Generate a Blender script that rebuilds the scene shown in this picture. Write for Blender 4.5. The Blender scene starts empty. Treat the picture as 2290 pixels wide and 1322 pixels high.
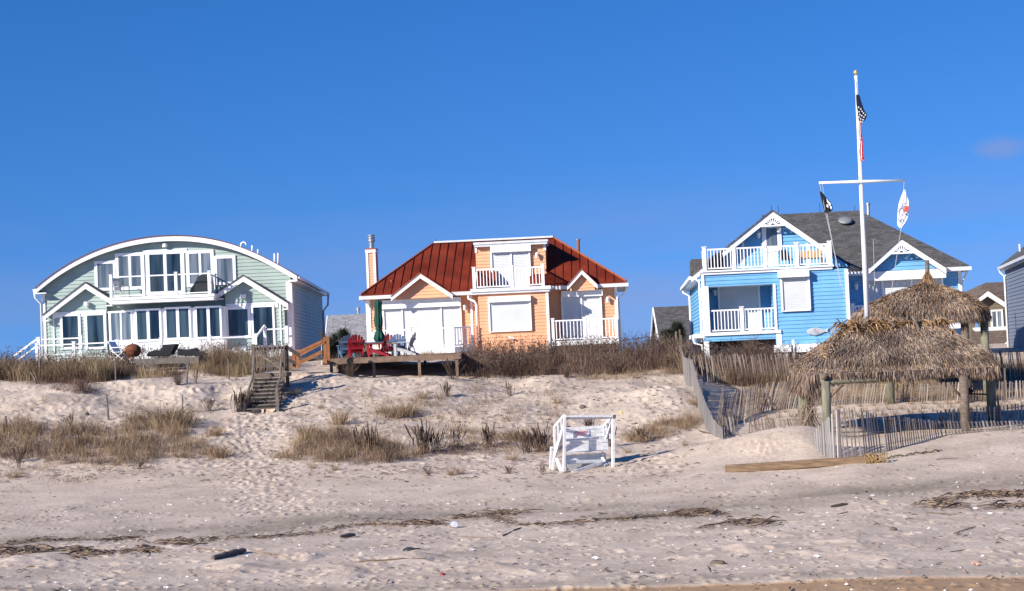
SKY_SAT, SKY_VAL, SKY_HUE, SKY_UP, EXPO = 1.36, 1.05, 0.515, 0.21, 0.55
import bpy, math, random
import numpy as np
from mathutils import Vector, Matrix
RD = random.Random(11)
NP = np.random.RandomState(5)
rad = math.radians
W0, H0, FPX = 2290.0, 1322.0, 3800.0
CAM = Vector((0, 0, 4.0))
PITCH, ROLL = rad(2.02), rad(2.5)
FW = Vector((0, math.cos(PITCH), math.sin(PITCH)))
UP0 = Vector((0, -math.sin(PITCH), math.cos(PITCH)))
X0 = Vector((1, 0, 0))
RT = X0 * math.cos(ROLL) - UP0 * math.sin(ROLL)
UP = X0 * math.sin(ROLL) + UP0 * math.cos(ROLL)

scene = bpy.context.scene
COL = scene.collection


def ray(u, v):
    return FW + RT * ((u - W0 / 2) / FPX) - UP * ((v - H0 / 2) / FPX)


def P(u, v, Y):
    d = ray(u, v)
    return CAM + d * (Y / d.y)


# ------------------------------------------------------------ materials
def nt_new(name):
    m = bpy.data.materials.new(name)
    m.use_nodes = True
    nt = m.node_tree
    b = nt.nodes['Principled BSDF']
    return m, nt, b


def mat(name, col, rough=0.6, var=0.12, scale=6.0, bump=0.0, bscale=40.0, metal=0.0, spec=0.4,
        stretch=(1, 1, 1), col2=None):
    m, nt, b = nt_new(name)
    N, L = nt.nodes, nt.links
    tc = N.new('ShaderNodeTexCoord')
    mp = N.new('ShaderNodeMapping')
    mp.inputs['Scale'].default_value = stretch
    L.new(tc.outputs['Object'], mp.inputs['Vector'])
    ns = N.new('ShaderNodeTexNoise')
    ns.inputs['Scale'].default_value = scale
    ns.inputs['Detail'].default_value = 6
    L.new(mp.outputs['Vector'], ns.inputs['Vector'])
    cr = N.new('ShaderNodeValToRGB')
    c = col
    lo = [max(0, x * (1 - var)) for x in c]
    hi = [min(1, x * (1 + var)) for x in (col2 or c)]
    cr.color_ramp.elements[0].position = 0.3
    cr.color_ramp.elements[1].position = 0.7
    cr.color_ramp.elements[0].color = (*lo, 1)
    cr.color_ramp.elements[1].color = (*hi, 1)
    L.new(ns.outputs['Fac'], cr.inputs['Fac'])
    L.new(cr.outputs['Color'], b.inputs['Base Color'])
    b.inputs['Roughness'].default_value = rough
    b.inputs['Metallic'].default_value = metal
    b.inputs['Specular IOR Level'].default_value = spec
    if bump > 0:
        n2 = N.new('ShaderNodeTexNoise')
        n2.inputs['Scale'].default_value = bscale
        n2.inputs['Detail'].default_value = 5
        L.new(mp.outputs['Vector'], n2.inputs['Vector'])
        bp = N.new('ShaderNodeBump')
        bp.inputs['Strength'].default_value = bump
        bp.inputs['Distance'].default_value = 0.02
        L.new(n2.outputs['Fac'], bp.inputs['Height'])
        L.new(bp.outputs['Normal'], b.inputs['Normal'])
    return m


def tint_mat(name, stops, rough=0.8, trans=0.0):
    """colour ramp driven by the per-blade 'tint' attribute"""
    m, nt, b = nt_new(name)
    N, L = nt.nodes, nt.links
    at = N.new('ShaderNodeAttribute')
    at.attribute_name = 'tint'
    cr = N.new('ShaderNodeValToRGB')
    e = cr.color_ramp.elements
    e[0].position, e[0].color = stops[0][0], (*stops[0][1], 1)
    e[1].position, e[1].color = stops[-1][0], (*stops[-1][1], 1)
    for p, c in stops[1:-1]:
        k = e.new(p)
        k.color = (*c, 1)
    L.new(at.outputs['Fac'], cr.inputs['Fac'])
    L.new(cr.outputs['Color'], b.inputs['Base Color'])
    b.inputs['Roughness'].default_value = rough
    b.inputs['Specular IOR Level'].default_value = 0.2
    return m


def shingle_mat(name, c1, c2):
    m, nt, b = nt_new(name)
    N, L = nt.nodes, nt.links
    tc = N.new('ShaderNodeTexCoord')
    mp = N.new('ShaderNodeMapping')
    mp.inputs['Rotation'].default_value = (rad(90), 0, 0)
    L.new(tc.outputs['Object'], mp.inputs['Vector'])
    br = N.new('ShaderNodeTexBrick')
    br.inputs['Scale'].default_value = 1.0
    br.inputs['Brick Width'].default_value = 0.34
    br.inputs['Row Height'].default_value = 0.11
    br.inputs['Mortar Size'].default_value = 0.006
    br.inputs['Color1'].default_value = (*c1, 1)
    br.inputs['Color2'].default_value = (*c2, 1)
    br.inputs['Mortar'].default_value = (*[x * 0.5 for x in c1], 1)
    L.new(mp.outputs['Vector'], br.inputs['Vector'])
    ns = N.new('ShaderNodeTexNoise')
    ns.inputs['Scale'].default_value = 5
    ns.inputs['Detail'].default_value = 8
    L.new(tc.outputs['Object'], ns.inputs['Vector'])
    mx = N.new('ShaderNodeMix')
    mx.data_type = 'RGBA'
    mx.blend_type = 'OVERLAY'
    mx.inputs['Factor'].default_value = 0.55
    L.new(br.outputs['Color'], mx.inputs['A'])
    L.new(ns.outputs['Fac'], mx.inputs['B'])
    L.new(mx.outputs['Result'], b.inputs['Base Color'])
    b.inputs['Roughness'].default_value = 0.9
    bp = N.new('ShaderNodeBump')
    bp.inputs['Strength'].default_value = 0.5
    bp.inputs['Distance'].default_value = 0.02
    L.new(br.outputs['Fac'], bp.inputs['Height'])
    bp.invert = True
    L.new(bp.outputs['Normal'], b.inputs['Normal'])
    return m


def glass_mat(name, c1, c2, sx=1.6):
    m, nt, b = nt_new(name)
    N, L = nt.nodes, nt.links
    tc = N.new('ShaderNodeTexCoord')
    mp = N.new('ShaderNodeMapping')
    mp.inputs['Scale'].default_value = (sx, 0.1, 0.12)
    L.new(tc.outputs['Object'], mp.inputs['Vector'])
    ns = N.new('ShaderNodeTexNoise')
    ns.inputs['Scale'].default_value = 1.7
    ns.inputs['Detail'].default_value = 2
    L.new(mp.outputs['Vector'], ns.inputs['Vector'])
    cr = N.new('ShaderNodeValToRGB')
    cr.color_ramp.elements[0].position = 0.4
    cr.color_ramp.elements[1].position = 0.62
    cr.color_ramp.elements[0].color = (*c1, 1)
    cr.color_ramp.elements[1].color = (*c2, 1)
    L.new(ns.outputs['Fac'], cr.inputs['Fac'])
    L.new(cr.outputs['Color'], b.inputs['Base Color'])
    b.inputs['Roughness'].default_value = 0.06
    b.inputs['Specular IOR Level'].default_value = 0.6
    return m


M = {}
M['white'] = mat('white_paint', (0.80, 0.80, 0.80), 0.5, 0.05, 3)
M['gapshade'] = mat('gap_shade_paint', (0.030, 0.024, 0.020), 0.9, 0.3, 6)  # near-black colour standing in for shade between the stair treads
M['stand'] = mat('stand_paint', (0.68, 0.68, 0.67), 0.6, 0.14, 9)
M['trim'] = mat('white_trim', (0.78, 0.78, 0.77), 0.5, 0.05, 4)
M['shutter'] = mat('shutter_white', (0.60, 0.61, 0.61), 0.45, 0.06, 2)
M['vinyl_grey'] = mat('shutter_panel', (0.55, 0.58, 0.62), 0.5, 0.04, 2)
M['gutter'] = mat('gutter_grey', (0.62, 0.62, 0.62), 0.4, 0.1, 3)
M['mint'] = mat('mint_siding', (0.345, 0.43, 0.385), 0.6, 0.11, 0.9)
M['orange'] = mat('orange_siding', (0.72, 0.365, 0.20), 0.6, 0.09, 0.9)
M['blue'] = mat('blue_siding', (0.15, 0.385, 0.63), 0.6, 0.11, 0.9)
M['greysiding'] = mat('grey_siding', (0.16, 0.19, 0.24), 0.6, 0.08, 1.5)
M['brownsiding'] = mat('brown_siding', (0.17, 0.14, 0.10), 0.7, 0.1, 2)
M['rust'] = mat('rust_red_metal', (0.155, 0.022, 0.009), 0.75, 0.3, 0.8, spec=0.12, col2=(0.165, 0.026, 0.012), stretch=(1, 1, 0.4))
M['seam'] = mat('seam_metal', (0.085, 0.014, 0.007), 0.6, 0.1)
M['copper'] = mat('copper_edge', (0.30, 0.085, 0.035), 0.5, 0.1, 3)
M['shingle'] = shingle_mat('dark_shingle', (0.065, 0.062, 0.060), (0.11, 0.105, 0.10))
M['shinglel'] = shingle_mat('grey_shingle', (0.22, 0.22, 0.23), (0.32, 0.31, 0.31))
M['shingleb'] = shingle_mat('brown_shingle', (0.12, 0.085, 0.06), (0.17, 0.12, 0.085))
M['glass'] = glass_mat('window_glass', (0.005, 0.012, 0.022), (0.045, 0.075, 0.095))
M['glasspale'] = glass_mat('curtain_and_glare_glass', (0.06, 0.085, 0.11), (0.20, 0.23, 0.26))
M['metal'] = mat('galvanised_metal', (0.42, 0.42, 0.40), 0.35, 0.2, 4, metal=0.8)
M['black'] = mat('black_cloth', (0.012, 0.013, 0.016), 0.8, 0.2, 5)
M['darkfill'] = mat('dark_recess_paint', (0.02, 0.02, 0.025), 0.9, 0.2, 3)
M['wood_old'] = mat('weathered_wood', (0.15, 0.115, 0.085), 0.85, 0.35, 5, 0.4, 30, stretch=(1, 1, 4))
M['wood_grey'] = mat('grey_weathered_wood', (0.15, 0.125, 0.105), 0.85, 0.3, 6, 0.4, 30)
M['wood_new'] = mat('cedar_wood', (0.27, 0.105, 0.035), 0.7, 0.25, 5, 0.2, 30)
M['wood_deck'] = mat('deck_wood', (0.19, 0.125, 0.085), 0.8, 0.3, 3, 0.3, 30)
M['beam'] = mat('treated_beam', (0.20, 0.13, 0.075), 0.85, 0.4, 3, 0.4, 25, stretch=(0.5, 3, 6))
M['post'] = mat('green_grey_post', (0.185, 0.175, 0.12), 0.85, 0.35, 4, 0.4, 25, stretch=(3, 3, 0.6))
M['drift'] = mat('dark_driftwood', (0.14, 0.108, 0.088), 0.9, 0.4, 9, 0.6, 30)
M['red'] = mat('red_paint', (0.26, 0.006, 0.012), 0.4, 0.1, 4)
M['bluegrey'] = mat('blue_grey_paint', (0.10, 0.15, 0.24), 0.5, 0.1, 4)
M['palegrey'] = mat('pale_grey_paint', (0.38, 0.38, 0.38), 0.5, 0.1, 4)
M['green'] = mat('green_canvas', (0.006, 0.060, 0.040), 0.8, 0.2, 5, 0.3, 20)
M['rusty'] = mat('rusty_steel', (0.17, 0.055, 0.022), 0.8, 0.4, 6, 0.3, 20)
M['navy'] = mat('navy_cloth', (0.008, 0.014, 0.05), 0.8, 0.15, 9)
M['flagred'] = mat('red_cloth', (0.48, 0.008, 0.02), 0.8, 0.1, 9)
M['flagwhite'] = mat('white_cloth', (0.78, 0.78, 0.80), 0.8, 0.05, 9)
M['signred'] = mat('sign_red', (0.55, 0.03, 0.06), 0.6, 0.05, 9)
M['logoorange'] = mat('emblem_orange', (0.75, 0.09, 0.04), 0.7, 0.05, 9)
M['logoblue'] = mat('emblem_blue', (0.05, 0.09, 0.30), 0.7, 0.05, 9)
M['gold'] = mat('gold_ball', (0.62, 0.46, 0.20), 0.35, 0.1, 5, metal=0.6)
M['rope'] = mat('rope_grey', (0.45, 0.45, 0.45), 0.8, 0.1, 5)
M['yellow'] = mat('yellow_plastic', (0.75, 0.62, 0.02), 0.4, 0.05, 5)
M['lime'] = mat('green_plastic', (0.10, 0.55, 0.03), 0.4, 0.05, 5)
M['fish'] = mat('fish_grey', (0.40, 0.40, 0.42), 0.5, 0.35, 4)
M['benchwood'] = mat('bench_wood', (0.48, 0.30, 0.13), 0.6, 0.15, 4)
M['shellpink'] = mat('shell_orange', (0.62, 0.36, 0.24), 0.5, 0.2, 20)
M['shell'] = mat('shell_white', (0.80, 0.78, 0.74), 0.5, 0.1, 20)
M['crab'] = mat('crab_shell_dark', (0.05, 0.05, 0.05), 0.4, 0.3, 10)
M['thatchbase'] = mat('thatch_base', (0.12, 0.085, 0.06), 0.95, 0.4, 12, 0.8, 40)
M['railglass'] = None
m, nt, b = nt_new('rail_glass')
b.inputs['Base Color'].default_value = (0.25, 0.30, 0.32, 1)
b.inputs['Roughness'].default_value = 0.05
b.inputs['Alpha'].default_value = 0.03
M['railglass'] = m
M['fence'] = tint_mat('fence_slats', [(0.0, (0.10, 0.08, 0.07)), (0.45, (0.20, 0.178, 0.168)), (0.8, (0.36, 0.335, 0.315)), (1.0, (0.50, 0.46, 0.43))])
M['fencewarm'] = tint_mat('fence_slats_warm', [(0.0, (0.09, 0.065, 0.05)), (0.45, (0.20, 0.155, 0.125)), (0.8, (0.33, 0.28, 0.24)), (1.0, (0.45, 0.39, 0.34))])
M['fencedark'] = tint_mat('fence_slats_grey', [(0.0, (0.14, 0.125, 0.12)), (0.6, (0.24, 0.22, 0.21)), (1.0, (0.34, 0.31, 0.29))])
M['straw'] = tint_mat('straw_grass', [(0.0, (0.09, 0.055, 0.04)), (0.35, (0.22, 0.145, 0.09)), (0.75, (0.36, 0.255, 0.155)), (1.0, (0.44, 0.33, 0.19))])
M['crest'] = tint_mat('crest_grass', [(0.0, (0.06, 0.035, 0.028)), (0.3, (0.14, 0.09, 0.06)), (0.62, (0.30, 0.21, 0.12)), (0.88, (0.42, 0.32, 0.20)), (1.0, (0.17, 0.17, 0.07))])
M['brush'] = tint_mat('brown_brush', [(0.0, (0.05, 0.028, 0.025)), (0.4, (0.125, 0.075, 0.060)), (0.75, (0.26, 0.175, 0.125)), (1.0, (0.34, 0.25, 0.16))])
M['twig'] = tint_mat('dark_twigs', [(0.0, (0.040, 0.026, 0.021)), (0.6, (0.11, 0.075, 0.056)), (1.0, (0.20, 0.145, 0.10))])
M['pine'] = tint_mat('pine_needles', [(0.0, (0.012, 0.018, 0.012)), (1.0, (0.04, 0.05, 0.03))])
M['thatch'] = tint_mat('thatch_fronds', [(0.0, (0.050, 0.033, 0.026)), (0.35, (0.155, 0.112, 0.088)), (0.75, (0.29, 0.218, 0.172)), (1.0, (0.46, 0.35, 0.24))])
M['thatchgold'] = tint_mat('thatch_golden_fronds', [(0.0, (0.11, 0.06, 0.03)), (0.4, (0.27, 0.155, 0.075)), (0.8, (0.45, 0.29, 0.15)), (1.0, (0.56, 0.41, 0.25))])
M['wrack'] = tint_mat('wrack', [(0.0, (0.06, 0.04, 0.03)), (0.6, (0.15, 0.105, 0.078)), (1.0, (0.34, 0.25, 0.16))])


# ------------------------------------------------------------ mesh builder
def empty(name, loc=(0, 0, 0), rz=0.0, label=None, cat=None, group=None):
    o = bpy.data.objects.new(name, None)
    COL.objects.link(o)
    o.location = loc
    o.rotation_euler = (0, 0, rz)
    o.empty_display_size = 0.3
    return tag(o, label, cat, group)


def tag(o, label=None, cat=None, group=None, kind=None):
    if label: o['label'] = label
    if cat: o['category'] = cat
    if group: o['group'] = group
    if kind: o['kind'] = kind
    return o


def copy_tree(o, parent=None):
    c = o.copy()
    COL.objects.link(c)
    c.parent = parent
    for ch in list(o.children):
        copy_tree(ch, c)
    return c


class MB:
    def __init__(s):
        s.v, s.f, s.m, s.st = [], [], [], []
        s.t = None

    def add(s, vs, fs, m=0):
        n = len(s.v)
        s.st.append((n, len(s.f)))
        s.v += [tuple(p) for p in vs]
        s.f += [tuple(i + n for i in f) for f in fs]
        s.m += [m] * len(fs)
        return s

    def box(s, x0, x1, y0, y1, z0, z1, m=0):
        x0, x1 = min(x0, x1), max(x0, x1)
        y0, y1 = min(y0, y1), max(y0, y1)
        z0, z1 = min(z0, z1), max(z0, z1)
        vs = [(x0, y0, z0), (x1, y0, z0), (x1, y1, z0), (x0, y1, z0), (x0, y0, z1), (x1, y0, z1), (x1, y1, z1), (x0, y1, z1)]
        return s.add(vs, [(0, 3, 2, 1), (4, 5, 6, 7), (0, 1, 5, 4), (1, 2, 6, 5), (2, 3, 7, 6), (3, 0, 4, 7)], m)

    def prism(s, pts, vec, m=0):
        """polygon (3-D points) extruded by vec"""
        n = len(pts)
        vec = Vector(vec)
        a = [Vector(p) for p in pts]
        vs = a + [p + vec for p in a]
        fs = [tuple(range(n))[::-1], tuple(range(n, 2 * n))]
        fs += [(i, (i + 1) % n, n + (i + 1) % n, n + i) for i in range(n)]
        return s.add(vs, fs, m)

    def bar(s, p, q, w, t=None, m=0, up=(0, 0, 1)):
        """rectangular bar from p to q: w across, t along the 'up' side"""
        p, q = Vector(p), Vector(q)
        t = t or w
        d = (q - p).normalized()
        upv = Vector(up)
        if abs(d.dot(upv)) > 0.98: upv = Vector((0, 1, 0))
        a = d.cross(upv).normalized() * (w / 2)
        b = a.cross(d).normalized() * (t / 2)
        pts = [p - a - b, p + a - b, p + a + b, p - a + b]
        return s.prism(pts, q - p, m)

    def tube(s, pts, r, n=8, m=0, cap=True):
        pts = [Vector(p) for p in pts]
        rs = r if isinstance(r, (list, tuple)) else [r] * len(pts)
        vs, fs = [], []
        prev = None
        for i, p in enumerate(pts):
            d = (pts[min(i + 1, len(pts) - 1)] - pts[max(i - 1, 0)]).normalized()
            a = prev if prev is not None else (Vector((0, 0, 1)) if abs(d.z) < 0.9 else Vector((1, 0, 0)))
            a = (a - d * a.dot(d)).normalized()
            prev = a
            b = d.cross(a)
            for k in range(n):
                th = 2 * math.pi * k / n
                vs.append(p + (a * math.cos(th) + b * math.sin(th)) * rs[i])
        for i in range(len(pts) - 1):
            for k in range(n):
                fs.append((i * n + k, i * n + (k + 1) % n, (i + 1) * n + (k + 1) % n, (i + 1) * n + k))
        if cap:
            fs.append(tuple(range(n))[::-1])
            fs.append(tuple(range((len(pts) - 1) * n, len(pts) * n)))
        return s.add(vs, fs, m)

    def lathe(s, prof, c, n=16, m=0, axis='z'):
        vs, fs = [], []
        for (r, z) in prof:
            for k in range(n):
                th = 2 * math.pi * k / n
                x, y = r * math.cos(th), r * math.sin(th)
                vs.append((c[0] + x, c[1] + y, c[2] + z) if axis == 'z' else (c[0] + x, c[1] + z, c[2] + y))
        for i in range(len(prof) - 1):
            for k in range(n):
                fs.append((i * n + k, i * n + (k + 1) % n, (i + 1) * n + (k + 1) % n, (i + 1) * n + k))
        fs.append(tuple(range(n))[::-1])
        fs.append(tuple(range((len(prof) - 1) * n, len(prof) * n)))
        return s.add(vs, fs, m)

    def build_each(s, name, mats, parent=None):
        out = []
        for i, (v0, f0) in enumerate(s.st):
            v1, f1 = s.st[i + 1] if i + 1 < len(s.st) else (len(s.v), len(s.f))
            q = MB()
            q.v = s.v[v0:v1]
            q.f = [tuple(k - v0 for k in f) for f in s.f[f0:f1]]
            q.m = s.m[f0:f1]
            out.append(q.build(name, mats, parent))
        return out

    def build(s, name, mats, parent=None, smooth=False, fixn=True, bevel=0):
        me = bpy.data.meshes.new(name)
        me.from_pydata(s.v, [], s.f)
        if not isinstance(mats, (list, tuple)): mats = [mats]
        for k in mats: me.materials.append(k)
        me.polygons.foreach_set('material_index', s.m)
        if fixn:
            import bmesh
            bm = bmesh.new()
            bm.from_mesh(me)
            bmesh.ops.recalc_face_normals(bm, faces=bm.faces)
            bm.to_mesh(me)
            bm.free()
        if smooth: me.shade_smooth()
        if s.t is not None:
            at = me.attributes.new('tint', 'FLOAT', 'POINT')
            at.data.foreach_set('value', s.t)
        me.update()
        o = bpy.data.objects.new(name, me)
        COL.objects.link(o)
        if parent: o.parent = parent
        if bevel:
            md = o.modifiers.new('bevel', 'BEVEL')
            md.width = bevel
            md.segments = 2
        return o


def tinted(mb, t):
    """give every vertex added since the last call the tint t"""
    if mb.t is None: mb.t = []
    mb.t += [t] * (len(mb.v) - len(mb.t))


def blades(base, height, lean, width, tint, az=None, down=0.0, up=None, rs=NP):
    """numpy grass blades: quad + triangle each -> MB"""
    N = len(base)
    base = np.asarray(base, float)
    height = np.broadcast_to(height, (N,)); lean = np.broadcast_to(lean, (N,)); width = np.broadcast_to(width, (N,))
    if az is None: az = rs.uniform(0, 2 * np.pi, N)
    dx, dy = np.cos(az), np.sin(az)
    wa = rs.uniform(0, np.pi, N)
    wx, wy = np.cos(wa) * width / 2, np.sin(wa) * width / 2
    V = np.zeros((N, 5, 3))
    for k, (t, ws) in enumerate(((0, 1), (0.55, 0.8))):
        c = base.copy()
        c[:, 2] += height * t - height * down * t * t
        c[:, 0] += dx * lean * height * t * t
        c[:, 1] += dy * lean * height * t * t
        V[:, 2 * k, :] = c; V[:, 2 * k + 1, :] = c
        V[:, 2 * k, 0] -= wx * ws; V[:, 2 * k, 1] -= wy * ws
        V[:, 2 * k + 1, 0] += wx * ws; V[:, 2 * k + 1, 1] += wy * ws
    c = base.copy()
    c[:, 2] += height * (1 - down)
    c[:, 0] += dx * lean * height; c[:, 1] += dy * lean * height
    V[:, 4, :] = c
    mb = MB()
    mb.v = V.reshape(-1, 3).tolist()
    o = np.arange(N) * 5
    q = np.stack([o, o + 1, o + 3, o + 2], 1).tolist()
    tr = np.stack([o + 2, o + 3, o + 4], 1).tolist()
    mb.f = [tuple(a) for a in q] + [tuple(a) for a in tr]
    mb.m = [0] * len(mb.f)
    mb.t = np.repeat(np.clip(np.broadcast_to(tint, (N,)), 0, 1), 5).tolist()
    return mb


def merge(a, b):
    n = len(a.v)
    a.v += b.v
    a.f += [tuple(i + n for i in f) for f in b.f]
    a.m += b.m
    if a.t is not None or b.t is not None:
        a.t = (a.t or [0.5] * n) + (b.t or [0.5] * len(b.v))
    return a


# ------------------------------------------------------------ noise + terrain
def vnoise(x, y, seed=0):
    xi, yi = np.floor(x).astype(np.int64), np.floor(y).astype(np.int64)
    xf, yf = x - xi, y - yi

    def h(a, b):
        n = (a * 374761393 + b * 668265263 + seed * 1442695041) & 0x7fffffff
        n = ((n ^ (n >> 13)) * 1274126177) & 0x7fffffff
        return ((n ^ (n >> 16)) & 0xffff) / 65535.0
    sx, sy = xf * xf * (3 - 2 * xf), yf * yf * (3 - 2 * yf)
    a, b_, c, d = h(xi, yi), h(xi + 1, yi), h(xi, yi + 1), h(xi + 1, yi + 1)
    return (a * (1 - sx) + b_ * sx) * (1 - sy) + (c * (1 - sx) + d * sx) * sy


def fbm(x, y, o=4, seed=0):
    r, a, t = 0, 1.0, 0
    for k in range(o):
        r = r + a * vnoise(x * 2 ** k, y * 2 ** k, seed + k)
        t += a
        a *= 0.5
    return r / t - 0.5


COLS = {
    -300: [(1355, 29), (1265, 36.5), (1165, 46), (1095, 54), (1045, 58.5), (975, 63), (915, 67), (868, 72), (850, 75), (840, 80)],
    0: [(1340, 29), (1250, 36.5), (1150, 46), (1080, 54), (1030, 58.5), (960, 63), (905, 67), (858, 72), (842, 75), (832, 80)],
    300: [(1335, 30), (1240, 37), (1150, 46), (1080, 53), (1020, 58), (950, 63), (900, 67), (862, 70), (834, 74), (820, 78)],
    500: [(1330, 30), (1235, 37), (1145, 46), (1075, 53), (1020, 58), (960, 62), (915, 66), (875, 69), (848, 72), (825, 76), (812, 82)],
    590: [(1330, 30), (1235, 37), (1145, 46), (1080, 52), (1030, 57), (980, 61), (925, 65.5), (895, 68), (860, 71), (832, 74), (808, 80)],
    760: [(1325, 30), (1230, 37), (1145, 45), (1080, 51.5), (1030, 56), (980, 60), (930, 64), (880, 68), (842, 72), (825, 76), (800, 82)],
    1040: [(1318, 30), (1225, 37), (1140, 45), (1075, 51.5), (1030, 56), (980, 60), (930, 64), (880, 68), (852, 71), (836, 74), (802, 80)],
    1300: [(1305, 30), (1215, 37), (1130, 45), (1070, 51), (1035, 55), (985, 60), (930, 64), (880, 68), (850, 71), (825, 75), (795, 82)],
    1500: [(1300, 30), (1205, 37), (1120, 45), (1060, 51), (1015, 55.5), (985, 59), (925, 63), (862, 69), (838, 72), (812, 76), (795, 80)],
    1575: [(1297, 30), (1202, 37), (1118, 45), (1060, 50), (1018, 54), (990, 57), (955, 61), (900, 66), (866, 69), (843, 73), (800, 80)],
    1650: [(1295, 30), (1200, 37), (1115, 45), (1060, 50), (1020, 53), (982, 56), (966, 59), (955, 62), (920, 65), (868, 70), (845, 74), (802, 80)],
    1830: [(1285, 30), (1190, 37), (1105, 45), (1045, 50), (1000, 52), (958, 54.5), (958, 56.5), (952, 60), (918, 64), (875, 69), (845, 74), (800, 80)],
    1890: [(1280, 30), (1185, 37), (1100, 45), (1048, 48.5), (1028, 50.5), (1003, 52.5), (978, 56), (952, 60), (914, 64), (872, 69), (840, 74), (800, 80)],
    2100: [(1275, 30), (1180, 37), (1090, 45), (1040, 48.5), (1000, 51.5), (968, 54.5), (960, 57), (940, 60), (905, 64), (868, 69), (835, 74), (795, 80)],
    2290: [(1270, 30), (1175, 37), (1085, 45), (1030, 48.5), (990, 51.5), (958, 54.5), (950, 57), (930, 60), (897, 64), (862, 69), (830, 74), (790, 80)],
    2600: [(1256, 30), (1161, 37), (1071, 45), (1016, 48.5), (976, 51.5), (944, 54.5), (936, 57), (916, 60), (883, 64), (848, 69), (816, 74), (776, 80)],
}
_sg = np.linspace(-0.5, 0.5, 501)
_yg = np.linspace(20, 120, 501)
_cs, _cz = [], []
for u_, prof in sorted(COLS.items()):
    ys, zs, ss = [], [], []
    for (v_, Y_) in prof:
        p = P(u_, v_, Y_)
        ys.append(Y_); zs.append(p.z); ss.append(p.x / Y_)
    zl = zs[-1]
    ys = [20] + ys + [90, 120]
    zs = [zs[0] - 0.35] + zs + [min(zl, 3.9), 3.4]
    _cs.append(np.mean(ss)); _cz.append(np.interp(_yg, ys, zs))
_cs, _cz = np.array(_cs), np.array(_cz)
ZG = np.array([np.interp(_sg, _cs, _cz[:, j]) for j in range(len(_yg))])  # [y, s]


def blur(a, k, ax):
    ker = np.ones(k) / k
    pad = [(0, 0), (0, 0)]; pad[ax] = (k // 2, k // 2)
    return np.apply_along_axis(lambda r: np.convolve(r, ker, 'valid'), ax, np.pad(a, pad, mode='edge'))


for _ in range(2):
    ZG = blur(ZG, 5, 0)
    ZG = blur(ZG, 7, 1)


MOUNDS = [(P(1740, 1000, 53.6).x, 53.6, 2.4, 1.2, 0.42), (P(1560, 1000, 54.5).x, 54.5, 2.2, 1.3, 0.16), (P(1860, 1000, 52.6).x, 52.6, 0.7, 1.5, -0.22),
          (P(1490, 880, 66.5).x, 66.5, 1.6, 2.0, 0.30), (P(330, 850, 70.5).x, 70.5, 2.6, 1.4, 0.30), (P(500, 880, 69).x, 69, 0.7, 1.6, -0.30),
          (P(820, 850, 71.5).x, 71.5, 2.2, 1.2, 0.22), (P(1140, 880, 69).x, 69, 1.2, 2.0, -0.30), (P(1210, 850, 71.5).x, 71.5, 1.0, 1.2, 0.22), (P(930, 900, 66.5).x, 66.5, 1.6, 1.6, 0.22), (P(60, 900, 67).x, 67, 2.0, 1.4, 0.22)]


def base_z(x, y):
    x = np.asarray(x, float); y = np.asarray(y, float)
    yy = np.clip(y, 20, 119.99)
    s = np.clip(x / np.maximum(y, 15), -0.4999, 0.4999)
    i = (yy - 20) / 100 * 500; j = (s + 0.5) * 500
    i0 = np.floor(i).astype(int); j0 = np.floor(j).astype(int)
    i0 = np.clip(i0, 0, 499); j0 = np.clip(j0, 0, 499)
    fi, fj = i - i0, j - j0
    z = (ZG[i0, j0] * (1 - fi) * (1 - fj) + ZG[i0 + 1, j0] * fi * (1 - fj) + ZG[i0, j0 + 1] * (1 - fi) * fj + ZG[i0 + 1, j0 + 1] * fi * fj)
    dune = np.clip((y - 56) / 8, 0, 1) * np.clip((x / np.maximum(y, 15) < 0.11) * 1.0 + 0.25, 0, 1)
    z = z + fbm(x / 3.0, y / 3.0, 3, 3) * (0.05 + 0.55 * dune) + fbm(x / 9.0, y / 5.0, 2, 9) * 0.12
    # rounded wind-blown mound in front of the low fence, with the scoured hollow on its right
    for (mx, my, rx, ry, hh) in MOUNDS:
        z = z + hh * np.exp(-((x - mx) / rx) ** 2 - ((y - my) / ry) ** 2)
    far = np.clip((y - 120) / 100, 0, 1)
    return z * (1 - far) + 3.2 * far


def gz(x, y):
    return float(base_z(x, y))


def G(u, v, y0=26.0, y1=100.0):
    """where the sight line through a pixel of the photograph meets the sand"""
    d = ray(u, v)
    Y = np.arange(y0, y1, 0.1)
    t = Y / d.y
    x = CAM.x + d.x * t
    z = CAM.z + d.z * t
    g = base_z(x, Y)
    k = np.nonzero(z <= g)[0]
    i = k[0] if len(k) else len(Y) - 1
    return Vector((x[i], Y[i], g[i]))


class Frame:
    """a thing's own upright axes; loc() finds where a sight line meets its plane y = d"""
    def __init__(s, u, v, Y, yaw=0.0):
        s.O = P(u, v, Y)
        s.yaw = rad(yaw)
        s.ex = Vector((math.cos(s.yaw), math.sin(s.yaw), 0))
        s.ey = Vector((-math.sin(s.yaw), math.cos(s.yaw), 0))

    def loc(s, u, v, d=0.0):
        r = ray(u, v)
        t = (d - (CAM - s.O).dot(s.ey)) / r.dot(s.ey)
        p = CAM + r * t - s.O
        return Vector((p.dot(s.ex), d, p.z))

    def x(s, u, v, d=0.0): return s.loc(u, v, d).x
    def z(s, u, v, d=0.0): return s.loc(u, v, d).z

    def rect(s, u0, v0, u1, v1, d=0.0):
        a, b = s.loc(u0, v0, d), s.loc(u1, v1, d)
        return a.x, b.x, b.z, a.z      # x0,x1,z0,z1

    def world(s, p):
        return s.O + s.ex * p[0] + s.ey * p[1] + Vector((0, 0, p[2]))

    def empty(s, name, label, cat, group=None):
        return empty(name, s.O, s.yaw, label, cat, group)


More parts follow.
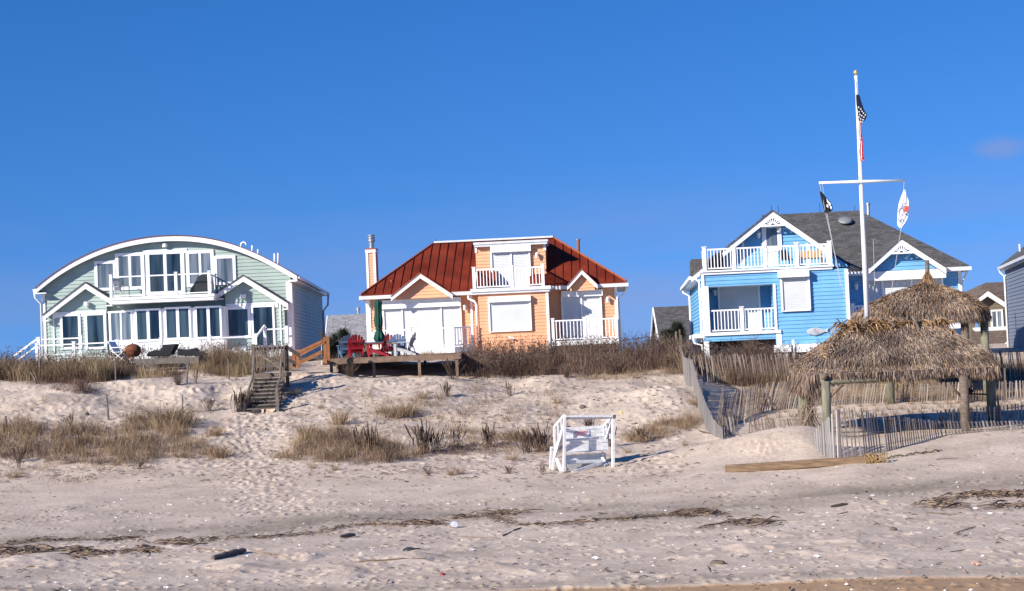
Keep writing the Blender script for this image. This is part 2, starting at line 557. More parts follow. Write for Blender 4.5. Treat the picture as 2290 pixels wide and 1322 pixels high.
def clipz(poly, z, above):
    out = []
    n = len(poly)
    for i in range(n):
        a, b = poly[i], poly[(i + 1) % n]
        ia = (a[1] >= z) == above or a[1] == z
        ib = (b[1] >= z) == above or b[1] == z
        if ia: out.append(a)
        if ia != ib:
            t = (z - a[1]) / (b[1] - a[1])
            out.append((a[0] + (b[0] - a[0]) * t, z))
    return out


def siding(mb, poly, O, a, n, course=0.19, lap=0.028, m=0):
    """lapped boards over a convex polygon given in (along, z)"""
    O, a, n = Vector(O), Vector(a), Vector(n)
    z0 = min(p[1] for p in poly); z1 = max(p[1] for p in poly)
    k = math.floor(z0 / course)
    while k * course < z1:
        lo, hi = k * course, (k + 1) * course
        k += 1
        p = clipz(poly, lo, True) if lo > z0 else list(poly)
        if len(p) >= 3 and hi < z1: p = clipz(p, hi, False)
        if len(p) < 3: continue
        mp = lambda s, z, dd: O + a * s + Vector((0, 0, z)) + n * dd
        vs = [mp(s, z, lap * (1 - (z - lo) / course) + 0.002) for s, z in p]
        mb.add(vs, [tuple(range(len(vs)))], m)
        zb = max(lo, z0)
        bs = [s for s, z in p if abs(z - zb) < 1e-4]
        if len(bs) >= 2 and lo >= z0:
            s0, s1 = min(bs), max(bs)
            if s1 - s0 > 0.01:
                mb.add([mp(s0, lo, 0.0), mp(s1, lo, 0.0), mp(s1, lo, lap + 0.002), mp(s0, lo, lap + 0.002)], [(0, 1, 2, 3)], m)
    return mb


EX, EY, EZ = Vector((1, 0, 0)), Vector((0, 1, 0)), Vector((0, 0, 1))
FRONT = Vector((0, -1, 0))


def rect_poly(x0, x1, z0, z1): return [(x0, z0), (x1, z0), (x1, z1), (x0, z1)]


def window(F, par, u0, v0, u1, v1, d, splits=1, fw=0.16, glass='glass', mull=0.09, fr='white', proud=0.10):
    """glass area given by its top-left and bottom-right pixels; white frame round it"""
    x0, x1, z0, z1 = F.rect(u0, v0, u1, v1, d)
    y0, y1 = d - proud, d + 0.01
    mb = MB()
    mb.box(x0 - fw, x1 + fw, y0, y1, z1, z1 + fw)
    mb.box(x0 - fw, x1 + fw, y0, y1, z0 - fw, z0)
    mb.box(x0 - fw, x0, y0, y1, z0, z1)
    mb.box(x1, x1 + fw, y0, y1, z0, z1)
    w = (x1 - x0 - mull * (splits - 1)) / splits
    for k in range(1, splits):
        xx = x0 + k * w + (k - 1) * mull
        mb.box(xx, xx + mull, y0 + 0.015, y1, z0, z1)
    wo = mb.build('window', M[fr], par)
    for k in range(splits):
        a = x0 + k * (w + mull)
        MB().box(a, a + w, d - 0.075, d - 0.055, z0, z1).build('pane', M[glass], wo)
    return wo


def shutter(F, par, u0, v0, u1, v1, d, dividers=(), hood=None, m='shutter', ribs=True, name='roller_shutter', bw=0.08):
    d = d - 0.03
    x0, x1, z0, z1 = F.rect(u0, v0, u1, v1, d)
    mb = MB()
    cuts = [x0] + [F.x(uu, (v0 + v1) / 2, d) for uu in dividers] + [x1]
    mb.box(x0, x1, d - 0.03, d, z0, z1)
    o = None
    sb = MB()
    for i in range(len(cuts) - 1):
        a, b_ = cuts[i] + bw * 0.6, cuts[i + 1] - bw * 0.6
        if ribs: siding(sb, rect_poly(a, b_, z0, z1), (0, d - 0.045, 0), EX, FRONT, 0.085, 0.022)
        else: sb.box(a, b_, d - 0.05, d - 0.032, z0, z1)
    for c in cuts:
        mb.box(c - bw * 0.6, c + bw * 0.6, d - 0.13, d - 0.03, z0, z1)
    mb.box(x0 - bw * 0.6, x1 + bw * 0.6, d - 0.10, d - 0.03, z0 - 0.06, z0)
    o = mb.build(name, M['trim'], par)
    sb.build('slat_curtain', M[m], o)
    if hood:
        a0, a1, b0, b1 = F.rect(*hood[:4], d - hood[4])
        MB().box(a0, a1, d - hood[4], d, b0, b1).build('hood', M['trim'], o)
    return o


def railing(par, pts, h=1.0, kind='bal', spacing=0.16, pw=0.13, posts=None, m='white', caps=True, lift=0.09, name='railing', bw=0.045):
    """pts: local post foot points"""
    pts = [Vector(p) for p in pts]
    mb = MB(); gl = MB()
    ro = None
    for i in range(len(pts) - 1):
        mb = MB()
        a, b_ = pts[i], pts[i + 1]
        d = (b_ - a); L = d.length
        if L < 0.05: continue
        for zz, t in ((h - 0.05, 0.07), (lift, 0.06)):
            mb.bar(a + EZ * zz, b_ + EZ * zz, 0.07, t)
        if kind == 'bal':
            n = max(2, int(L / spacing))
            for k in range(1, n):
                p = a + d * (k / n)
                mb.bar(p + EZ * lift, p + EZ * (h - 0.06), bw, bw)
        elif kind == 'glass':
            for q_ in (a + d.normalized() * 0.085, b_ - d.normalized() * 0.085):
                mb.bar(q_ + EZ * lift, q_ + EZ * (h - 0.06), 0.025, 0.025)
            u_ = d.normalized() * 0.07
            gl = MB().bar(a + u_ + EZ * (h + lift) / 2, b_ - u_ + EZ * (h + lift) / 2, 0.012, h - lift - 0.1)
        r_ = mb.build(name, M[m], par)
        ro = ro or r_
        if kind == 'glass': gl.build('glass_panel', M['railglass'], r_)
    for i, p in enumerate(pts):
        if posts is not None and i not in posts: continue
        q = MB().box(p.x - pw / 2, p.x + pw / 2, p.y - pw / 2, p.y + pw / 2, p.z - 0.05, p.z + h + 0.06)
        if caps: q.box(p.x - pw * 0.68, p.x + pw * 0.68, p.y - pw * 0.68, p.y + pw * 0.68, p.z + h + 0.06, p.z + h + 0.10)
        q.build('post', M[m], ro)
    return ro


def wall_lamp(F, par, u, v, d, r=0.11, hh=0.3, m='trim', drum=False):
    c = F.loc(u, v, d)
    mb = MB()
    if drum:
        mb.lathe([(r, -0.12), (r * 1.15, -0.1), (r * 1.15, 0.1), (r, 0.12)], (c.x, d - 0.2, c.z), 12)
        mb.box(c.x - 0.05, c.x + 0.05, d - 0.12, d, c.z - 0.06, c.z + 0.06)
    else:
        mb.lathe([(0.03, hh / 2), (r * 1.1, hh * 0.22), (r * 0.8, hh * 0.2), (r * 0.55, -hh / 2)], (c.x, d - 0.22, c.z), 10)
        mb.bar((c.x, d, c.z + hh * 0.45), (c.x, d - 0.22, c.z + hh * 0.45), 0.035)
        mb.box(c.x - 0.06, c.x + 0.06, d - 0.03, d, c.z, c.z + hh * 0.6)
    return mb.build('wall_lamp', M[m], par, smooth=False)


def pipe(par, pts, r=0.04, name='downspout', m='trim', n=8):
    return MB().tube(pts, r, n).build(name, M[m], par, smooth=True)


def gable_rake(F, par, apex, left, right, d, thick, depth=0.12, m='trim', name='rake_board', back=None, roofm=None, roofname='gable_roof', edge=0.07):
    """two fascia boards meeting at an apex; pixels give their TOP edges at plane d. back: roof runs back this far"""
    A, Lp, Rp = F.loc(*apex, d), F.loc(*left, d), F.loc(*right, d)
    mb = MB()
    dn = Vector((0, 0, -thick))
    mb.prism([Lp, A, A + dn * 1.12, Lp + dn], (0, depth, 0))
    mb.prism([A, Rp, Rp + dn, A + dn * 1.12], (0, depth, 0))
    o = mb.build(name, M[m], par)
    if roofm:
        e = EZ * edge
        rb = MB()
        off = Vector((0, -0.05, 0.004))
        for (p, q) in ((Lp, A), (A, Rp)):
            rb.prism([p + off, q + off, q + e + off, p + e + off], (0, (back or 1) + 0.05, 0))
        rb.build(roofname, M[roofm], par)
    return A, Lp, Rp
# ============================================================ MINT HOUSE
def mint_house():
    F = Frame(375, 790, 97, 2.2)
    h = F.empty('beach_house', 'mint green house with a white arched roof edge and glass balcony', 'house')
    D = 24.0
    top = [(78, 646), (84, 643), (133, 603), (205, 566), (278, 541), (330, 531.5), (350, 529), (400, 528), (448, 531), (497, 540), (545, 556), (594, 578), (642, 604), (664, 617)]
    T = [F.loc(u, v, -0.5) for u, v in top]
    T[0].z = T[1].z - 0.02
    # smooth the curve
    xs = np.array([p.x for p in T]); zs = np.array([p.z for p in T])
    co = np.polyfit(xs, zs, 6)
    X = np.linspace(xs[0], xs[-1], 41); Z = np.polyval(co, X)
    th = 0.29
    mb = MB()
    for i in range(40):
        mb.prism([(X[i], -0.5, Z[i]), (X[i + 1], -0.5, Z[i + 1]), (X[i + 1], -0.5, Z[i + 1] - th), (X[i], -0.5, Z[i] - th)], (0, 0.16, 0))
    mb.box(X[0], X[0] + 0.62, -0.52, 0.0, Z[0] - 0.30, Z[0] - th + 0.05)
    mb.box(X[-1] - 0.5, X[-1], -0.52, 0.0, Z[-1] - 0.32, Z[-1] - th + 0.05)
    mb.build('arched_fascia', M['white'], h)
    rb = MB()
    for i in range(40):
        rb.prism([(X[i], -0.56, Z[i] + 0.01), (X[i + 1], -0.56, Z[i + 1] + 0.01), (X[i + 1], -0.56, Z[i + 1] + 0.05), (X[i], -0.56, Z[i] + 0.05)], (0, D + 1, 0))
    roof = rb.build('arched_roof', mat('brown_roof', (0.16, 0.06, 0.05), 0.8, 0.2), h)
    # side eave boards
    sb = MB()
    sb.box(X[-1] - 0.02, X[-1] + 0.14, -0.45, D, Z[-1] - 0.16, Z[-1] - 0.02)
    sb.box(X[0] - 0.14, X[0] + 0.02, -0.45, D, Z[0] - 0.16, Z[0] - 0.02)
    sb.build_each('gutter', M['gutter'], h)
    wl, wr = F.x(97, 700, 0), F.x(652, 690, 0)
    MB().box(wr, X[-1] - 0.03, -0.3, D, Z[-1] - 0.26, Z[-1] - 0.2).box(X[0] + 0.03, wl, -0.3, D, Z[0] - 0.26, Z[0] - 0.2).build_each('soffit', M['trim'], h)
    zb = -2.0
    msk = (X > wl) & (X < wr)
    poly = [(wl, zb), (wr, zb), (wr, float(np.interp(wr, X, Z)) - 0.25)] + [(float(a), float(b) - 0.1) for a, b in list(zip(X[msk], Z[msk]))[::-1]] + [(wl, float(np.interp(wl, X, Z)) - 0.25)]
    mb = MB()
    siding(mb, poly, (0, 0, 0), EX, FRONT, 0.208, 0.036)
    siding(mb, rect_poly(0.0, D, zb, Z[-1] - 0.2), (wr, 0, 0), EY, EX, 0.208, 0.036)
    siding(mb, rect_poly(0.0, D, zb, Z[0] - 0.2), (wl, 0, 0), EY, -EX, 0.208, 0.036)
    mb.add([(p[0], D, p[1]) for p in poly], [tuple(range(len(poly)))])
    mb.build('wall', M['mint'], h)
    tb = MB()
    tb.box(wl - 0.04, wl + 0.14, -0.075, 0.14, zb, Z[0] - 0.3)
    tb.box(wr - 0.26, wr - 0.02, -0.075, 0.0, zb, Z[-1] - 0.3)
    tb.box(wr - 0.02, wr + 0.065, -0.075, 0.55, zb, Z[-1] - 0.3)
    tb.build_each('corner_trim', M['trim'], h)
    pipe(h, [(X[0] - 0.06, -0.4, Z[0] - 0.1), (X[0] - 0.03, -0.4, Z[0] - 0.5), (wl - 0.1, -0.08, Z[0] - 0.85), (wl - 0.1, -0.08, zb)], 0.06)
    pipe(h, [(X[-1] + 0.07, D - 0.4, Z[-1] - 0.1), (X[-1] + 0.02, D - 0.4, Z[-1] - 0.9), (wr + 0.1, D - 0.4, Z[-1] - 1.3), (wr + 0.1, D - 0.4, zb)], 0.07, m='gutter')
    # --- bays with gables
    wd = -0.4
    for (ap, lf, rt, bl, br) in (((190, 633), (95, 706), (250, 671), 112, 240), ((543, 617), (484, 657), (644, 679), 505, 637)):
        gable_rake(F, h, ap, lf, rt, -0.85, 0.29, roofm='shingle', back=0.85)
        A, Lp, Rp = F.loc(*ap, -0.85), F.loc(*lf, -0.85), F.loc(*rt, -0.85)
        x0, x1 = F.x(bl, 720, wd), F.x(br, 720, wd)
        s1 = (A.z - Lp.z) / (A.x - Lp.x); s2 = (A.z - Rp.z) / (Rp.x - A.x)
        zz0 = A.z - (A.x - x0) * s1 - 0.06; zz1 = A.z - (x1 - A.x) * s2 - 0.06
        mb = MB()
        siding(mb, [(x0, zb), (x1, zb), (x1, zz1), (A.x, A.z - 0.06), (x0, zz0)], (0, wd, 0), EX, FRONT, 0.208, 0.036)
        siding(mb, rect_poly(wd, 0, zb, zz0), (x0, 0, 0), EY, -EX, 0.208, 0.036)
        siding(mb, rect_poly(wd, 0, zb, zz1), (x1, 0, 0), EY, EX, 0.208, 0.036)
        mb.build('bay_wall', M['mint'], h)
        # boxed eave ends
        MB().box(Lp.x + 0.01, Lp.x + 0.34, -0.87, 0, Lp.z - 0.34, Lp.z - 0.27).box(Rp.x - 0.34, Rp.x - 0.01, -0.87, 0, Rp.z - 0.34, Rp.z - 0.27).build_each('eave_return', M['trim'], h)
    # beams over bay windows
    def band(u0, v0, u1, v1, d, pr=0.06, name='beam', m='trim'):
        a = F.rect(u0, v0, u1, v1, d)
        return MB().box(a[0], a[1], d - pr, d, a[2], a[3]).build(name, M[m], h)
    band(120, 699, 238, 706, wd)
    band(505, 680, 622, 687, wd)
    a = F.rect(118, 698, 124, 790, wd); MB().box(a[0], a[1], wd - 0.08, wd, zb, a[3]).build('corner_post', M['trim'], h)
    a = F.rect(625, 678, 632, 790, wd); MB().box(a[0], a[1], wd - 0.08, wd, zb, a[3]).build('corner_post', M['trim'], h)
    # sliding doors
    window(F, h, 140, 708, 177, 775, wd, 1, 0.14)
    window(F, h, 195, 706, 234, 775, wd, 1, 0.14)
    window(F, h, 510, 693, 556, 750, wd, 1, 0.16)
    window(F, h, 566, 688, 612, 775, wd, 1, 0.12)
    # central lower bay
    bd = -1.3
    x0, x1 = F.x(300, 720, bd), F.x(500, 720, bd); zt = F.z(400, 689, bd); xa = F.x(243, 720, wd)
    mb = MB().box(x0, x1, bd, 0, zb, zt)
    mb.prism([(xa, wd, zb), (x0, bd, zb), (x0, 0, zb), (xa, 0, zb)], (0, 0, zt - zb - 0.003))
    mb.box(x1, x1 + 0.1, bd + 0.05, 0, zb, zt - 0.003)
    mb.build('window_bay', M['trim'], h)
    for (u0, u1, sp) in ((306, 358, 2), (372, 424, 2), (440, 493, 2)):
        vv = 696 if u0 < 350 else (692 if u0 < 430 else 690)
        window(F, h, u0, vv, u1, vv + 62, bd, sp, 0.11, fr='white', mull=0.17)
    # angled pair: local frame along the slant
    A2, B2 = Vector((xa, wd, 0)), Vector((x0, bd, 0))
    dd = (B2 - A2); Ls = dd.length; dn = dd.normalized(); nn = Vector((dn.y, -dn.x, 0))
    z0, z1 = F.z(270, 761, -0.9), F.z(270, 699, -0.9)
    fb = MB()
    wo = None
    fb.bar(A2 + EZ * (z1 + 0.05) + nn * 0.03, B2 + EZ * (z1 + 0.05) + nn * 0.03, 0.06, 0.1)
    fb.bar(A2 + EZ * (z0 - 0.05) + nn * 0.03, B2 + EZ * (z0 - 0.05) + nn * 0.03, 0.06, 0.1)
    for t in (0.08, 0.5, 0.92):
        fb.bar(A2 + dd * t + EZ * (z0 - 0.1) + nn * 0.035, A2 + dd * t + EZ * (z1 + 0.1) + nn * 0.035, 0.09, 0.09)
    wo = fb.build('window', M['white'], h)
    for t0, t1 in ((0.12, 0.46), (0.54, 0.88)):
        MB().bar(A2 + dd * t0 + EZ * (z0 + z1) / 2 + nn * 0.02, A2 + dd * t1 + EZ * (z0 + z1) / 2 + nn * 0.02, 0.01, z1 - z0).build('pane', M['glasspale'], wo)  # slanted panes: their paler reflection is painted in with the curtained glass colour
    # mint strip under the balcony handled by wall; little beam joints
    # --- upper windows
    window(F, h, 218, 591, 255, 643, 0, 1, 0.17, 'glasspale')
    window(F, h, 265, 574, 317, 640, 0, 2, 0.19, 'glasspale', 0.14)
    window(F, h, 334, 570, 406, 650, 0, 2, 0.22, 'glass', 0.18)
    window(F, h, 423, 568, 473, 633, 0, 2, 0.19, 'glasspale', 0.14)
    window(F, h, 485, 579, 522, 630, 0, 1, 0.17, 'glasspale')
    band(320, 560, 418, 566, 0, 0.09, 'lintel')
    # --- balcony
    pd = -2.1
    c0, c1 = F.loc(241, 667, pd), F.loc(479, 657, pd)
    zf = F.z(250, 666, pd)
    zl = F.z(250, 680, pd)
    MB().box(c0.x, c1.x, pd, 0, zf - 0.16, zf).box(c0.x + 0.05, c1.x - 0.05, pd + 0.05, 0, zl, zf - 0.163).build('balcony_floor', M['trim'], h)
    xs_ = [F.x(248, 640, pd + .1), F.x(321.5, 640, pd + .1), F.x(394, 640, pd + .1), F.x(468.5, 640, pd + .1)]
    railing(h, [(x, pd + 0.12, zf) for x in xs_], 1.2, 'glass', pw=0.15, name='balcony_railing')
    railing(h, [(xs_[-1], pd + 0.25, zf), (xs_[-1], -0.1, zf)], 1.15, 'bal', posts=[1], pw=0.12, name='side_railing')
    # lamps
    for (u, v, d) in ((195, 680, wd), (370, 549, 0), (545, 663, wd)):
        wall_lamp(F, h, u, v, d, 0.13, drum=True)
    # roof vents
    for i, (u, v0, v1, dy) in enumerate(((564, 549, 566, 4), (577, 558, 572, 4), (614, 567, 592, 4), (622, 566, 596, 4))):
        a, b_ = F.loc(u, v0, dy), F.loc(u, v1, dy)
        pipe(h, [a, b_], 0.055, 'vent_pipe', 'white')
    a = F.loc(539, 552, 4); r = 0.16
    pts = [a - EZ * 0.3] + [a + Vector((r - r * math.cos(t), 0, r * math.sin(t) + 0.1)) for t in np.linspace(0, 3.3, 8)]
    pipe(h, pts, 0.055, 'vent_pipe', 'white')
    # --- ground-level deck with glass rails
    fd = -4.6
    zdk = F.z(300, 797, fd)
    xl, xr = F.x(82, 780, fd), F.x(652, 760, fd)
    MB().box(xl, xr, fd - 0.1, 0, zdk - 0.35, zdk).build('deck_floor', M['trim'], h)
    px = [F.x(u, 770, fd) for u in (82, 165, 262, 360, 469, 572)]
    zr = [F.z(u, v, fd) for u, v in ((82, 772), (165, 768), (262, 764), (360, 760), (469, 754), (572, 748))]
    hh = sum(zr) / 6 - zdk
    railing(h, [(x, fd, zdk) for x in px], hh, 'glass', pw=0.15, name='deck_railing')
    d2 = -2.4
    zt2 = F.z(130, 756, d2)
    railing(h, [(F.x(86, 756, d2), d2, zt2 - 1.0), (F.x(180, 756, d2), d2, zt2 - 1.0)], 1.0, 'glass', pw=0.16, name='deck_railing')
    d3 = -4.2
    zt3 = F.z(615, 734, d3)
    railing(h, [(F.x(592, 740, d3), d3, zt3 - 1.3), (F.x(641, 740, d3), d3, zt3 - 1.3)], 1.3, 'glass', pw=0.15, name='deck_railing')
    a = F.loc(649, 732, d3 + 0.6)
    MB().box(a.x - 0.07, a.x + 0.07, a.y - 0.07, a.y + 0.07, zb, a.z).build('deck_post', M['white'], h)
    # stair rail running down on the far left
    MB().bar(F.loc(85, 757, d2), F.loc(30, 797, d2 + 0.3), 0.09, 0.09).bar(F.loc(85, 772, d2), F.loc(40, 805, d2 + 0.3), 0.06, 0.07).build('stair_rail', M['white'], h)
    MB().bar(F.loc(592, 728, d3), F.loc(574, 752, d3 - 0.6), 0.09, 0.09).build('stair_rail', M['white'], h)
    MB().box(F.x(520, 775, -3.9), F.x(650, 775, -3.9), -3.9, -3.8, zb, F.z(560, 774, -3.9)).build('deck_skirt', M['white'], h)
    return F, h, zf, zdk


# ============================================================ ORANGE HOUSE
def orange_house():
    F = Frame(1145, 790, 90, -3.0)
    h = F.empty('beach_house', 'orange house with a rust red metal roof and closed white shutters', 'house')
    zb = -2.2
    dl, dc, dr = 1.0, 0.0, 1.8
    el, er, rg = 0.35, 1.2, 5.6
    EL, EM = F.loc(807, 664, el), F.loc(1068, 653, el)
    EM.z = EL.z
    ER, EN = F.loc(1401, 634, er), F.loc(1222, 641, er)
    EN.z = ER.z
    RL, RR = F.loc(971, 548, rg), F.loc(1237, 536, rg)
    RR.z = RL.z
    xm0, xm1 = F.x(1066, 600, dc), F.x(1222, 600, dc)
    back = 2 * rg - el
    def slope_pt(E, y, R=RL):
        t = (y - E.y) / (rg - E.y)
        return E.z + (R.z - E.z) * t
    th = 0.09
    mb = MB()
    # left front plane, right front plane, hips, rear
    mb.prism([EL, (xm0 + 1.0, el, EL.z), (xm0 + 1.0, rg, RL.z), RL], (0, 0, th))
    mb.prism([(xm1 - 1.0, er, ER.z), ER, RR, (xm1 - 1.0, rg, RL.z)], (0, 0, th))
    mb.prism([EL, RL, (EL.x, back, EL.z)], (0, 0, th))
    mb.prism([ER, (ER.x, back, EL.z), RR], (0, 0, th))
    mb.prism([(EL.x, back, EL.z), RL, RR, (ER.x, back, EL.z)], (0, 0, th))
    roof = mb.build('metal_roof', M['rust'], h)
    sm = MB()
    def seams(x0, x1, E, R, ey0):
        nonlocal sm
        x = min(x0, x1) + 0.25
        while x < max(x0, x1):
            # top limited by the hip line from E to R
            t = (x - E.x) / (R.x - E.x)
            if t >= 1: ty = rg
            else: ty = E.y + (rg - E.y) * max(t, 0)
            if ty - ey0 > 0.3:
                za = slope_pt(E, ey0); zc = slope_pt(E, ty)
                sm.bar((x, ey0, za + th + 0.012), (x, ty - 0.05, zc + th + 0.012), 0.022, 0.045)
            x += 0.455
    seams(EL.x, xm0 - 0.1, EL, RL, el)
    sm.build('standing_seam', M['seam'], roof)
    sm = MB()
    seams(xm1 + 0.1, ER.x, ER, RR, er)
    sm.build('standing_seam', M['seam'], roof)
    hb = MB()
    hb.tube([EL + EZ * 0.13, RL + EZ * 0.13], 0.055, 6)
    hb.tube([ER + EZ * 0.13, RR + EZ * 0.13], 0.055, 6)
    hb.build_each('hip_cap', M['copper'], roof)
    MB().bar(RL + EZ * 0.15, RR + EZ * 0.15, 0.3, 0.1).build('ridge_cap', M['gutter'], roof)
    # main walls
    xl, xr = F.x(821, 700, dl), F.x(1381, 700, dr)
    ztl, ztr = EL.z + 0.02, ER.z + 0.02
    mb = MB()
    siding(mb, rect_poly(xl, xm0 + 0.3, zb, ztl), (0, dl, 0), EX, FRONT, 0.175, 0.032)
    siding(mb, rect_poly(xm1 - 0.3, xr, zb, ztr), (0, dr, 0), EX, FRONT, 0.175, 0.032)
    siding(mb, rect_poly(dl, back - 0.5, zb, ztl), (xl, 0, 0), EY, -EX, 0.175, 0.032)
    siding(mb, rect_poly(dr, back - 0.5, zb, ztr), (xr, 0, 0), EY, EX, 0.175, 0.032)
    mb.add([(xl, back - 0.5, zb), (xr, back - 0.5, zb), (xr, back - 0.5, ztl), (xl, back - 0.5, ztl)], [(0, 1, 2, 3)])
    mb.build('wall', M['orange'], h)
    # central bay
    zbay = F.z(1140, 656, dc)
    mb = MB()
    siding(mb, rect_poly(xm0, xm1, zb, zbay), (0, dc, 0), EX, FRONT, 0.175, 0.032)
    siding(mb, rect_poly(dc, dr, zb, zbay), (xm1, 0, 0), EY, EX, 0.175, 0.032)
    siding(mb, rect_poly(dc, dl, zb, zbay), (xm0, 0, 0), EY, -EX, 0.175, 0.032)
    mb.build('bay_wall', M['orange'], h)
    a0, a1 = F.x(1052, 655, -0.25), F.x(1232, 648, -0.25)
    ft, fbm_ = F.z(1140, 642.5, -0.25), F.z(1140, 655.5, -0.25)
    MB().box(a0, a1, -0.25, 2.4, fbm_ + 0.12, ft).box(a0 + 0.08, a1 - 0.08, -0.18, 2.4, fbm_, fbm_ + 0.117).build('balcony_floor', M['gutter'], h)
    # dormer
    dd = 2.3
    d0, d1 = F.x(1065, 600, dd), F.x(1221, 590, dd)
    zt = F.z(1140, 548, dd)
    mb = MB()
    siding(mb, rect_poly(d0, d1, ft, zt), (0, dd, 0), EX, FRONT, 0.175, 0.032)
    siding(mb, rect_poly(dd, rg, ft, zt), (d0, 0, 0), EY, -EX, 0.175, 0.032)
    siding(mb, rect_poly(dd, rg, ft, zt), (d1, 0, 0), EY, EX, 0.175, 0.032)
    mb.build('dormer_wall', M['orange'], h)
    e0, e1 = F.x(1058, 545, 1.9), F.x(1225, 540, 1.9)
    zA, zB = F.z(1140, 539, 1.9), F.z(1140, 549, 1.9)
    MB().box(e0, e1, 1.9, rg + 0.6, zB + 0.12, zA).box(e0 + 0.05, e1 - 0.05, 1.95, rg, zB, zB + 0.117).build('dormer_roof', M['gutter'], h)
    tb = MB()
    tb.box(d0 - 0.03, d0 + 0.09, dd - 0.07, dd + 0.05, F.z(1062, 566, dd), zB)
    tb.box(d1 - 0.10, d1 + 0.03, dd - 0.07, dd + 0.05, F.z(1219, 560, dd), zB)
    tb.box(xm1 - 0.10, xm1 + 0.04, -0.07, 0.10, zb, fbm_)
    tb.box(xl - 0.05, xl + 0.2, dl - 0.075, dl + 0.1, zb, ztl)
    tb.box(xr - 0.12, xr + 0.04, dr - 0.07, dr + 0.1, zb, ztr)
    a = F.x(1055, 700, dl)
    tb.box(a - 0.06, a + 0.06, dl - 0.07, dl, zb, ztl - 0.1)
    tb.build_each('corner_trim', M['trim'], h)
    # gutters
    gb = MB()
    g0 = F.x(807, 668, el)
    ga, gb_ = F.x(885, 665, el), F.x(1000, 662, el)
    gb.box(g0, ga, el - 0.12, el + 0.02, EL.z - 0.16, EL.z + 0.03)
    gb.box(gb_, xm0 - 0.02, el - 0.12, el + 0.02, EL.z - 0.16, EL.z + 0.03)
    gb.box(F.x(1334, 637, er), ER.x + 0.1, er - 0.12, er + 0.02, ER.z - 0.16, ER.z + 0.03)
    gb.box(xm1, F.x(1268, 640, er), er - 0.12, er + 0.02, ER.z - 0.16, ER.z + 0.03)
    gb.box(ER.x - 0.02, ER.x + 0.1, er + 0.023, back, ER.z - 0.16, ER.z + 0.03)
    gb.box(g0 - 0.1, g0, el, back, EL.z - 0.16, EL.z + 0.03)
    gb.build_each('gutter', M['gutter'], h)
    MB().box(g0 + 0.02, xm0 - 0.03, el + 0.03, dl, EL.z - 0.12, EL.z - 0.06).box(xm1 + 0.03, ER.x - 0.03, er + 0.03, dr, ER.z - 0.12, ER.z - 0.06).box(xr + 0.05, ER.x - 0.03, dr + 0.003, back - 0.6, ER.z - 0.12, ER.z - 0.06).build_each('soffit', M['trim'], h)
    # gables
    for (ap, lf, rt, d, wd, bot) in (((939, 612), (874, 664), (1012, 659), -0.12, el - 0.03, 668), ((1300, 603), (1268, 640), (1336, 637), er - 0.38, er - 0.03, 650)):
        gable_rake(F, h, ap, lf, rt, d, 0.22, roofm='copper', back=1.6, edge=0.05)
        A, Lp, Rp = F.loc(*ap, d), F.loc(*lf, d), F.loc(*rt, d)
        zz = F.z(ap[0], bot, wd)
        mb = MB()
        siding(mb, [(Lp.x + 0.15, zz), (Rp.x - 0.15, zz), (Rp.x - 0.15, Rp.z - 0.06), (A.x, A.z - 0.06), (Lp.x + 0.15, Lp.z - 0.06)], (0, wd, 0), EX, FRONT, 0.175, 0.032)
        mb.build('gable_wall', M['orange'], h)
    # chimney
    cd = 4.5
    x0, x1, z0, z1 = F.rect(818.5, 561, 843, 670, cd)
    mb = MB()
    siding(mb, rect_poly(x0, x1, z0, z1), (0, cd, 0), EX, FRONT, 0.16, 0.02)
    siding(mb, rect_poly(cd, cd + 1.0, z0, z1), (x1, 0, 0), EY, EX, 0.16, 0.02)
    siding(mb, rect_poly(cd, cd + 1.0, z0, z1), (x0, 0, 0), EY, -EX, 0.16, 0.02)
    ch = mb.build('chimney', M['orange'], h)
    MB().box(x0 - 0.02, x0 + 0.11, cd - 0.05, cd + 0.03, z0, z1).box(x1 - 0.11, x1 + 0.02, cd - 0.05, cd + 0.03, z0, z1).box(x0 - 0.04, x1 + 0.04, cd - 0.08, cd + 1.0, z1 - 0.12, z1 + 0.06).build_each('corner_trim', M['trim'], ch)
    MB().box(x0 - 0.05, x1 + 0.05, cd - 0.1, cd + 1.05, z1 + 0.063, z1 + 0.13).build('chimney_cap', M['copper'], ch)
    cx = (x0 + x1) / 2; zt = z1 + 0.13
    MB().lathe([(0.15, 0), (0.15, 0.38), (0.22, 0.40), (0.22, 0.50), (0.18, 0.51), (0.18, 0.56), (0.22, 0.57), (0.22, 0.66), (0.17, 0.67), (0.17, 0.71), (0.23, 0.72), (0.23, 0.78)], (cx, cd + 0.5, zt), 16).build('chimney_flue', M['metal'], ch)
    # roof flue pipes
    a, b_ = F.loc(1293, 538, 5), F.loc(1294, 580, 5)
    MB().tube([b_, a], 0.09, 10).build('roof_flue', M['copper'], h)
    MB().lathe([(0.12, 0), (0.12, 0.09)], a, 10).build('flue_cap', M['metal'], h)
    t0 = F.loc(875, 626, 1.6)
    MB().tube([t0, t0 - EZ * 0.35], 0.05, 8).build('vent_pipe', M['copper'], h)
    for (u, v) in ((975, 535), (1060, 532), (1220, 525)):
        a = F.loc(u, v, rg)
        MB().tube([a, a - EZ * 0.5], 0.015, 5).build('lightning_rod', M['black'], h)
    # shutters
    shutter(F, h, 857, 686, 1034, 786, dl - 0.03, (901, 988), None)
    a = F.rect(849, 672.5, 1031, 684, dl - 0.25)
    MB().box(a[0], a[1], dl - 0.34, dl, a[2], a[3]).build('shutter_box', M['trim'], h)
    shutter(F, h, 1098, 563, 1187, 641, dd - 0.02, (1144,), (1096, 551, 1187, 561, 0.3))
    shutter(F, h, 1093, 673, 1188, 737, dc - 0.02, (), (1091, 664, 1187, 672.5, 0.28), 'vinyl_grey', False, 'window_shutter')
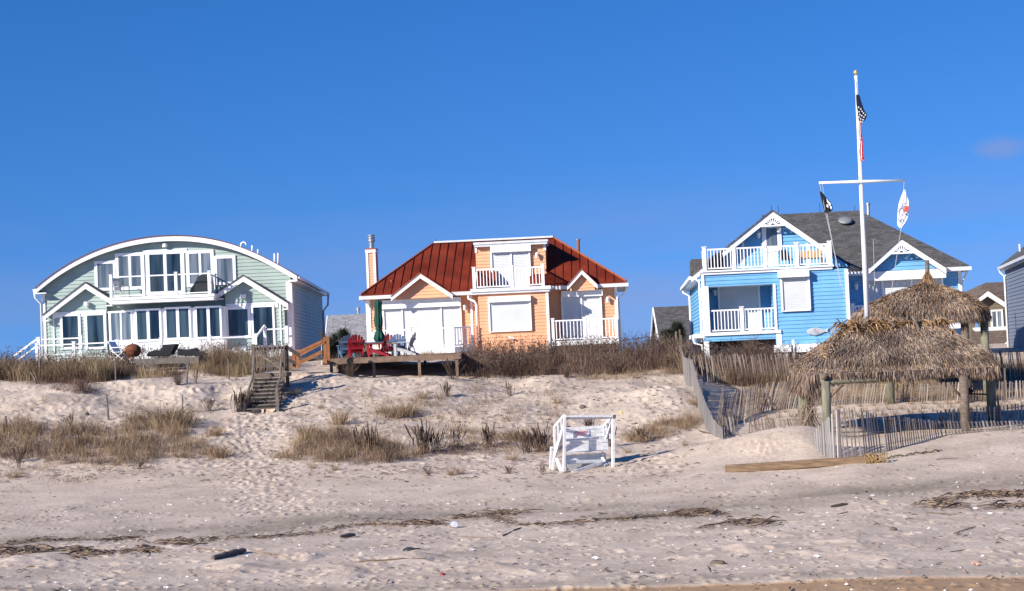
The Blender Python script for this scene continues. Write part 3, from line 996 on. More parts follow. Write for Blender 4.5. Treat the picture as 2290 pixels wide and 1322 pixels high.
    shutter(F, h, 1256, 660, 1348, 775, dr - 0.02, (1302,), (1255, 651, 1348, 661, 0.26))
    wall_lamp(F, h, 1040, 688, dl); wall_lamp(F, h, 1201, 571, dd); wall_lamp(F, h, 1359, 670, dr)
    # flood lights
    c = F.loc(1144, 756, 0)
    MB().box(c.x - 0.05, c.x + 0.05, -0.05, 0, c.z - 0.05, c.z + 0.05).lathe([(0.02, 0), (0.07, -0.16)], (c.x - 0.1, -0.06, c.z + 0.03), 8, axis='y').lathe([(0.02, 0), (0.07, -0.16)], (c.x + 0.08, -0.06, c.z - 0.03), 8, axis='y').build('flood_light', M['trim'], h)
    # balcony railing
    bz = ft
    pp = [F.x(u, 620, 0.05) for u in (1060, 1145, 1214)]
    railing(h, [(x, 0.05, bz) for x in pp], 1.07, 'bal', 0.165, 0.16, name='balcony_railing')
    railing(h, [(pp[0], 0.05, bz), (pp[0], 2.2, bz)], 1.07, 'bal', 0.165, posts=[], name='side_railing')
    railing(h, [(pp[2], 0.05, bz), (pp[2], 2.2, bz)], 1.07, 'bal', 0.165, posts=[], name='side_railing')
    # right porch
    pdp = 0.1
    zt = F.z(1307, 713, pdp); zf = zt - 1.12
    pp = [F.x(u, 730, pdp) for u in (1236, 1307, 1378)]
    railing(h, [(x, pdp, zf) for x in pp], 1.12, 'bal', 0.175, 0.16, name='porch_railing')
    railing(h, [(pp[2], pdp, zf), (pp[2], dr, zf)], 1.12, 'bal', 0.175, posts=[], name='side_railing')
    MB().box(pp[0] - 0.1, pp[2] + 0.1, pdp - 0.1, dr, zf - 0.25, zf).build('porch_floor', M['trim'], h)
    # left porch
    pdl = -1.2
    zt = F.z(917, 735, pdl); zf2 = zt - 1.06
    pp = [F.x(u, 750, pdl) for u in (828, 917, 1012)]
    railing(h, [(x, pdl, zf2) for x in pp], 1.06, 'bal', 0.165, 0.17, name='porch_railing')
    q = F.x(1056, 750, -0.3)
    railing(h, [(pp[2], pdl, zf2), (q, -0.3, zf2)], 1.06, 'bal', 0.165, 0.16, posts=[1], name='side_railing')
    railing(h, [(pp[0], pdl, zf2), (pp[0], dl, zf2)], 1.06, 'bal', 0.165, posts=[], name='side_railing')
    mb = MB().prism([(pp[0] - 0.1, pdl - 0.1, zf2 - 0.3), (pp[2] + 0.1, pdl - 0.1, zf2 - 0.3), (q + 0.1, -0.35, zf2 - 0.3), (q + 0.1, dl, zf2 - 0.3), (pp[0] - 0.1, dl, zf2 - 0.3)], (0, 0, 0.3))
    mb.build('porch_floor', M['trim'], h)
    # downspouts
    pipe(h, [F.loc(1047, 661, el - 0.05), F.loc(1048, 668, el - 0.02), F.loc(1061, 674, -0.06), F.loc(1065, 680, -0.06), F.loc(1069, 772, -0.06)], 0.06)
    pipe(h, [F.loc(822, 668, el), F.loc(824, 684, dl - 0.1), F.loc(830, 690, dl - 0.1)], 0.05)
    pipe(h, [(ER.x, er + 0.2, ER.z - 0.1), (ER.x - 0.03, er + 0.4, ER.z - 0.35), (xr + 0.1, dr + 0.2, ER.z - 0.8), (xr + 0.1, dr + 0.2, zb)], 0.055)
    return F, h


# ============================================================ BLUE HOUSE
def lattice(F, par, A, r, d):
    """sunburst fretwork hung under a gable apex"""
    mb = MB()
    y0 = d - 0.03
    c = Vector((A.x, d, A.z - 0.95 * r - 0.1))
    n = 9
    for k in range(n):
        t = math.pi * (k + 0.5) / n
        dv = Vector((math.cos(t), 0, math.sin(t)))
        mb.bar(c + dv * r * 0.22, c + dv * r * 0.85, 0.045, 0.035, up=(0, 1, 0))
    for rr in (0.22,):
        pts = [c + Vector((math.cos(t), 0, math.sin(t))) * r * rr for t in np.linspace(0, math.pi, 9)]
        mb.tube(pts, 0.03, 6)
    pts = []
    for k in range(37):
        t = math.pi * k / 36
        q = r * (0.80 + 0.09 * abs(math.sin(t * 4.5)))
        pts.append(c + Vector((math.cos(t), 0, math.sin(t))) * q)
    mb.tube(pts, 0.035, 6)
    mb.bar(c - EX * r * 1.35, c + EX * r * 1.35, 0.06, 0.05, up=(0, 1, 0))
    return mb.build('fretwork', M['white'], par)


def blue_house():
    F = Frame(1738, 780, 80, -4.0)
    h = F.empty('beach_house', 'bright blue house with dark shingle roof and white porch railings', 'house')
    zb = -2.2
    x0, x1 = F.x(1573, 690, 0), F.x(1896, 660, 0)
    zfl = F.z(1715, 599, -0.2)      # balcony floor level
    zfb = F.z(1715, 607.5, -0.2)
    ox0, ox1, oz0, oz1 = F.rect(1584, 642, 1734, 738, 0)
    ztop = zfb
    pD = 1.9
    CR, LP = 0.185, 0.034
    mb = MB()
    siding(mb, rect_poly(x0, ox1, oz1, ztop), (0, 0, 0), EX, FRONT, CR, LP)
    siding(mb, rect_poly(x0, ox0, oz0 - 0.0, oz1), (0, 0, 0), EX, FRONT, CR, LP)
    siding(mb, rect_poly(ox1, x1, F.z(1820, 776, 0), ztop), (0, 0, 0), EX, FRONT, CR, LP)
    zl = F.z(1660, 761, 0)
    siding(mb, rect_poly(x0, ox1, zl, oz0 - 0.15), (0, 0, 0), EX, FRONT, CR, LP)
    # recess
    siding(mb, rect_poly(ox0, ox1, oz0, oz1), (0, pD, 0), EX, FRONT, CR, LP)
    siding(mb, rect_poly(0, pD, oz0, oz1), (ox0 + 0.001, 0, 0), EY, EX, CR, LP)
    siding(mb, rect_poly(0, pD, oz0, oz1), (ox1 - 0.001, 0, 0), EY, -EX, CR, LP)
    # side walls
    siding(mb, rect_poly(0, 18, zl, F.z(1546, 624, 1.5) - 0.05), (x0, 0, 0), EY, -EX, CR, LP)
    siding(mb, rect_poly(0, 2.6, zb, ztop), (x1, 0, 0), EY, EX, CR, LP)
    # recessed right part
    wB = 2.6
    xR = F.x(2148, 640, wB)
    zeR = F.z(1905, 612, 2.2)
    siding(mb, rect_poly(x1 - 0.2, xR, zb, zeR), (0, wB, 0), EX, FRONT, CR, LP)
    siding(mb, rect_poly(wB, 14, zb, zeR), (xR, 0, 0), EY, EX, CR, LP)
    mb.add([(x0, 18, zb), (xR, 18, zb), (xR, 18, zeR), (x0, 18, zeR)], [(0, 1, 2, 3)])
    mb.build('wall', M['blue'], h)
    MB().box(ox0, ox1, 0.02, pD, oz1, oz1 + 0.1).build('porch_ceiling', M['trim'], h)
    MB().box(x0 - 0.02, ox1 + 0.25, -0.12, pD, oz0 - 0.15, oz0).build('porch_floor', M['trim'], h)
    # solid box under the porch; the opening's shade is painted as near-black
    MB().box(x0 + 0.5, F.x(1737, 770, 0.4), 0.5, 5.5, zb, zl - 0.02).build('undercroft_shade', M['darkfill'], h)
    MB().box(F.x(1737, 770, 0.3), x1, 0.1, 5, zb, F.z(1820, 774, 0) - 0.1).build('foundation', M['darkfill'], h)
    for u in (1580, 1743):
        a = F.x(u, 770, 0)
        MB().box(a - 0.12, a + 0.12, -0.05, 0.2, zb, zl + (0.3 if u > 1600 else 0)).build('corner_post', M['trim'], h)
    # trims
    tb = MB()
    tb.box(x0 - 0.06, ox0, -0.075, 0.1, oz0, oz1 + 0.05)
    tb.box(ox1 - 0.02, ox1 + 0.10, -0.075, 0.06, oz0, oz1)
    tb.box(x0 - 0.04, x0 + 0.10, -0.075, 0.1, oz1 + 0.053, ztop)
    tb.box(x1 - 0.1, x1 + 0.06, -0.075, 0.1, zb, ztop - 0.05)
    tb.box(xR - 0.10, xR + 0.06, wB - 0.075, wB + 0.1, zb, zeR)
    tb.box(x0 - 0.05, x0 + 0.02, 0.1, 0.6, zl, ztop - 0.6)
    tb.build_each('corner_trim', M['trim'], h)
    # balcony A
    b0, b1 = F.x(1568, 605, -0.2), F.x(1865, 600, -0.2)
    MB().box(b0, b1, -0.2, 2.3, zfb + 0.1, zfl).box(b0 + 0.06, b1 - 0.06, -0.12, 2.3, zfb - 0.02, zfb + 0.097).build('balcony_floor', M['trim'], h)
    pp = [F.x(u, 575, -0.1) for u in (1575, 1641, 1710, 1782, 1856)]
    hh = F.z(1715, 550, -0.1) - zfl
    railing(h, [(x, -0.1, zfl) for x in pp], hh, 'bal', 0.15, 0.17, name='balcony_railing')
    railing(h, [(pp[0], -0.1, zfl), (pp[0], 2.2, zfl)], hh, 'bal', 0.15, posts=[], name='side_railing')
    railing(h, [(pp[-1], -0.1, zfl), (pp[-1], 2.0, zfl)], hh, 'bal', 0.15, posts=[], name='side_railing')
    # gable A
    gd, gw = 1.65, 2.3
    A, Lf, Rf = gable_rake(F, h, (1727, 473), (1546, 619), (1862, 566), gd, 0.26, roofm='shingle', back=15, edge=0.09, roofname='gable_roof')
    s1 = (A.z - Lf.z) / (A.x - Lf.x); s2 = (A.z - Rf.z) / (Rf.x - A.x)
    mb = MB()
    xa, xb = A.x - (A.z - zfl) / s1, A.x + (A.z - zfl) / s2
    siding(mb, [(xa, zfl), (xb, zfl), (A.x, A.z - 0.06)], (0, gw, 0), EX, FRONT, CR, LP)
    mb.build('gable_wall', M['blue'], h)
    lattice(F, h, A, 0.62, gd + 0.03)
    tb = MB()
    for u, vt in ((1661, 533), (1805, 530)):
        q = F.x(u, 545, gw)
        zz = A.z - abs(q - A.x) * (s1 if q < A.x else s2) - 0.3
        tb.box(q - 0.06, q + 0.06, gw - 0.06, gw, zfl, zz)
    tb.build_each('gable_trim', M['trim'], h)
    a = F.rect(1703, 502, 1750, 600, gw)
    w = window(F, h, 1712, 511, 1739, 553, gw, 1, 0.2, 'glasspale')
    w.name = 'balcony_door'
    MB().box(*F.rect(1712, 558, 1739, 596, gw)[:2], gw - 0.04, gw - 0.005, *F.rect(1712, 558, 1739, 596, gw)[2:]).build('door_panel', M['trim'], w)
    wall_lamp(F, h, 1696, 526, gw, 0.12, 0.32)
    # side eave + gutter (left)
    MB().box(Lf.x - 0.12, Lf.x, gd, 17, Lf.z - 0.14, Lf.z + 0.02).build_each('gutter', M['trim'], h)
    MB().box(Lf.x, x0, gd + 0.1, 17, Lf.z - 0.2, Lf.z - 0.14).build_each('soffit', M['trim'], h)
    pipe(h, [(Lf.x, gd + 0.1, Lf.z - 0.05), (Lf.x + 0.2, gd + 0.1, Lf.z - 0.12), (x0 - 0.12, 0.5, Lf.z - 0.3), (x0 - 0.12, 0.5, zl)], 0.05)
    pipe(h, [(Lf.x, 15.5, Lf.z - 0.1), (Lf.x, 15.5, Lf.z - 0.3), (x0 - 0.1, 15.5, Lf.z - 0.5), (x0 - 0.1, 15.5, zb)], 0.07)
    # small rear dormer on the left slope
    q = F.rect(1546, 580, 1572, 612, 9)
    MB().box(q[0], q[1] + 0.6, 9, 12, q[2], q[3]).build('rear_dormer', M['shingle'], h)
    # main roof
    er, rg = 2.1, 8.0
    E1 = F.loc(1863, 611.5, er); E2 = F.loc(2167, 597.5, er); E2.z = E1.z
    R2 = F.loc(1920, 475, rg); R1 = F.loc(1727, 474, rg); R1.z = R2.z
    mb = MB()
    mb.prism([(A.x, er, E1.z), (E2.x, er, E1.z), (R2.x, rg, R2.z), (A.x, rg, R2.z)], (0, 0, 0.1))
    mb.prism([(E2.x, er, E1.z), (E2.x, 2 * rg - er, E1.z), (R2.x, rg, R2.z)], (0, 0, 0.1))
    mb.prism([(A.x, 2 * rg - er, E1.z), (A.x, rg, R2.z), (R2.x, rg, R2.z), (E2.x, 2 * rg - er, E1.z)], (0, 0, 0.1))
    mb.build('hip_roof', M['shingle'], h)
    # ridge
    gut = MB().box(x1 - 0.75, F.x(1945, 608, er), er - 0.12, er + 0.05, E1.z - 0.15, E1.z + 0.03)
    gut.box(F.x(2112, 600, er), E2.x + 0.1, er - 0.12, er + 0.05, E1.z - 0.15, E1.z + 0.03)
    gut.box(E2.x - 0.02, E2.x + 0.1, er + 0.053, 13, E1.z - 0.15, E1.z + 0.03)
    gut.build_each('gutter', M['gutter'], h)
    MB().box(x1 - 0.7, E2.x - 0.02, er + 0.06, wB, E1.z - 0.16, E1.z - 0.1).build_each('soffit', M['trim'], h)
    pipe(h, [(E2.x, er + 0.3, E1.z - 0.12), (E2.x - 0.1, er + 0.4, E1.z - 0.35), (xR + 0.08, wB + 0.1, E1.z - 0.75), (xR + 0.08, wB + 0.1, zb)], 0.055)
    # gable B
    gB, wG = 1.55, 2.08
    A2, L2, R2_ = gable_rake(F, h, (2015, 535), (1943, 600), (2116, 600), gB, 0.26, roofm='shingle', back=4.5, edge=0.08)
    mb = MB()
    zz = F.z(2015, 606, wG)
    siding(mb, [(L2.x + 0.1, zz), (R2_.x - 0.1, zz), (R2_.x - 0.1, R2_.z - 0.08), (A2.x, A2.z - 0.08), (L2.x + 0.1, L2.z - 0.08)], (0, wG, 0), EX, FRONT, CR, LP)
    mb.build('gable_wall', M['blue'], h)
    lattice(F, h, A2, 0.6, gB + 0.03)
    a = F.rect(1936, 609, 2115, 621, wG)
    MB().box(a[0], a[1], wG - 0.12, wB, a[2], a[3]).build('shutter_box', M['trim'], h)
    shutter(F, h, 1937, 628, 2112, 740, wB - 0.03, (1975, 2040), None)
    shutter(F, h, 1746, 620, 1811, 692, -0.02, (), (1740, 606, 1810, 618, 0.36), 'shutter', True, 'window_shutter')
    shutter(F, h, 1606, 641, 1701, 738, pD - 0.02, (), None)
    wall_lamp(F, h, 1913.5, 641, wB, 0.13, 0.34)
    wall_lamp(F, h, 1598, 655, pD, 0.12, 0.3, 'vinyl_grey')
    # porch rails
    pz = oz0
    hh = F.z(1660, 690, 0.05) - pz
    railing(h, [(ox0 + 0.05, 0.05, pz), (F.x(1659, 710, 0.05), 0.05, pz), (ox1, 0.05, pz)], hh, 'bal', 0.15, 0.17, posts=[1], name='porch_railing')
    dB = 1.0
    zt = F.z(1935, 682, dB); zf = zt - 1.05
    railing(h, [(F.x(u, 700, dB), dB, zf) for u in (1907, 1965, 2040, 2120)], 1.05, 'bal', 0.15, 0.16, name='porch_railing')
    MB().box(F.x(1902, 700, dB), F.x(2150, 700, dB), dB - 0.1, wB, zf - 0.25, zf).build('porch_floor', M['trim'], h)
    # lower white band and step boxes
    a = F.rect(1779, 770, 1900, 783, -0.5)
    MB().box(a[0], a[1], -0.5, 0, a[2], a[3]).build('skirt_board', M['trim'], h)
    a = F.rect(1732, 772, 1770, 787, -0.7)
    MB().box(a[0], a[1], -0.7, -0.1, a[2], a[3]).box(a[0] + 0.15, a[0] + 0.3, -0.6, -0.4, zb, a[2]).box(a[1] - 0.3, a[1] - 0.15, -0.6, -0.4, zb, a[2]).build('step_deck', M['trim'], h)
    a = F.rect(1771, 760, 1778, 800, -0.6)
    MB().box(a[0], a[1], -0.6, -0.45, a[2], a[3]).build('step_post', M['trim'], h)
    # lower side deck edge (left)
    MB().box(x0 - 0.4, x0 - 0.02, 0.2, 10, oz0 - 0.22, oz0 - 0.02).build('side_deck', M['trim'], h)
    pipe(h, [F.loc(1550, 758, 1.0), F.loc(1553, 768, 1.0), F.loc(1570, 772, 0.6), F.loc(1572, 790, 0.6)], 0.045)
    # fish ornament
    c = F.loc(1826, 741, -0.08)
    prof = [(-0.5, 0.0), (-0.42, 0.08), (-0.2, 0.17), (0.05, 0.18), (0.3, 0.09), (0.42, 0.03), (0.62, 0.16), (0.55, 0.0), (0.66, -0.12), (0.42, -0.04), (0.2, -0.13), (-0.1, -0.20), (-0.38, -0.12)]
    o = MB().prism([(c.x + a_ * 0.95, -0.12, c.z + b_) for a_, b_ in prof], (0, 0.09, 0)).build('fish_ornament', M['fish'], h, bevel=0.03)
    # roof vent dome, flue, rods
    def on_roof(u, v):
        # point on the front slope under this pixel
        n = Vector((0, -(R2.z - E1.z), (rg - er))).normalized()
        r = ray(u, v)
        o = F.world((E1.x, er, E1.z + 0.1))
        nw = F.ex * n.x + F.ey * n.y + EZ * n.z
        t = (o - CAM).dot(nw) / r.dot(nw)
        p = CAM + r * t - F.O
        return Vector((p.dot(F.ex), p.dot(F.ey), p.z)), n
    p, n = on_roof(1890, 500)
    vm = MB().lathe([(0.12, 0.0), (0.12, 0.12), (0.35, 0.14), (0.36, 0.18), (0.30, 0.25), (0.15, 0.29), (0.02, 0.30)], (0, 0, 0), 20)
    rx = Matrix.Rotation(math.atan2(-n.y, n.z), 3, 'X')
    vm.v = [tuple(rx @ Vector(q_) + p) for q_ in vm.v]
    vm.build('roof_vent', mat('grey_vent', (0.20, 0.21, 0.22), 0.5, 0.1), h)
    a, b_ = F.loc(1941, 456, 9), F.loc(1942, 500, 9)
    MB().tube([b_, a], 0.09, 8).lathe([(0.13, -0.05), (0.13, 0.04)], a, 8).build('roof_flue', M['metal'], h)
    for (u, v0, d) in ((1725, 459, 2), (1740, 460, rg), (1833, 455, rg), (1911, 460, rg)):
        a = F.loc(u, v0, d)
        MB().tube([a, a - EZ * 0.55], 0.013, 5).build('lightning_rod', M['black'], h)
    return F, h, zfl


FM, hm, zfM, zdM = mint_house()
FO, ho = orange_house()
FB, hb_, zfB = blue_house()


# ============================================================ NEIGHBOURS
def right_grey_house():
    F = Frame(2259, 790, 101, -10.7)
    h = F.empty('neighbour_house', 'dark grey sided house cut off at the right edge', 'house')
    zb = -1.5
    e = F.loc(2236, 598, 0)
    ex_, ze = e.x, e.z
    sl, X1, Yn = 0.72, 12.0, -23.0
    mid = X1 / 2
    zr = ze + sl * (mid - ex_)
    mb = MB()
    siding(mb, rect_poly(Yn, 0, zb, ze), (0, 0, 0), EY, -EX, 0.208, 0.036)
    siding(mb, rect_poly(Yn, 0, zb, ze), (X1, 0, 0), EY, EX, 0.208, 0.036)
    for yy, n in ((Yn, FRONT), (0, -FRONT)):
        siding(mb, [(0, zb), (X1, zb), (X1, ze), (mid, zr - 0.15), (0, ze)], (0, yy, 0), EX, n, 0.208, 0.036)
    mb.build('wall', M['greysiding'], h)
    rb = MB()
    x2 = X1 - ex_
    A0, A1 = Vector((mid, 0.3, zr)), Vector((mid, Yn - 0.5, zr))
    rb.prism([(ex_, 0.3, ze), A0, A1, (ex_, Yn - 0.5, ze)], (0, 0, 0.12))
    rb.prism([A0, (x2, 0.3, ze), (x2, Yn - 0.5, ze), A1], (0, 0, 0.12))
    rb.build('roof', M['shingle'], h)
    MB().box(ex_ - 0.12, ex_, Yn - 0.5, 0.3, ze - 0.14, ze + 0.02).build_each('gutter', M['gutter'], h)
    MB().box(ex_, 0, Yn - 0.4, 0.2, ze - 0.2, ze - 0.14).build_each('soffit', M['trim'], h)
    MB().prism([(ex_, 0.31, ze - 0.02), (mid, 0.31, zr - 0.02), (mid, 0.31, zr - 0.24), (ex_, 0.31, ze - 0.2)], (0, 0.1, 0)).build('rake_board', M['trim'], h)
    MB().box(-0.06, 0.02, -0.12, 0.04, zb, ze - 0.2).build_each('corner_trim', M['trim'], h)
    pipe(h, [(ex_ - 0.06, -0.15, ze - 0.1), (ex_ - 0.03, -0.15, ze - 0.3), (-0.12, -0.25, ze - 0.55), (-0.12, -0.25, zb)], 0.05)
    p = F.loc(2280, 546, -3)
    MB().tube([p, p - EZ * 0.9], 0.05, 8).build('vent_pipe', M['trim'], h)
    return h


def brown_house():
    F = Frame(2220, 780, 118, 0)
    h = F.empty('neighbour_house', 'brown house with white gable edge seen beyond the rear tiki hut', 'house')
    zb = -2
    A, Lp, Rp = gable_rake(F, h, (2208, 650), (2186, 667), (2262, 686), -0.6, 0.35, roofm='shingleb', back=8, edge=0.1)
    x0, x1 = F.x(2188, 700, 0), F.x(2265, 700, 0)
    mb = MB()
    s2 = (A.z - Rp.z) / (Rp.x - A.x)
    siding(mb, [(x0, zb), (x1, zb), (x1, Rp.z + 0.0), (A.x, A.z - 0.1), (x0, A.z - 0.1 - (A.x - x0) * s2)], (0, 0, 0), EX, FRONT, 0.22, 0.03)
    mb.box(x0 - 5, x0 - 0.01, 1, 9, zb, Lp.z - 0.5)
    mb.box(x1 + 0.01, x1 + 6, 1, 9, zb, Lp.z - 0.5)
    mb.build('wall', M['brownsiding'], h)
    rb = MB()
    E1, E2 = F.loc(2172, 672, 1), F.loc(2330, 668, 1); R1, R2 = F.loc(2204, 637, 5), F.loc(2300, 634, 5)
    E2.z = E1.z; R2.z = R1.z
    rb.prism([E1, E2, R2, R1], (0, 0, 0.15)).prism([E1, R1, (E1.x, 9, E1.z)], (0, 0, 0.15)).prism([(E1.x, 9, E1.z), R1, R2, (E2.x, 9, E1.z)], (0, 0, 0.15))
    rb.build('roof', M['shingleb'], h)
    window(F, h, 2218, 697, 2240, 733, -0.02, 2, 0.12, 'glasspale')
    a = F.rect(2180, 733, 2262, 738, -0.5)
    MB().box(a[0], a[1], -0.5, 0, a[2], a[3]).build('sill_band', M['trim'], h)
    l0, l1, l2, l3 = F.loc(2172, 742, -1.5), F.loc(2262, 738, -0.1), F.loc(2262, 785, -3), F.loc(2172, 787, -3)
    MB().prism([F.loc(2172, 742, -0.3), F.loc(2262, 738, -0.3), F.loc(2262, 785, -3), F.loc(2172, 787, -3)], (0, 0, 0.12)).build('porch_roof', M['shingleb'], h)
    MB().bar(F.loc(2240, 783, -3.2), F.loc(2266, 757, -3.2), 0.1, 0.3).build('porch_rake', M['trim'], h)


def far_roof_house(u0, v0, u1, v1, ub, Y, label, ms, wallm, lite=None):
    F = Frame((u0 + u1) / 2, 790, Y, 0)
    h = F.empty('neighbour_house', label, 'house')
    R1, R2 = F.loc(u0 + 6, v0, 4), F.loc(u1, v1, 4); R2.z = R1.z
    E1, E2 = F.loc(u0, ub, 0), F.loc(u1, ub, 0); E2.z = E1.z
    R1.x = E1.x
    rb = MB().prism([E1, E2, (E2.x, 4, R1.z), R1], (0, 0, 0.12)).prism([R1, (E2.x, 4, R1.z), (E2.x, 8, E1.z), (E1.x, 8, E1.z)], (0, 0, 0.12))
    rb.build('roof', M[ms], h)
    mb = MB()
    mb.box(E1.x + 0.3, E2.x - 0.3, 0.4, 7.6, -3, E1.z)
    for xx in (E1.x + 0.2, E2.x - 0.4):
        mb.prism([(xx, 0.4, E1.z - 0.02), (xx, 7.6, E1.z - 0.02), (xx, 4, R1.z - 0.06)], (0.18, 0, 0))
    mb.build('wall', M[wallm], h)
    MB().bar((E1.x - 0.03, 0, E1.z), (E1.x - 0.03, 4, R1.z), 0.08, 0.25).bar((E1.x - 0.03, 4, R1.z), (E1.x - 0.03, 8, E1.z), 0.08, 0.25).build('rake_board', M['trim'], h)
    if lite:
        a = F.loc(lite, v0 - 20, 4.2)
        MB().tube([a, a - EZ * 1.2], 0.09, 8).lathe([(0.16, 0), (0.16, 0.22)], a - EZ * 0.2, 8).build('chimney_flue', M['metal'], h)
    return F, h


right_grey_house()
brown_house()
far_roof_house(724, 709, 822, 705, 790, 135, 'house with pale grey shingle roof between the mint and orange houses', 'shinglel', 'greysiding', 801)
far_roof_house(1476, 690, 1560, 686, 778, 118, 'dark shingled house just left of the blue house', 'shingle', 'greysiding')
# ============================================================ SAND
def wpoly(pts): return [G(u, v) for u, v in pts]


WR = [wpoly(p) for p in (
    [(-60, 1240), (60, 1212), (250, 1206), (330, 1200)],
    [(-60, 1245), (100, 1232), (250, 1235), (330, 1233)],
    [(430, 1206), (560, 1206), (700, 1197), (800, 1176), (930, 1172), (1010, 1172)],
    [(1010, 1160), (1080, 1150), (1160, 1178), (1240, 1176), (1330, 1168), (1420, 1162), (1520, 1153), (1590, 1146)],
    [(1570, 1183), (1640, 1170), (1670, 1163)],
    [(2080, 1124), (2150, 1112), (2230, 1104), (2330, 1100)])]
DAMP = [wpoly(p) for p in (
    [(-100, 1222), (150, 1207), (330, 1190), (480, 1182)],
    [(540, 1190), (700, 1165), (900, 1152), (1060, 1150), (1200, 1140), (1320, 1135)],
    [(1450, 1150), (1560, 1138), (1750, 1118), (1950, 1098), (2150, 1084), (2400, 1076)])]


def seg_dist(px, py, poly, sy=1.0):
    d = np.full(px.shape, 1e9)
    for a, b_ in zip(poly[:-1], poly[1:]):
        ax, ay, bx, by = a.x, a.y * sy, b_.x, b_.y * sy
        vx, vy = bx - ax, by - ay
        t = np.clip(((px - ax) * vx + (py * sy - ay) * vy) / (vx * vx + vy * vy), 0, 1)
        d = np.minimum(d, np.hypot(px - ax - t * vx, py * sy - ay - t * vy))
    return d


def sand():
    s = np.concatenate([np.linspace(-1.6, -0.34, 30)[:-1], np.linspace(-0.34, 0.34, 1000), np.linspace(0.34, 1.6, 30)[1:]])
    y = np.concatenate([np.array([-60, -20, 5, 18, 22]), 25 * (92 / 25.0) ** np.linspace(0, 1, 760), np.array([96, 102, 110, 120, 140, 180, 260, 500, 1200, 4000])])
    S, Yg = np.meshgrid(s, y)
    Xg = S * np.maximum(Yg, 20)
    Z = base_z(Xg, Yg)
    Z = np.where(Yg < 24, Z - (24 - np.minimum(Yg, 24)) * 0.03, Z)
    near = (Yg < 92) & (Yg > 22)
    dune = np.clip((Yg - 55) / 6, 0, 1)
    # churned sand: thresholded ripples and hollows
    n1 = fbm(Xg * 1.3, Yg * 1.1, 4, 21)
    n2 = fbm(Xg * 4.2, Yg * 3.4, 3, 33)
    smooth = np.clip(1.2 - seg_dist(Xg, Yg, wpoly([(1480, 1020), (1700, 985), (1820, 975)])) / 2.2, 0, 1)
    mid = np.exp(-((Yg - 48) / 5.0) ** 2)
    rough = (0.35 + 0.65 * dune) * (1 - 0.85 * smooth) * (1 - 0.45 * mid)
    Z = Z + near * (n1 * 0.09 + n2 * 0.028) * rough
    # near beach: low mounds of kicked sand between Y 28 and 42
    nb = np.clip(1 - np.abs(Yg - 35) / 8, 0, 1)
    Z = Z + near * nb * np.maximum(fbm(Xg * 0.9, Yg * 0.9, 3, 55) - 0.05, 0) * 0.35
    # footprints
    pits = []
    rs = np.random.RandomState(3)
    path = wpoly([(590, 922), (560, 960), (545, 1000), (560, 1050), (590, 1100), (640, 1150)])
    for k in range(520):
        i = rs.randint(0, len(path) - 1); t = rs.rand()
        p = path[i] * (1 - t) + path[i + 1] * t
        pits.append((p.x + rs.normal(0, 0.75), p.y + rs.normal(0, 0.5), rs.uniform(0.06, 0.17), rs.uniform(0.008, 0.038)))
    for k in range(1500):
        u = rs.uniform(-50, 1540); v = rs.uniform(835, 1060)
        p = G(u, v)
        pits.append((p.x, p.y, rs.uniform(0.07, 0.20), rs.uniform(0.01, 0.04)))
    for k in range(1300):
        Y = rs.uniform(27, 47); xx = rs.uniform(-0.32, 0.32) * Y
        pits.append((xx, Y, rs.uniform(0.05, 0.14), rs.uniform(0.008, 0.03)))
    for k in range(26):
        p = G(rs.normal(1710, 22), rs.normal(1000, 9))
        pits.append((p.x, p.y, rs.uniform(0.08, 0.12), rs.uniform(0.012, 0.025)))
    for (px, py, r, dep) in pits:
        i0, i1 = np.searchsorted(y, py - 3 * r), np.searchsorted(y, py + 3 * r)
        if i1 <= i0: continue
        ss = px / py
        j0, j1 = np.searchsorted(s, ss - 3.2 * r / py), np.searchsorted(s, ss + 3.2 * r / py)
        if j1 <= j0: continue
        dx = Xg[i0:i1, j0:j1] - px; dy = (Yg[i0:i1, j0:j1] - py) * 0.75
        q = (dx * dx + dy * dy) / (r * r)
        Z[i0:i1, j0:j1] += -dep * np.exp(-q * 1.6) + dep * 0.55 * np.exp(-((np.sqrt(q) - 1.35) ** 2) * 6)
    # hollow added under the open stairs to darken the gaps between treads
    sa, sb_ = G(588, 915), G(600, 850)
    Z -= 0.55 * np.exp(-((Xg - 0.5 * (sa.x + sb_.x) - 0.05) / 0.62) ** 4) * np.clip((Yg - 65.4) / 0.35, 0, 1) * np.clip((69.2 - Yg) / 0.8, 0, 1)
    # small dark bank at the front right where wet sand begins
    stain = np.zeros_like(Z)
    for p, w in zip(DAMP, (0.9, 1.1, 1.5)):
        stain = np.maximum(stain, np.exp(-(seg_dist(Xg, Yg, p, 0.9) / w) ** 2))
    for p in WR:
        stain = np.maximum(stain, 0.35 * np.exp(-(seg_dist(Xg, Yg, p, 0.9) / 0.3) ** 2))
    stain *= np.clip(0.75 + 1.6 * fbm(Xg * 0.6, Yg * 0.8, 4, 77), 0.15, 1)
    a_, b2 = G(560, 1330), G(2290, 1288)
    wl = a_.y + (Xg - a_.x) * (b2.y - a_.y) / (b2.x - a_.x)
    wet = np.clip((wl + 0.10 * fbm(Xg * 1.1, Yg, 3, 5) - Yg) / 0.06, 0, 1)
    band = np.exp(-((Yg - wl - 0.5) / 0.55) ** 2) * 0.5
    stain = np.maximum(stain, band)
    Z = Z - wet * 0.035
    ny, nx = Z.shape
    V = np.stack([Xg, Yg, Z], -1).reshape(-1, 3)
    i, j = np.meshgrid(np.arange(ny - 1), np.arange(nx - 1), indexing='ij')
    q = np.stack([i * nx + j, i * nx + j + 1, (i + 1) * nx + j + 1, (i + 1) * nx + j], -1).reshape(-1, 4)
    me = bpy.data.meshes.new('sand')
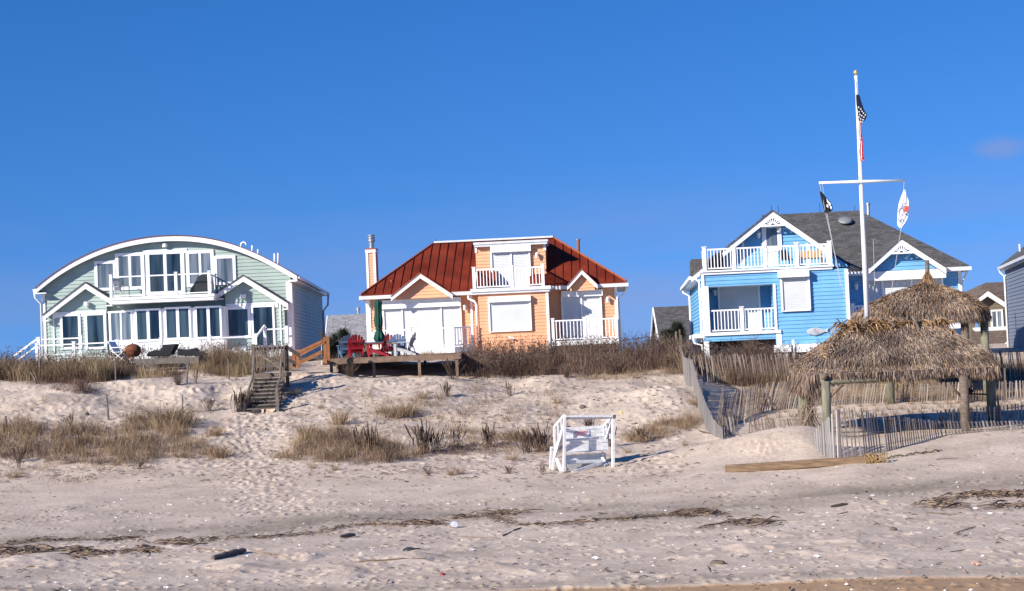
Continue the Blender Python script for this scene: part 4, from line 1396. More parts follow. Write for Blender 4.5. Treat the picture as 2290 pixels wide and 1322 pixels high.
    me.vertices.add(len(V)); me.vertices.foreach_set('co', V.astype(np.float32).ravel())
    me.loops.add(q.size); me.loops.foreach_set('vertex_index', q.ravel().astype(np.int32))
    me.polygons.add(len(q)); me.polygons.foreach_set('loop_start', (np.arange(len(q)) * 4).astype(np.int32))
    me.polygons.foreach_set('loop_total', np.full(len(q), 4, np.int32))
    me.update(calc_edges=True)
    me.shade_smooth()
    for nm, ar in (('stain', stain), ('wet', wet)):
        at = me.attributes.new(nm, 'FLOAT', 'POINT'); at.data.foreach_set('value', ar.astype(np.float32).ravel())
    m, nt, b = nt_new('beach_sand')
    N, L = nt.nodes, nt.links
    tc = N.new('ShaderNodeTexCoord')
    def noise(sc, det=6, ro=0.6):
        n = N.new('ShaderNodeTexNoise'); n.inputs['Scale'].default_value = sc; n.inputs['Detail'].default_value = det
        n.inputs['Roughness'].default_value = ro
        L.new(tc.outputs['Object'], n.inputs['Vector']); return n.outputs['Fac']
    cr = N.new('ShaderNodeValToRGB')
    cr.color_ramp.elements[0].position, cr.color_ramp.elements[0].color = 0.36, (0.49, 0.392, 0.305, 1)
    cr.color_ramp.elements[1].position, cr.color_ramp.elements[1].color = 0.66, (0.69, 0.562, 0.440, 1)
    L.new(noise(0.55, 9, 0.65), cr.inputs['Fac'])
    # fine speckle of grains and crumbs
    sp = N.new('ShaderNodeValToRGB')
    sp.color_ramp.elements[0].position, sp.color_ramp.elements[0].color = 0.33, (0.66, 0.62, 0.60, 1)
    sp.color_ramp.elements[1].position, sp.color_ramp.elements[1].color = 0.55, (1.04, 1.04, 1.04, 1)
    L.new(noise(9, 7, 0.75), sp.inputs['Fac'])
    mu = N.new('ShaderNodeMix'); mu.data_type = 'RGBA'; mu.blend_type = 'MULTIPLY'; mu.inputs['Factor'].default_value = 0.8
    L.new(cr.outputs['Color'], mu.inputs['A']); L.new(sp.outputs['Color'], mu.inputs['B'])
    def attr(nm):
        a = N.new('ShaderNodeAttribute'); a.attribute_name = nm; return a.outputs['Fac']
    m1 = N.new('ShaderNodeMix'); m1.data_type = 'RGBA'
    st = N.new('ShaderNodeMath'); st.operation = 'MULTIPLY'; L.new(attr('stain'), st.inputs[0]); st.inputs[1].default_value = 0.62
    L.new(st.outputs[0], m1.inputs['Factor']); L.new(mu.outputs['Result'], m1.inputs['A']); m1.inputs['B'].default_value = (0.15, 0.122, 0.085, 1)
    m2 = N.new('ShaderNodeMix'); m2.data_type = 'RGBA'
    wt = N.new('ShaderNodeMath'); wt.operation = 'MULTIPLY'; L.new(attr('wet'), wt.inputs[0]); wt.inputs[1].default_value = 0.85
    L.new(wt.outputs[0], m2.inputs['Factor']); L.new(m1.outputs['Result'], m2.inputs['A']); m2.inputs['B'].default_value = (0.36, 0.22, 0.11, 1)
    L.new(m2.outputs['Result'], b.inputs['Base Color'])
    b.inputs['Roughness'].default_value = 0.9
    b.inputs['Specular IOR Level'].default_value = 0.2
    bp = N.new('ShaderNodeBump'); bp.inputs['Strength'].default_value = 0.65; bp.inputs['Distance'].default_value = 0.045
    L.new(noise(5.5, 8, 0.72), bp.inputs['Height'])
    b2_ = N.new('ShaderNodeBump'); b2_.inputs['Strength'].default_value = 0.5; b2_.inputs['Distance'].default_value = 0.02
    L.new(noise(30, 4, 0.7), b2_.inputs['Height']); L.new(bp.outputs['Normal'], b2_.inputs['Normal'])
    L.new(b2_.outputs['Normal'], b.inputs['Normal'])
    me.materials.append(m)
    o = bpy.data.objects.new('sand', me); COL.objects.link(o)
    tag(o, 'pale pinkish beach sand rising into dunes', 'sand', kind='structure')
    return o


sand()

# ============================================================ DECK, CHAIRS, STAIRS
def centre_deck():
    F = Frame(725, 805, 73.0, 0)
    h = F.empty('wooden_deck', 'low weathered wooden deck on the dune carrying red and grey chairs', 'deck')
    a, b_ = F.loc(722, 804, 0), F.loc(1031, 793, 0)
    zt = (a.z + b_.z) / 2
    D = 5.0
    MB().box(a.x, b_.x, 0, 0.05, zt - 0.21, zt).box(b_.x - 0.05, b_.x, 0.05, D, zt - 0.21, zt).box(a.x, a.x + 0.05, 0.05, D, zt - 0.21, zt).build('rim_board', M['wood_deck'], h)
    pb = MB()
    y = 0.052
    while y < D:
        pb.box(a.x + 0.02, b_.x + 0.02, y, y + 0.135, zt + 0.003, zt + 0.04); y += 0.145
    pb.build('deck_boards', M['wood_deck'], h)
    for u in (741, 836, 938, 1022):
        x = F.x(u, 820, 0.1)
        w = F.world((x, 0.1, 0))
        MB().box(x - 0.06, x + 0.06, 0.052, 0.17, gz(w.x, w.y) - F.O.z - 0.3, zt - 0.02).build('deck_post', M['wood_deck'], h)
        MB().box(x - 0.06, x + 0.06, D - 0.3, D - 0.18, gz(w.x, w.y + D) - F.O.z - 0.3 if True else 0, zt - 0.02).build('deck_post', M['wood_deck'], h)
    return F, zt


FD, zD = centre_deck()


def adirondack(mname, label, x, y, face, tilt=0.0):
    """face: degrees, 0 = facing the camera (-y)"""
    w = FD.world((x, y, zD + 0.042))
    t = empty('adirondack_chair', w, rad(face), label, 'chair', 'adirondack chairs on the deck')
    m_ = M[mname]
    sb = MB()
    for k in range(6):
        yy = -0.30 + k * 0.095
        zz = 0.37 - k * 0.026
        sb.box(-0.26, 0.26, yy, yy + 0.08, zz - 0.02, zz)
    sb.build('seat', m_, t)
    bb = MB()
    n = 7
    base = Vector((0, 0.22, 0.20)); rec = rad(24)
    for k in range(n):
        a = (k - 3) * rad(4.2)
        L = 0.86 - 0.026 * (k - 3) ** 2 / 1.0
        d = Vector((math.sin(a), math.sin(rec) * math.cos(a), math.cos(rec) * math.cos(a)))
        p = base + Vector(((k - 3) * 0.068, 0, 0))
        q = p + d * L
        side = d.cross(Vector((0, -math.cos(rec), math.sin(rec)))).normalized()
        w0, w1 = 0.032, 0.052
        th = Vector((0, -math.cos(rec), math.sin(rec))) * 0.02
        pts = [p - side * w0, p + side * w0, q + side * w1 - d * 0.03, q + side * w1 * 0.6, q - side * w1 * 0.6, q - side * w1 - d * 0.03]
        bb.prism(pts, th)
    bb.bar(base + Vector((-0.25, 0.12, 0.2)), base + Vector((0.25, 0.12, 0.2)), 0.03, 0.07)
    bb.bar(base + Vector((-0.3, 0.26, 0.5)), base + Vector((0.3, 0.26, 0.5)), 0.03, 0.07)
    bb.build('backrest', m_, t)
    for s in (-1, 1):
        MB().prism([(s * 0.26 - 0.06, -0.42, 0.55), (s * 0.26 + 0.10, -0.42, 0.55), (s * 0.26 + 0.10, -0.1, 0.55), (s * 0.26 + 0.05, 0.36, 0.55), (s * 0.26 - 0.04, 0.36, 0.55)], (0, 0, 0.025)).build('armrest', m_, t)
        MB().box(s * 0.29 - 0.015, s * 0.29 + 0.015, -0.36, -0.24, 0, 0.548).build('leg', m_, t)
        lg = MB().prism([(s * 0.265 - 0.012, -0.33, 0.38), (s * 0.265 - 0.012, -0.33, 0.26), (s * 0.265 - 0.012, 0.52, 0.0), (s * 0.265 - 0.012, 0.62, 0.0), (s * 0.265 - 0.012, 0.60, 0.07), (s * 0.265 - 0.012, 0.2, 0.24)], (0.024, 0, 0))
        lg.build('leg', m_, t)
        MB().bar((s * 0.30, 0.3, 0.55), (s * 0.27, 0.45, 0.10), 0.05, 0.025).build('arm_support', m_, t)
    return t


def dx(u, y): return FD.x(u, 790, y)


adirondack('bluegrey', 'blue grey slatted chair behind the leftmost red chair on the deck', dx(774, 2.0), 2.0, 195)
adirondack('red', 'leftmost red slatted chair seen from behind on the wooden deck', dx(796, 0.9), 0.9, 190)
adirondack('red', 'red slatted chair turned sideways just left of the pale grey chair', dx(842, 0.9), 0.9, 262)
adirondack('palegrey', 'pale grey slatted chair facing left at right end of the table', dx(903, 0.9), 0.9, 258)
adirondack('bluegrey', 'dark blue grey slatted chair tucked behind the pale grey chair', dx(893, 3.0), 3.0, 10)
adirondack('red', 'red slatted chair mostly hidden behind the table', dx(872, 3.3), 3.3, 8)

w = FD.world((dx(850, 1.9), 1.9, zD + 0.042))
t = empty('patio_table', w, 0, 'dark slatted patio table standing between the red and grey deck chairs', 'table')
tb = MB()
for k in range(8): tb.box(-0.75, 0.75, -0.5 + k * 0.125, -0.385 + k * 0.125, 0.62, 0.65)
tb.build('tabletop', M['bluegrey'], t)
MB().box(-0.7, 0.7, -0.47, -0.44, 0.54, 0.62).box(-0.7, 0.7, 0.44, 0.47, 0.54, 0.62).build('apron', M['wood_old'], t)
for sx in (-1, 1):
    for sy in (-1, 1):
        MB().box(sx * 0.66 - 0.04, sx * 0.66 + 0.04, sy * 0.42 - 0.04, sy * 0.42 + 0.04, 0, 0.618).build('leg', M['wood_old'], t)


def umbrella():
    yu = 2.3
    q = FD.loc(848, 752, yu)
    w = FD.world((q.x, yu, zD + 0.042))
    t = empty('patio_umbrella', w, 0, 'closed dark green patio umbrella standing behind the deck table', 'umbrella')
    px = 1 / 50.5
    # canopy folds: wavy lathe
    prof = [(0.02, 2.52), (0.10, 2.50), (0.17, 2.42), (0.15, 2.2), (0.14, 1.9), (0.17, 1.6), (0.15, 1.36), (0.10, 1.24), (0.14, 1.12), (0.20, 0.96), (0.23, 0.84), (0.17, 0.72), (0.12, 0.66)]
    vs, fs = [], []
    n = 32
    for i, (r, z) in enumerate(prof):
        for k in range(n):
            th = 2 * math.pi * k / n
            rr = r * (1 + 0.20 * math.sin(th * 8 + 0.3 * i) * min(1, i / 2)) + 0.008 * math.sin(3 * th + i)
            vs.append((rr * math.cos(th), rr * math.sin(th), z + (0.04 * math.sin(th * 4) if i > 9 else 0)))
    for i in range(len(prof) - 1):
        for k in range(n): fs.append((i * n + k, i * n + (k + 1) % n, (i + 1) * n + (k + 1) % n, (i + 1) * n + k))
    fs.append(tuple(range(n))); fs.append(tuple(range((len(prof) - 1) * n, len(prof) * n)))
    hgt = 2.62
    MB().add(vs, fs).build('canopy', M['green'], t, smooth=True)
    MB().tube([(0, 0, 0), (0, 0, 2.56)], 0.024, 8).build('pole', M['wood_deck'], t, smooth=True)
    MB().lathe([(0.24, 0), (0.24, 0.05), (0.05, 0.08), (0.04, 0.25)], (0, 0, 0), 16).build('base', M['black'], t)
    MB().lathe([(0.165, 1.22), (0.165, 1.27)], (0, 0, 0), 12).build('tie_strap', M['green'], t)
    return t


umbrella()


def stairs():
    F = Frame(595, 922, 65.5, 0)
    h = F.empty('beach_stairs', 'weathered wooden beach stairs with a picket landing leading down the dune', 'stairs')
    n = 9
    # centre-line: bottom (588,918,d0) to landing (602,842,d)
    for k in range(n):
        f = k / (n - 1)
        d = 0.1 + f * 2.6
        v = 914 - f * 70
        uc = 588 + 14 * f
        c = F.loc(uc, v, d)
        MB().box(c.x - 0.62, c.x + 0.62, d - 0.03, d + 0.22, c.z - 0.022, c.z + 0.02).build('tread', M['wood_grey'], h)
        MB().box(c.x - 0.6, c.x + 0.6, d + 0.225, d + 0.245, c.z - 0.02, c.z + 0.118).build('gap_shade_board', M['gapshade'], h)  # board added behind each open tread, painted as the shade in the gap
    for side, ub, ut in ((-1, 557, 572), (0, 589, 603), (1, 620, 634)):
        a, b_ = F.loc(ub, 924, 0.15), F.loc(ut, 848, 2.8)
        o = MB().prism([a, b_, b_ - EZ * 0.2, a - EZ * 0.12], (0.05, 0, 0)).build('stringer', M['wood_grey'], h)
    for (ub, vb, db, ut, vt, dt) in ((552, 888, 1.0, 569, 795, 2.6), (618, 876, 1.3, 629, 800, 2.6)):
        a, b_ = F.loc(ub, vb, db), F.loc(ut, vt, dt)
        md = (a + b_) / 2 + Vector((0.06, 0, -0.12))
        MB().tube([a, a.lerp(b_, .3) + Vector((0.02, 0, -0.08)), md, b_], 0.045, 6).build('handrail', M['wood_grey'], h)
    a = F.rect(616, 868, 625, 924, 0.05)
    MB().box(a[0], a[1], -0.05, 0.09, a[2] - 0.3, a[3]).build('newel_post', M['wood_grey'], h)
    a = F.rect(627, 790, 636, 860, 2.5)
    MB().box(a[0], a[1], 2.45, 2.58, a[2] - 0.4, a[3]).build('newel_post', M['wood_old'], h)
    # landing
    a, b_ = F.loc(568, 836, 2.8), F.loc(640, 832, 2.8)
    MB().box(a.x, b_.x, 2.8, 4.4, a.z - 0.16, a.z).build('landing', M['wood_old'], h)
    # picket panel front of the landing (back side rail)
    dP = 4.3
    for (u, v0) in ((566, 770), (640, 773)):
        p = F.loc(u, v0, dP)
        w_ = F.world((p.x, dP, 0))
        MB().box(p.x - 0.07, p.x + 0.07, dP - 0.07, dP + 0.07, gz(w_.x, w_.y) - F.O.z - 0.2, p.z).build('landing_post', M['wood_old'], h)
    t0, t1 = F.loc(567, 781, dP - 0.1), F.loc(638, 778, dP - 0.1)
    q0, q1 = F.loc(568, 827, dP - 0.1), F.loc(638, 824, dP - 0.1)
    MB().bar(t0, t1, 0.05, 0.12).bar(q0, q1, 0.05, 0.14).build('landing_rail', mat('reddish_old_wood', (0.12, 0.05, 0.03), 0.8, 0.3, 6), h)
    pk = MB()
    r2 = random.Random(4)
    for k in range(13):
        f = (k + 0.5) / 13
        a, b_ = t0.lerp(t1, f), q0.lerp(q1, f)
        pk.bar(b_ + Vector((r2.uniform(-.03, .03), -0.06, -0.05)), a + Vector((r2.uniform(-.03, .03), -0.06, r2.uniform(0.02, 0.22))), 0.05, 0.025)
    pk.build('pickets', M['wood_old'], h)
    MB().bar(F.loc(575, 788, 3.2), F.loc(630, 826, 3.0), 0.05, 0.1).build('brace', M['wood_old'], h)
    return F


stairs()


def ramp():
    F = Frame(690, 810, 71.5, 0)
    h = F.empty('ramp_railing', 'orange brown wooden ramp railing between the stairs and the deck', 'railing')
    m_ = M['wood_new']
    def pst(u, v0, v1, d, w=0.13):
        a, b_ = F.loc(u, v0, d), F.loc(u, v1, d)
        MB().box(a.x - w / 2, a.x + w / 2, d - w / 2, d + w / 2, b_.z - 0.2, a.z).build('post', m_, h)
    pst(726, 754, 803, 0); pst(733, 753, 803, 0.8)
    pst(666, 789, 814, 0); pst(657, 790, 812, 0.5)
    MB().bar(F.loc(734, 757, -0.08), F.loc(661, 791, -0.08), 0.06, 0.12).bar(F.loc(726, 765, -0.07), F.loc(668, 796, -0.07), 0.05, 0.10).bar(F.loc(720, 787, -0.07), F.loc(668, 812, -0.07), 0.05, 0.16).build('rail', m_, h)
    MB().bar(F.loc(641, 776, -0.3), F.loc(668, 794, -0.1), 0.05, 0.15).bar(F.loc(642, 804, -0.2), F.loc(668, 815, 0), 0.05, 0.12).build('lower_rail', M['wood_old'], h)
    MB().prism([F.loc(640, 812, 0), F.loc(722, 806, 0), F.loc(724, 801, 1.2), F.loc(640, 806, 1.2)], (0, 0, 0.06)).build('walkway', M['wood_old'], h)


ramp()


def left_deck():
    F = Frame(400, 800, 74.5, 0)
    h = F.empty('small_deck', 'small grey plank deck on the dune crest under the covered loungers', 'deck')
    a, b_ = F.loc(300, 806, 0), F.loc(442, 797, 0)
    zt = (a.z + b_.z) / 2 + 0.02
    w0, w1 = F.loc(392, 800, 0), b_
    MB().box(a.x, b_.x, 0, 3.0, zt - 0.05, zt).build('deck_boards', M['wood_grey'], h)
    MB().box(a.x, b_.x, -0.05, -0.002, zt - 0.26, zt).box(b_.x + 0.002, b_.x + 0.05, -0.05, 3, zt - 0.26, zt).build('rim_board', M['wood_grey'], h)
    for u in (421, 440):
        x = F.x(u, 820, 0)
        w_ = F.world((x, 0.1, 0))
        MB().box(x - 0.07, x + 0.05, 0.0, 0.12, gz(w_.x, w_.y) - F.O.z - 0.3, zt - 0.06).build('deck_post', M['wood_grey'], h)
    return F, zt


FL, zL = left_deck()

# fire pit, chair, loungers
def firepit():
    q = FL.loc(297, 785, 0.8)
    t = empty('fire_pit', FL.world((q.x, 0.8, zL)), 0, 'round rusty metal fire pit ball on the small deck', 'fire pit')
    prof = [(0.05, 0.10), (0.20, 0.12), (0.33, 0.24), (0.37, 0.40), (0.35, 0.52), (0.24, 0.64), (0.08, 0.69), (0.02, 0.69)]
    MB().lathe(prof, (0, 0, 0), 20).build('bowl', M['rusty'], t, smooth=True)
    MB().lathe([(0.385, 0.38), (0.385, 0.42)], (0, 0, 0), 20).build('rim', M['rusty'], t)
    MB().lathe([(0.02, 0.69), (0.035, 0.74)], (0, 0, 0), 8).build('knob', M['black'], t)
    for a in range(3):
        th = a * 2.1 + 0.4
        MB().bar((0.22 * math.cos(th), 0.22 * math.sin(th), 0.2), (0.34 * math.cos(th), 0.34 * math.sin(th), 0), 0.03).build('leg', M['rusty'], t)


firepit()


def folding_chair():
    q = FL.loc(270, 785, 1.2)
    w = FL.world((q.x, 1.2, 0)); w.z = FL.O.z + zL - 0.05
    t = empty('folding_chair', w, rad(70), 'white folding beach chair left of the rusty fire pit', 'chair')
    for s in (-0.27, 0.27):
        MB().tube([(s, -0.35, 0.0), (s, 0.2, 0.42), (s, 0.48, 0.92)], 0.02, 6).build('frame', M['white'], t)
        MB().tube([(s, 0.3, 0.0), (s, -0.28, 0.42)], 0.02, 6).build('leg', M['white'], t)
        MB().box(s - 0.03, s + 0.03, -0.3, 0.28, 0.6, 0.63).build('armrest', M['white'], t)
    MB().box(-0.26, 0.26, -0.28, 0.2, 0.4, 0.42).build('seat', M['white'], t)
    MB().prism([(-0.26, 0.2, 0.42), (0.26, 0.2, 0.42), (0.26, 0.46, 0.9), (-0.26, 0.46, 0.9)], (0, 0.015, 0)).build('backrest', M['white'], t)


folding_chair()


def covered(label, u0, v0, pts, d, mt='black'):
    """lounger under a dark cover: outline given in pixels, real depth"""
    q = FL.loc(u0, v0, d)
    t = empty('sun_lounger', FL.world((q.x, d, zL)), 0, label, 'sun lounger', 'dark covered loungers on the small deck')
    P_ = [FL.loc(u, v, d) - Vector((q.x, d, zL)) for u, v in pts]
    o = MB().prism(P_, (0, 0.75, 0)).build('cover', M[mt], t, bevel=0.04)
    n = len(P_)
    x0, x1 = min(p.x for p in P_), max(p.x for p in P_)
    for x in (x0 + 0.2, x1 - 0.25):
        MB().box(x - 0.03, x + 0.03, 0.05, 0.11, 0, 0.25).build('leg', M['metal'], t)
    return t


covered('dark grey cushioned lounger with raised back right of the fire pit', 350, 795,
        [(328, 797), (330, 788), (345, 783), (359, 785), (364, 771), (394, 769), (390, 779), (383, 792), (378, 796)], 0.9, 'black')
covered('low black covered lounger at right end of the small deck', 430, 795,
        [(396, 795), (396, 785), (398, 780), (410, 782), (425, 781), (434, 778), (437, 783), (452, 788), (460, 792), (452, 797)], 0.7)


# things on the mint house balcony
def rocking_chair():
    q = FM.loc(272, 640, -1.4)
    t = empty('rocking_chair', FM.world((q.x, -1.3, zfM)), FM.yaw + rad(62), 'grey rocking chair at left end of the mint house balcony', 'chair')
    m_ = M['palegrey']
    for s in (-0.27, 0.27):
        MB().tube([(s, -0.42, 0.10), (s, -0.15, 0.02), (s, 0.2, 0.02), (s, 0.55, 0.14)], 0.025, 6).build('rocker', m_, t)
        MB().box(s - 0.02, s + 0.02, -0.3, -0.26, 0.04, 0.62).build('leg', m_, t)
        MB().bar((s, 0.22, 0.04), (s, 0.45, 1.1), 0.045).build('back_post', m_, t)
        MB().box(s - 0.04, s + 0.04, -0.34, 0.3, 0.62, 0.65).build('armrest', m_, t)
    MB().box(-0.27, 0.27, -0.3, 0.25, 0.38, 0.42).build('seat', m_, t)
    bb = MB()
    for k in range(6): bb.bar((-0.2 + k * 0.08, 0.26, 0.42), (-0.2 + k * 0.08, 0.44, 1.05), 0.05, 0.02)
    bb.bar((-0.27, 0.45, 1.08), (0.27, 0.45, 1.08), 0.03, 0.12)
    bb.build('backrest', m_, t)


rocking_chair()


def grill(F, u, v, d, zf, label, sc=1.0):
    q = F.loc(u, v, d)
    t = empty('covered_grill', F.world((q.x, d, zf)), F.yaw, label, 'grill')
    pts = [(-0.75, 0.02), (-0.72, 0.3), (-0.5, 0.62), (-0.35, 0.85), (-0.3, 1.0), (-0.12, 1.12), (0.3, 1.14), (0.36, 1.0), (0.4, 0.6), (0.42, 0.02)]
    MB().prism([(a * sc, -0.3, b_ * sc) for a, b_ in pts], (0, 0.6, 0)).build('cover', M['black'], t, bevel=0.06)
    MB().tube([(-0.1 * sc, 0, 1.1 * sc), (0, 0, 1.2 * sc), (0.15 * sc, 0, 1.1 * sc)], 0.02, 6).build('handle', M['black'], t)
    MB().box(-0.45 * sc, 0.35 * sc, -0.2, 0.2, 0, 0.05).build('base', M['black'], t)


grill(FM, 455, 640, -1.1, zfM, 'black covered grill at right end of the mint house balcony')
grill(FB, 1604, 590, 0.9, zfB, 'dark covered grill behind the left end of blue house upper railing', 0.75)


def bench():
    q = FB.loc(1811, 590, 0.9)
    t = empty('wooden_bench', FB.world((q.x, 0.9, zfB)), FB.yaw, 'light wood bench behind the blue house upper balcony railing', 'bench')
    L = 0.62
    MB().box(-L, L, 0.2, 0.24, 0.42, 0.78).build('backrest', M['benchwood'], t)
    MB().box(-L, L, -0.2, 0.2, 0.38, 0.42).build('seat', M['benchwood'], t)
    for s in (-L + 0.04, L - 0.04):
        for y in (-0.17, 0.17): MB().box(s - 0.03, s + 0.03, y - 0.03, y + 0.03, 0, 0.38).build('leg', M['benchwood'], t)
        MB().box(s - 0.03, s + 0.03, -0.2, 0.2, 0.58, 0.62).build('armrest', M['benchwood'], t)


bench()
q = FB.loc(1760, 590, 1.2)
t = empty('patio_chair', FB.world((q.x, 1.2, zfB)), FB.yaw + 0.3, 'dark patio chair left of the light wood bench on the blue house balcony', 'chair')
MB().box(-0.25, 0.25, -0.25, 0.25, 0.4, 0.44).build('seat', M['black'], t)
MB().prism([(-0.25, 0.22, 0.44), (0.25, 0.22, 0.44), (0.22, 0.34, 0.9), (-0.22, 0.34, 0.9)], (0, 0.03, 0)).build('backrest', M['black'], t)
for s in (-0.23, 0.23):
    for y in (-0.22, 0.22): MB().box(s - 0.02, s + 0.02, y - 0.02, y + 0.02, 0, 0.4).build('leg', M['black'], t)


# ============================================================ LIFEGUARD STAND
def lifeguard():
    F = Frame(1262, 1060, G(1262, 1056).y, 16)
    h = F.empty('lifeguard_stand', 'white wooden lifeguard stand half sunk in sand with a red lettered sign', 'lifeguard chair')
    W_ = M['stand']
    L = F.loc
    def b(p, q, w=0.1, t=0.06, name='post', up=(0, 1, 0)):
        return MB().bar(p, q, w, t, up=up).build(name, W_, h)
    bd = 1.0
    # front posts
    b(L(1263, 928, 0), L(1260, 1060, 0) - EZ * 0.25, 0.07, 0.08)
    b(L(1371, 931, 0), L(1370.5, 1042, 0) - EZ * 0.2, 0.08, 0.09)
    b(L(1264, 931, -0.02), L(1370, 930, -0.02), 0.06, 0.09, 'top_rail')
    b(L(1264, 936, 0.06), L(1370, 935, 0.06), 0.10, 0.05, 'top_rail', (0, 0, 1))
    MB().box(L(1266, 930, 0).x, L(1269, 930, 0).x + 0.03, -0.06, 0.06, L(1266, 937, 0).z, L(1266, 928, 0).z).build('end_cap', M['wood_old'], h)
    MB().box(L(1369, 930, 0).x, L(1374, 930, 0).x + 0.03, -0.06, 0.06, L(1371, 936, 0).z, L(1371, 928, 0).z).build('end_cap', M['wood_old'], h)
    # sloping side rails going back and down
    bl, br = L(1240, 955, bd), L(1350, 953, bd)
    b(L(1262, 929, 0), bl, 0.05, 0.09, 'side_rail', (0, 0, 1)); b(L(1370, 931, 0), br, 0.05, 0.09, 'side_rail', (0, 0, 1))
    # back posts
    b(bl, L(1242, 1020, bd), 0.06, 0.09)
    b(br, L(1350, 1000, bd), 0.06, 0.12)
    # pickets in left side
    for f, vb in ((0.3, 985), (0.65, 980)):
        a = L(1262, 929, 0).lerp(bl, f)
        b(a, a - EZ * (0.75 - 0.1 * f), 0.05, 0.04, 'picket')
    for f in (0.35, 0.7):
        a = L(1370, 931, 0).lerp(br, f)
        b(a, a - EZ * 0.6, 0.05, 0.04, 'picket')
    # slanting braces
    b(L(1262, 950, 0.05), L(1243, 1003, 0.7), 0.05, 0.08, 'brace', (0, 0, 1))
    b(L(1257, 965, 0.15), L(1240, 1022, 0.5), 0.05, 0.08, 'brace', (0, 0, 1))
    b(L(1368, 938, 0.05), L(1346, 1010, 0.8), 0.05, 0.08, 'brace', (0, 0, 1))
    # left outrigger legs
    b(L(1233, 999, 0.9), L(1230, 1052, 0.9) - EZ * 0.2, 0.07, 0.07, 'leg')
    b(L(1242, 1000, 0.7), L(1234, 1050, 0.6) - EZ * 0.2, 0.07, 0.07, 'leg')
    b(L(1234, 1000, 0.9), L(1243, 1004, 0.9), 0.05, 0.08, 'leg')
    b(L(1244, 1025, 0.4), L(1259, 1058, 0.05) - EZ * 0.1, 0.09, 0.07, 'leg')
    # right crossed legs
    b(L(1345, 1022, 0.6), L(1356, 1043, 0.3), 0.09, 0.09, 'leg')
    b(L(1351, 1012, 0.6), L(1343, 1023, 0.6), 0.06, 0.06, 'leg')
    # lower bar and loose plank
    b(L(1262, 1033, 0.1), L(1348, 1031, 0.3), 0.06, 0.09, 'lower_bar', (0, 0, 1))
    b(L(1280, 1057, -0.15), L(1345, 1035, 0.2), 0.05, 0.10, 'loose_plank', (0, 0, 1))
    # backrest planks
    mb = MB()
    x0, x1 = L(1252, 960, bd).x, L(1349, 960, bd).x
    for v0, v1 in ((954, 961), (962, 969), (970, 977.5)):
        mb.box(x0, x1, bd - 0.04, bd, L(1300, v1, bd).z, L(1300, v0, bd).z)
    mb.build('backrest', W_, h)
    # seat board and front panels
    z1 = L(1300, 980, 0.6).z
    MB().box(x0, x1, 0.50, bd - 0.05, z1 - 0.05, z1).build('seat', W_, h)
    mb = MB()
    d2 = 0.46
    mb.box(x0 + 0.02, x1 - 0.04, d2, d2 + 0.03, L(1300, 992.5, d2).z, L(1300, 985, d2).z)
    mb.box(x0 + 0.02, x1 - 0.04, d2, d2 + 0.03, L(1300, 1009, d2).z, L(1300, 993.5, d2).z)
    mb.build('front_panel', W_, h)
    z2 = L(1300, 1011, 0.4).z
    MB().box(x0 + 0.02, x1 - 0.02, 0.38, 0.76, z2 - 0.02, z2).build('foot_board', W_, h)
    d3 = 0.62
    MB().box(x0 + 0.02, x1 - 0.08, d3, d3 + 0.03, L(1300, 1030, d3).z, L(1300, 1016, d3).z).build('lower_panel', W_, h)
    MB().box(x0, x1, 0.35, bd, L(1300, 1050, 0.4).z - 0.15, L(1300, 1036, 0.35).z - 0.02).build('sunk_base', M['palegrey'], h)
    # sign
    sd = bd - 0.06
    sx0, sx1 = L(1281, 970, sd).x, L(1317, 970, sd).x
    sg = MB().box(sx0, sx1, sd - 0.012, sd + 0.015, L(1300, 979.5, sd).z, L(1300, 962, sd).z).build('sign_board', W_, h)
    for txt, v in (('LIFEGUARDS', 966.8), ('OFF DUTY', 973.0)):
        cu = bpy.data.curves.new('sign_text', 'FONT')
        cu.body = txt; cu.size = 0.096; cu.extrude = 0.002; cu.align_x = 'CENTER'; cu.align_y = 'CENTER'
        cu.offset = 0.0015
        cu.materials.append(M['signred'])
        to = bpy.data.objects.new('tmp', cu); COL.objects.link(to)
        dg = bpy.context.evaluated_depsgraph_get()
        me = bpy.data.meshes.new_from_object(to.evaluated_get(dg))
        bpy.data.objects.remove(to)
        lo = bpy.data.objects.new('sign_text', me); COL.objects.link(lo)
        wd = max(v_.co.x for v_ in me.vertices) - min(v_.co.x for v_ in me.vertices)
        lo.parent = sg
        lo.location = ((sx0 + sx1) / 2, sd - 0.016, L(1300, v, sd).z)
        lo.rotation_euler = (math.pi / 2, 0, 0)
        tw = (sx1 - sx0) * (0.88 if txt[0] == 'L' else 0.66)
        lo.scale = (tw / wd, 1, 1)
    return h


lifeguard()


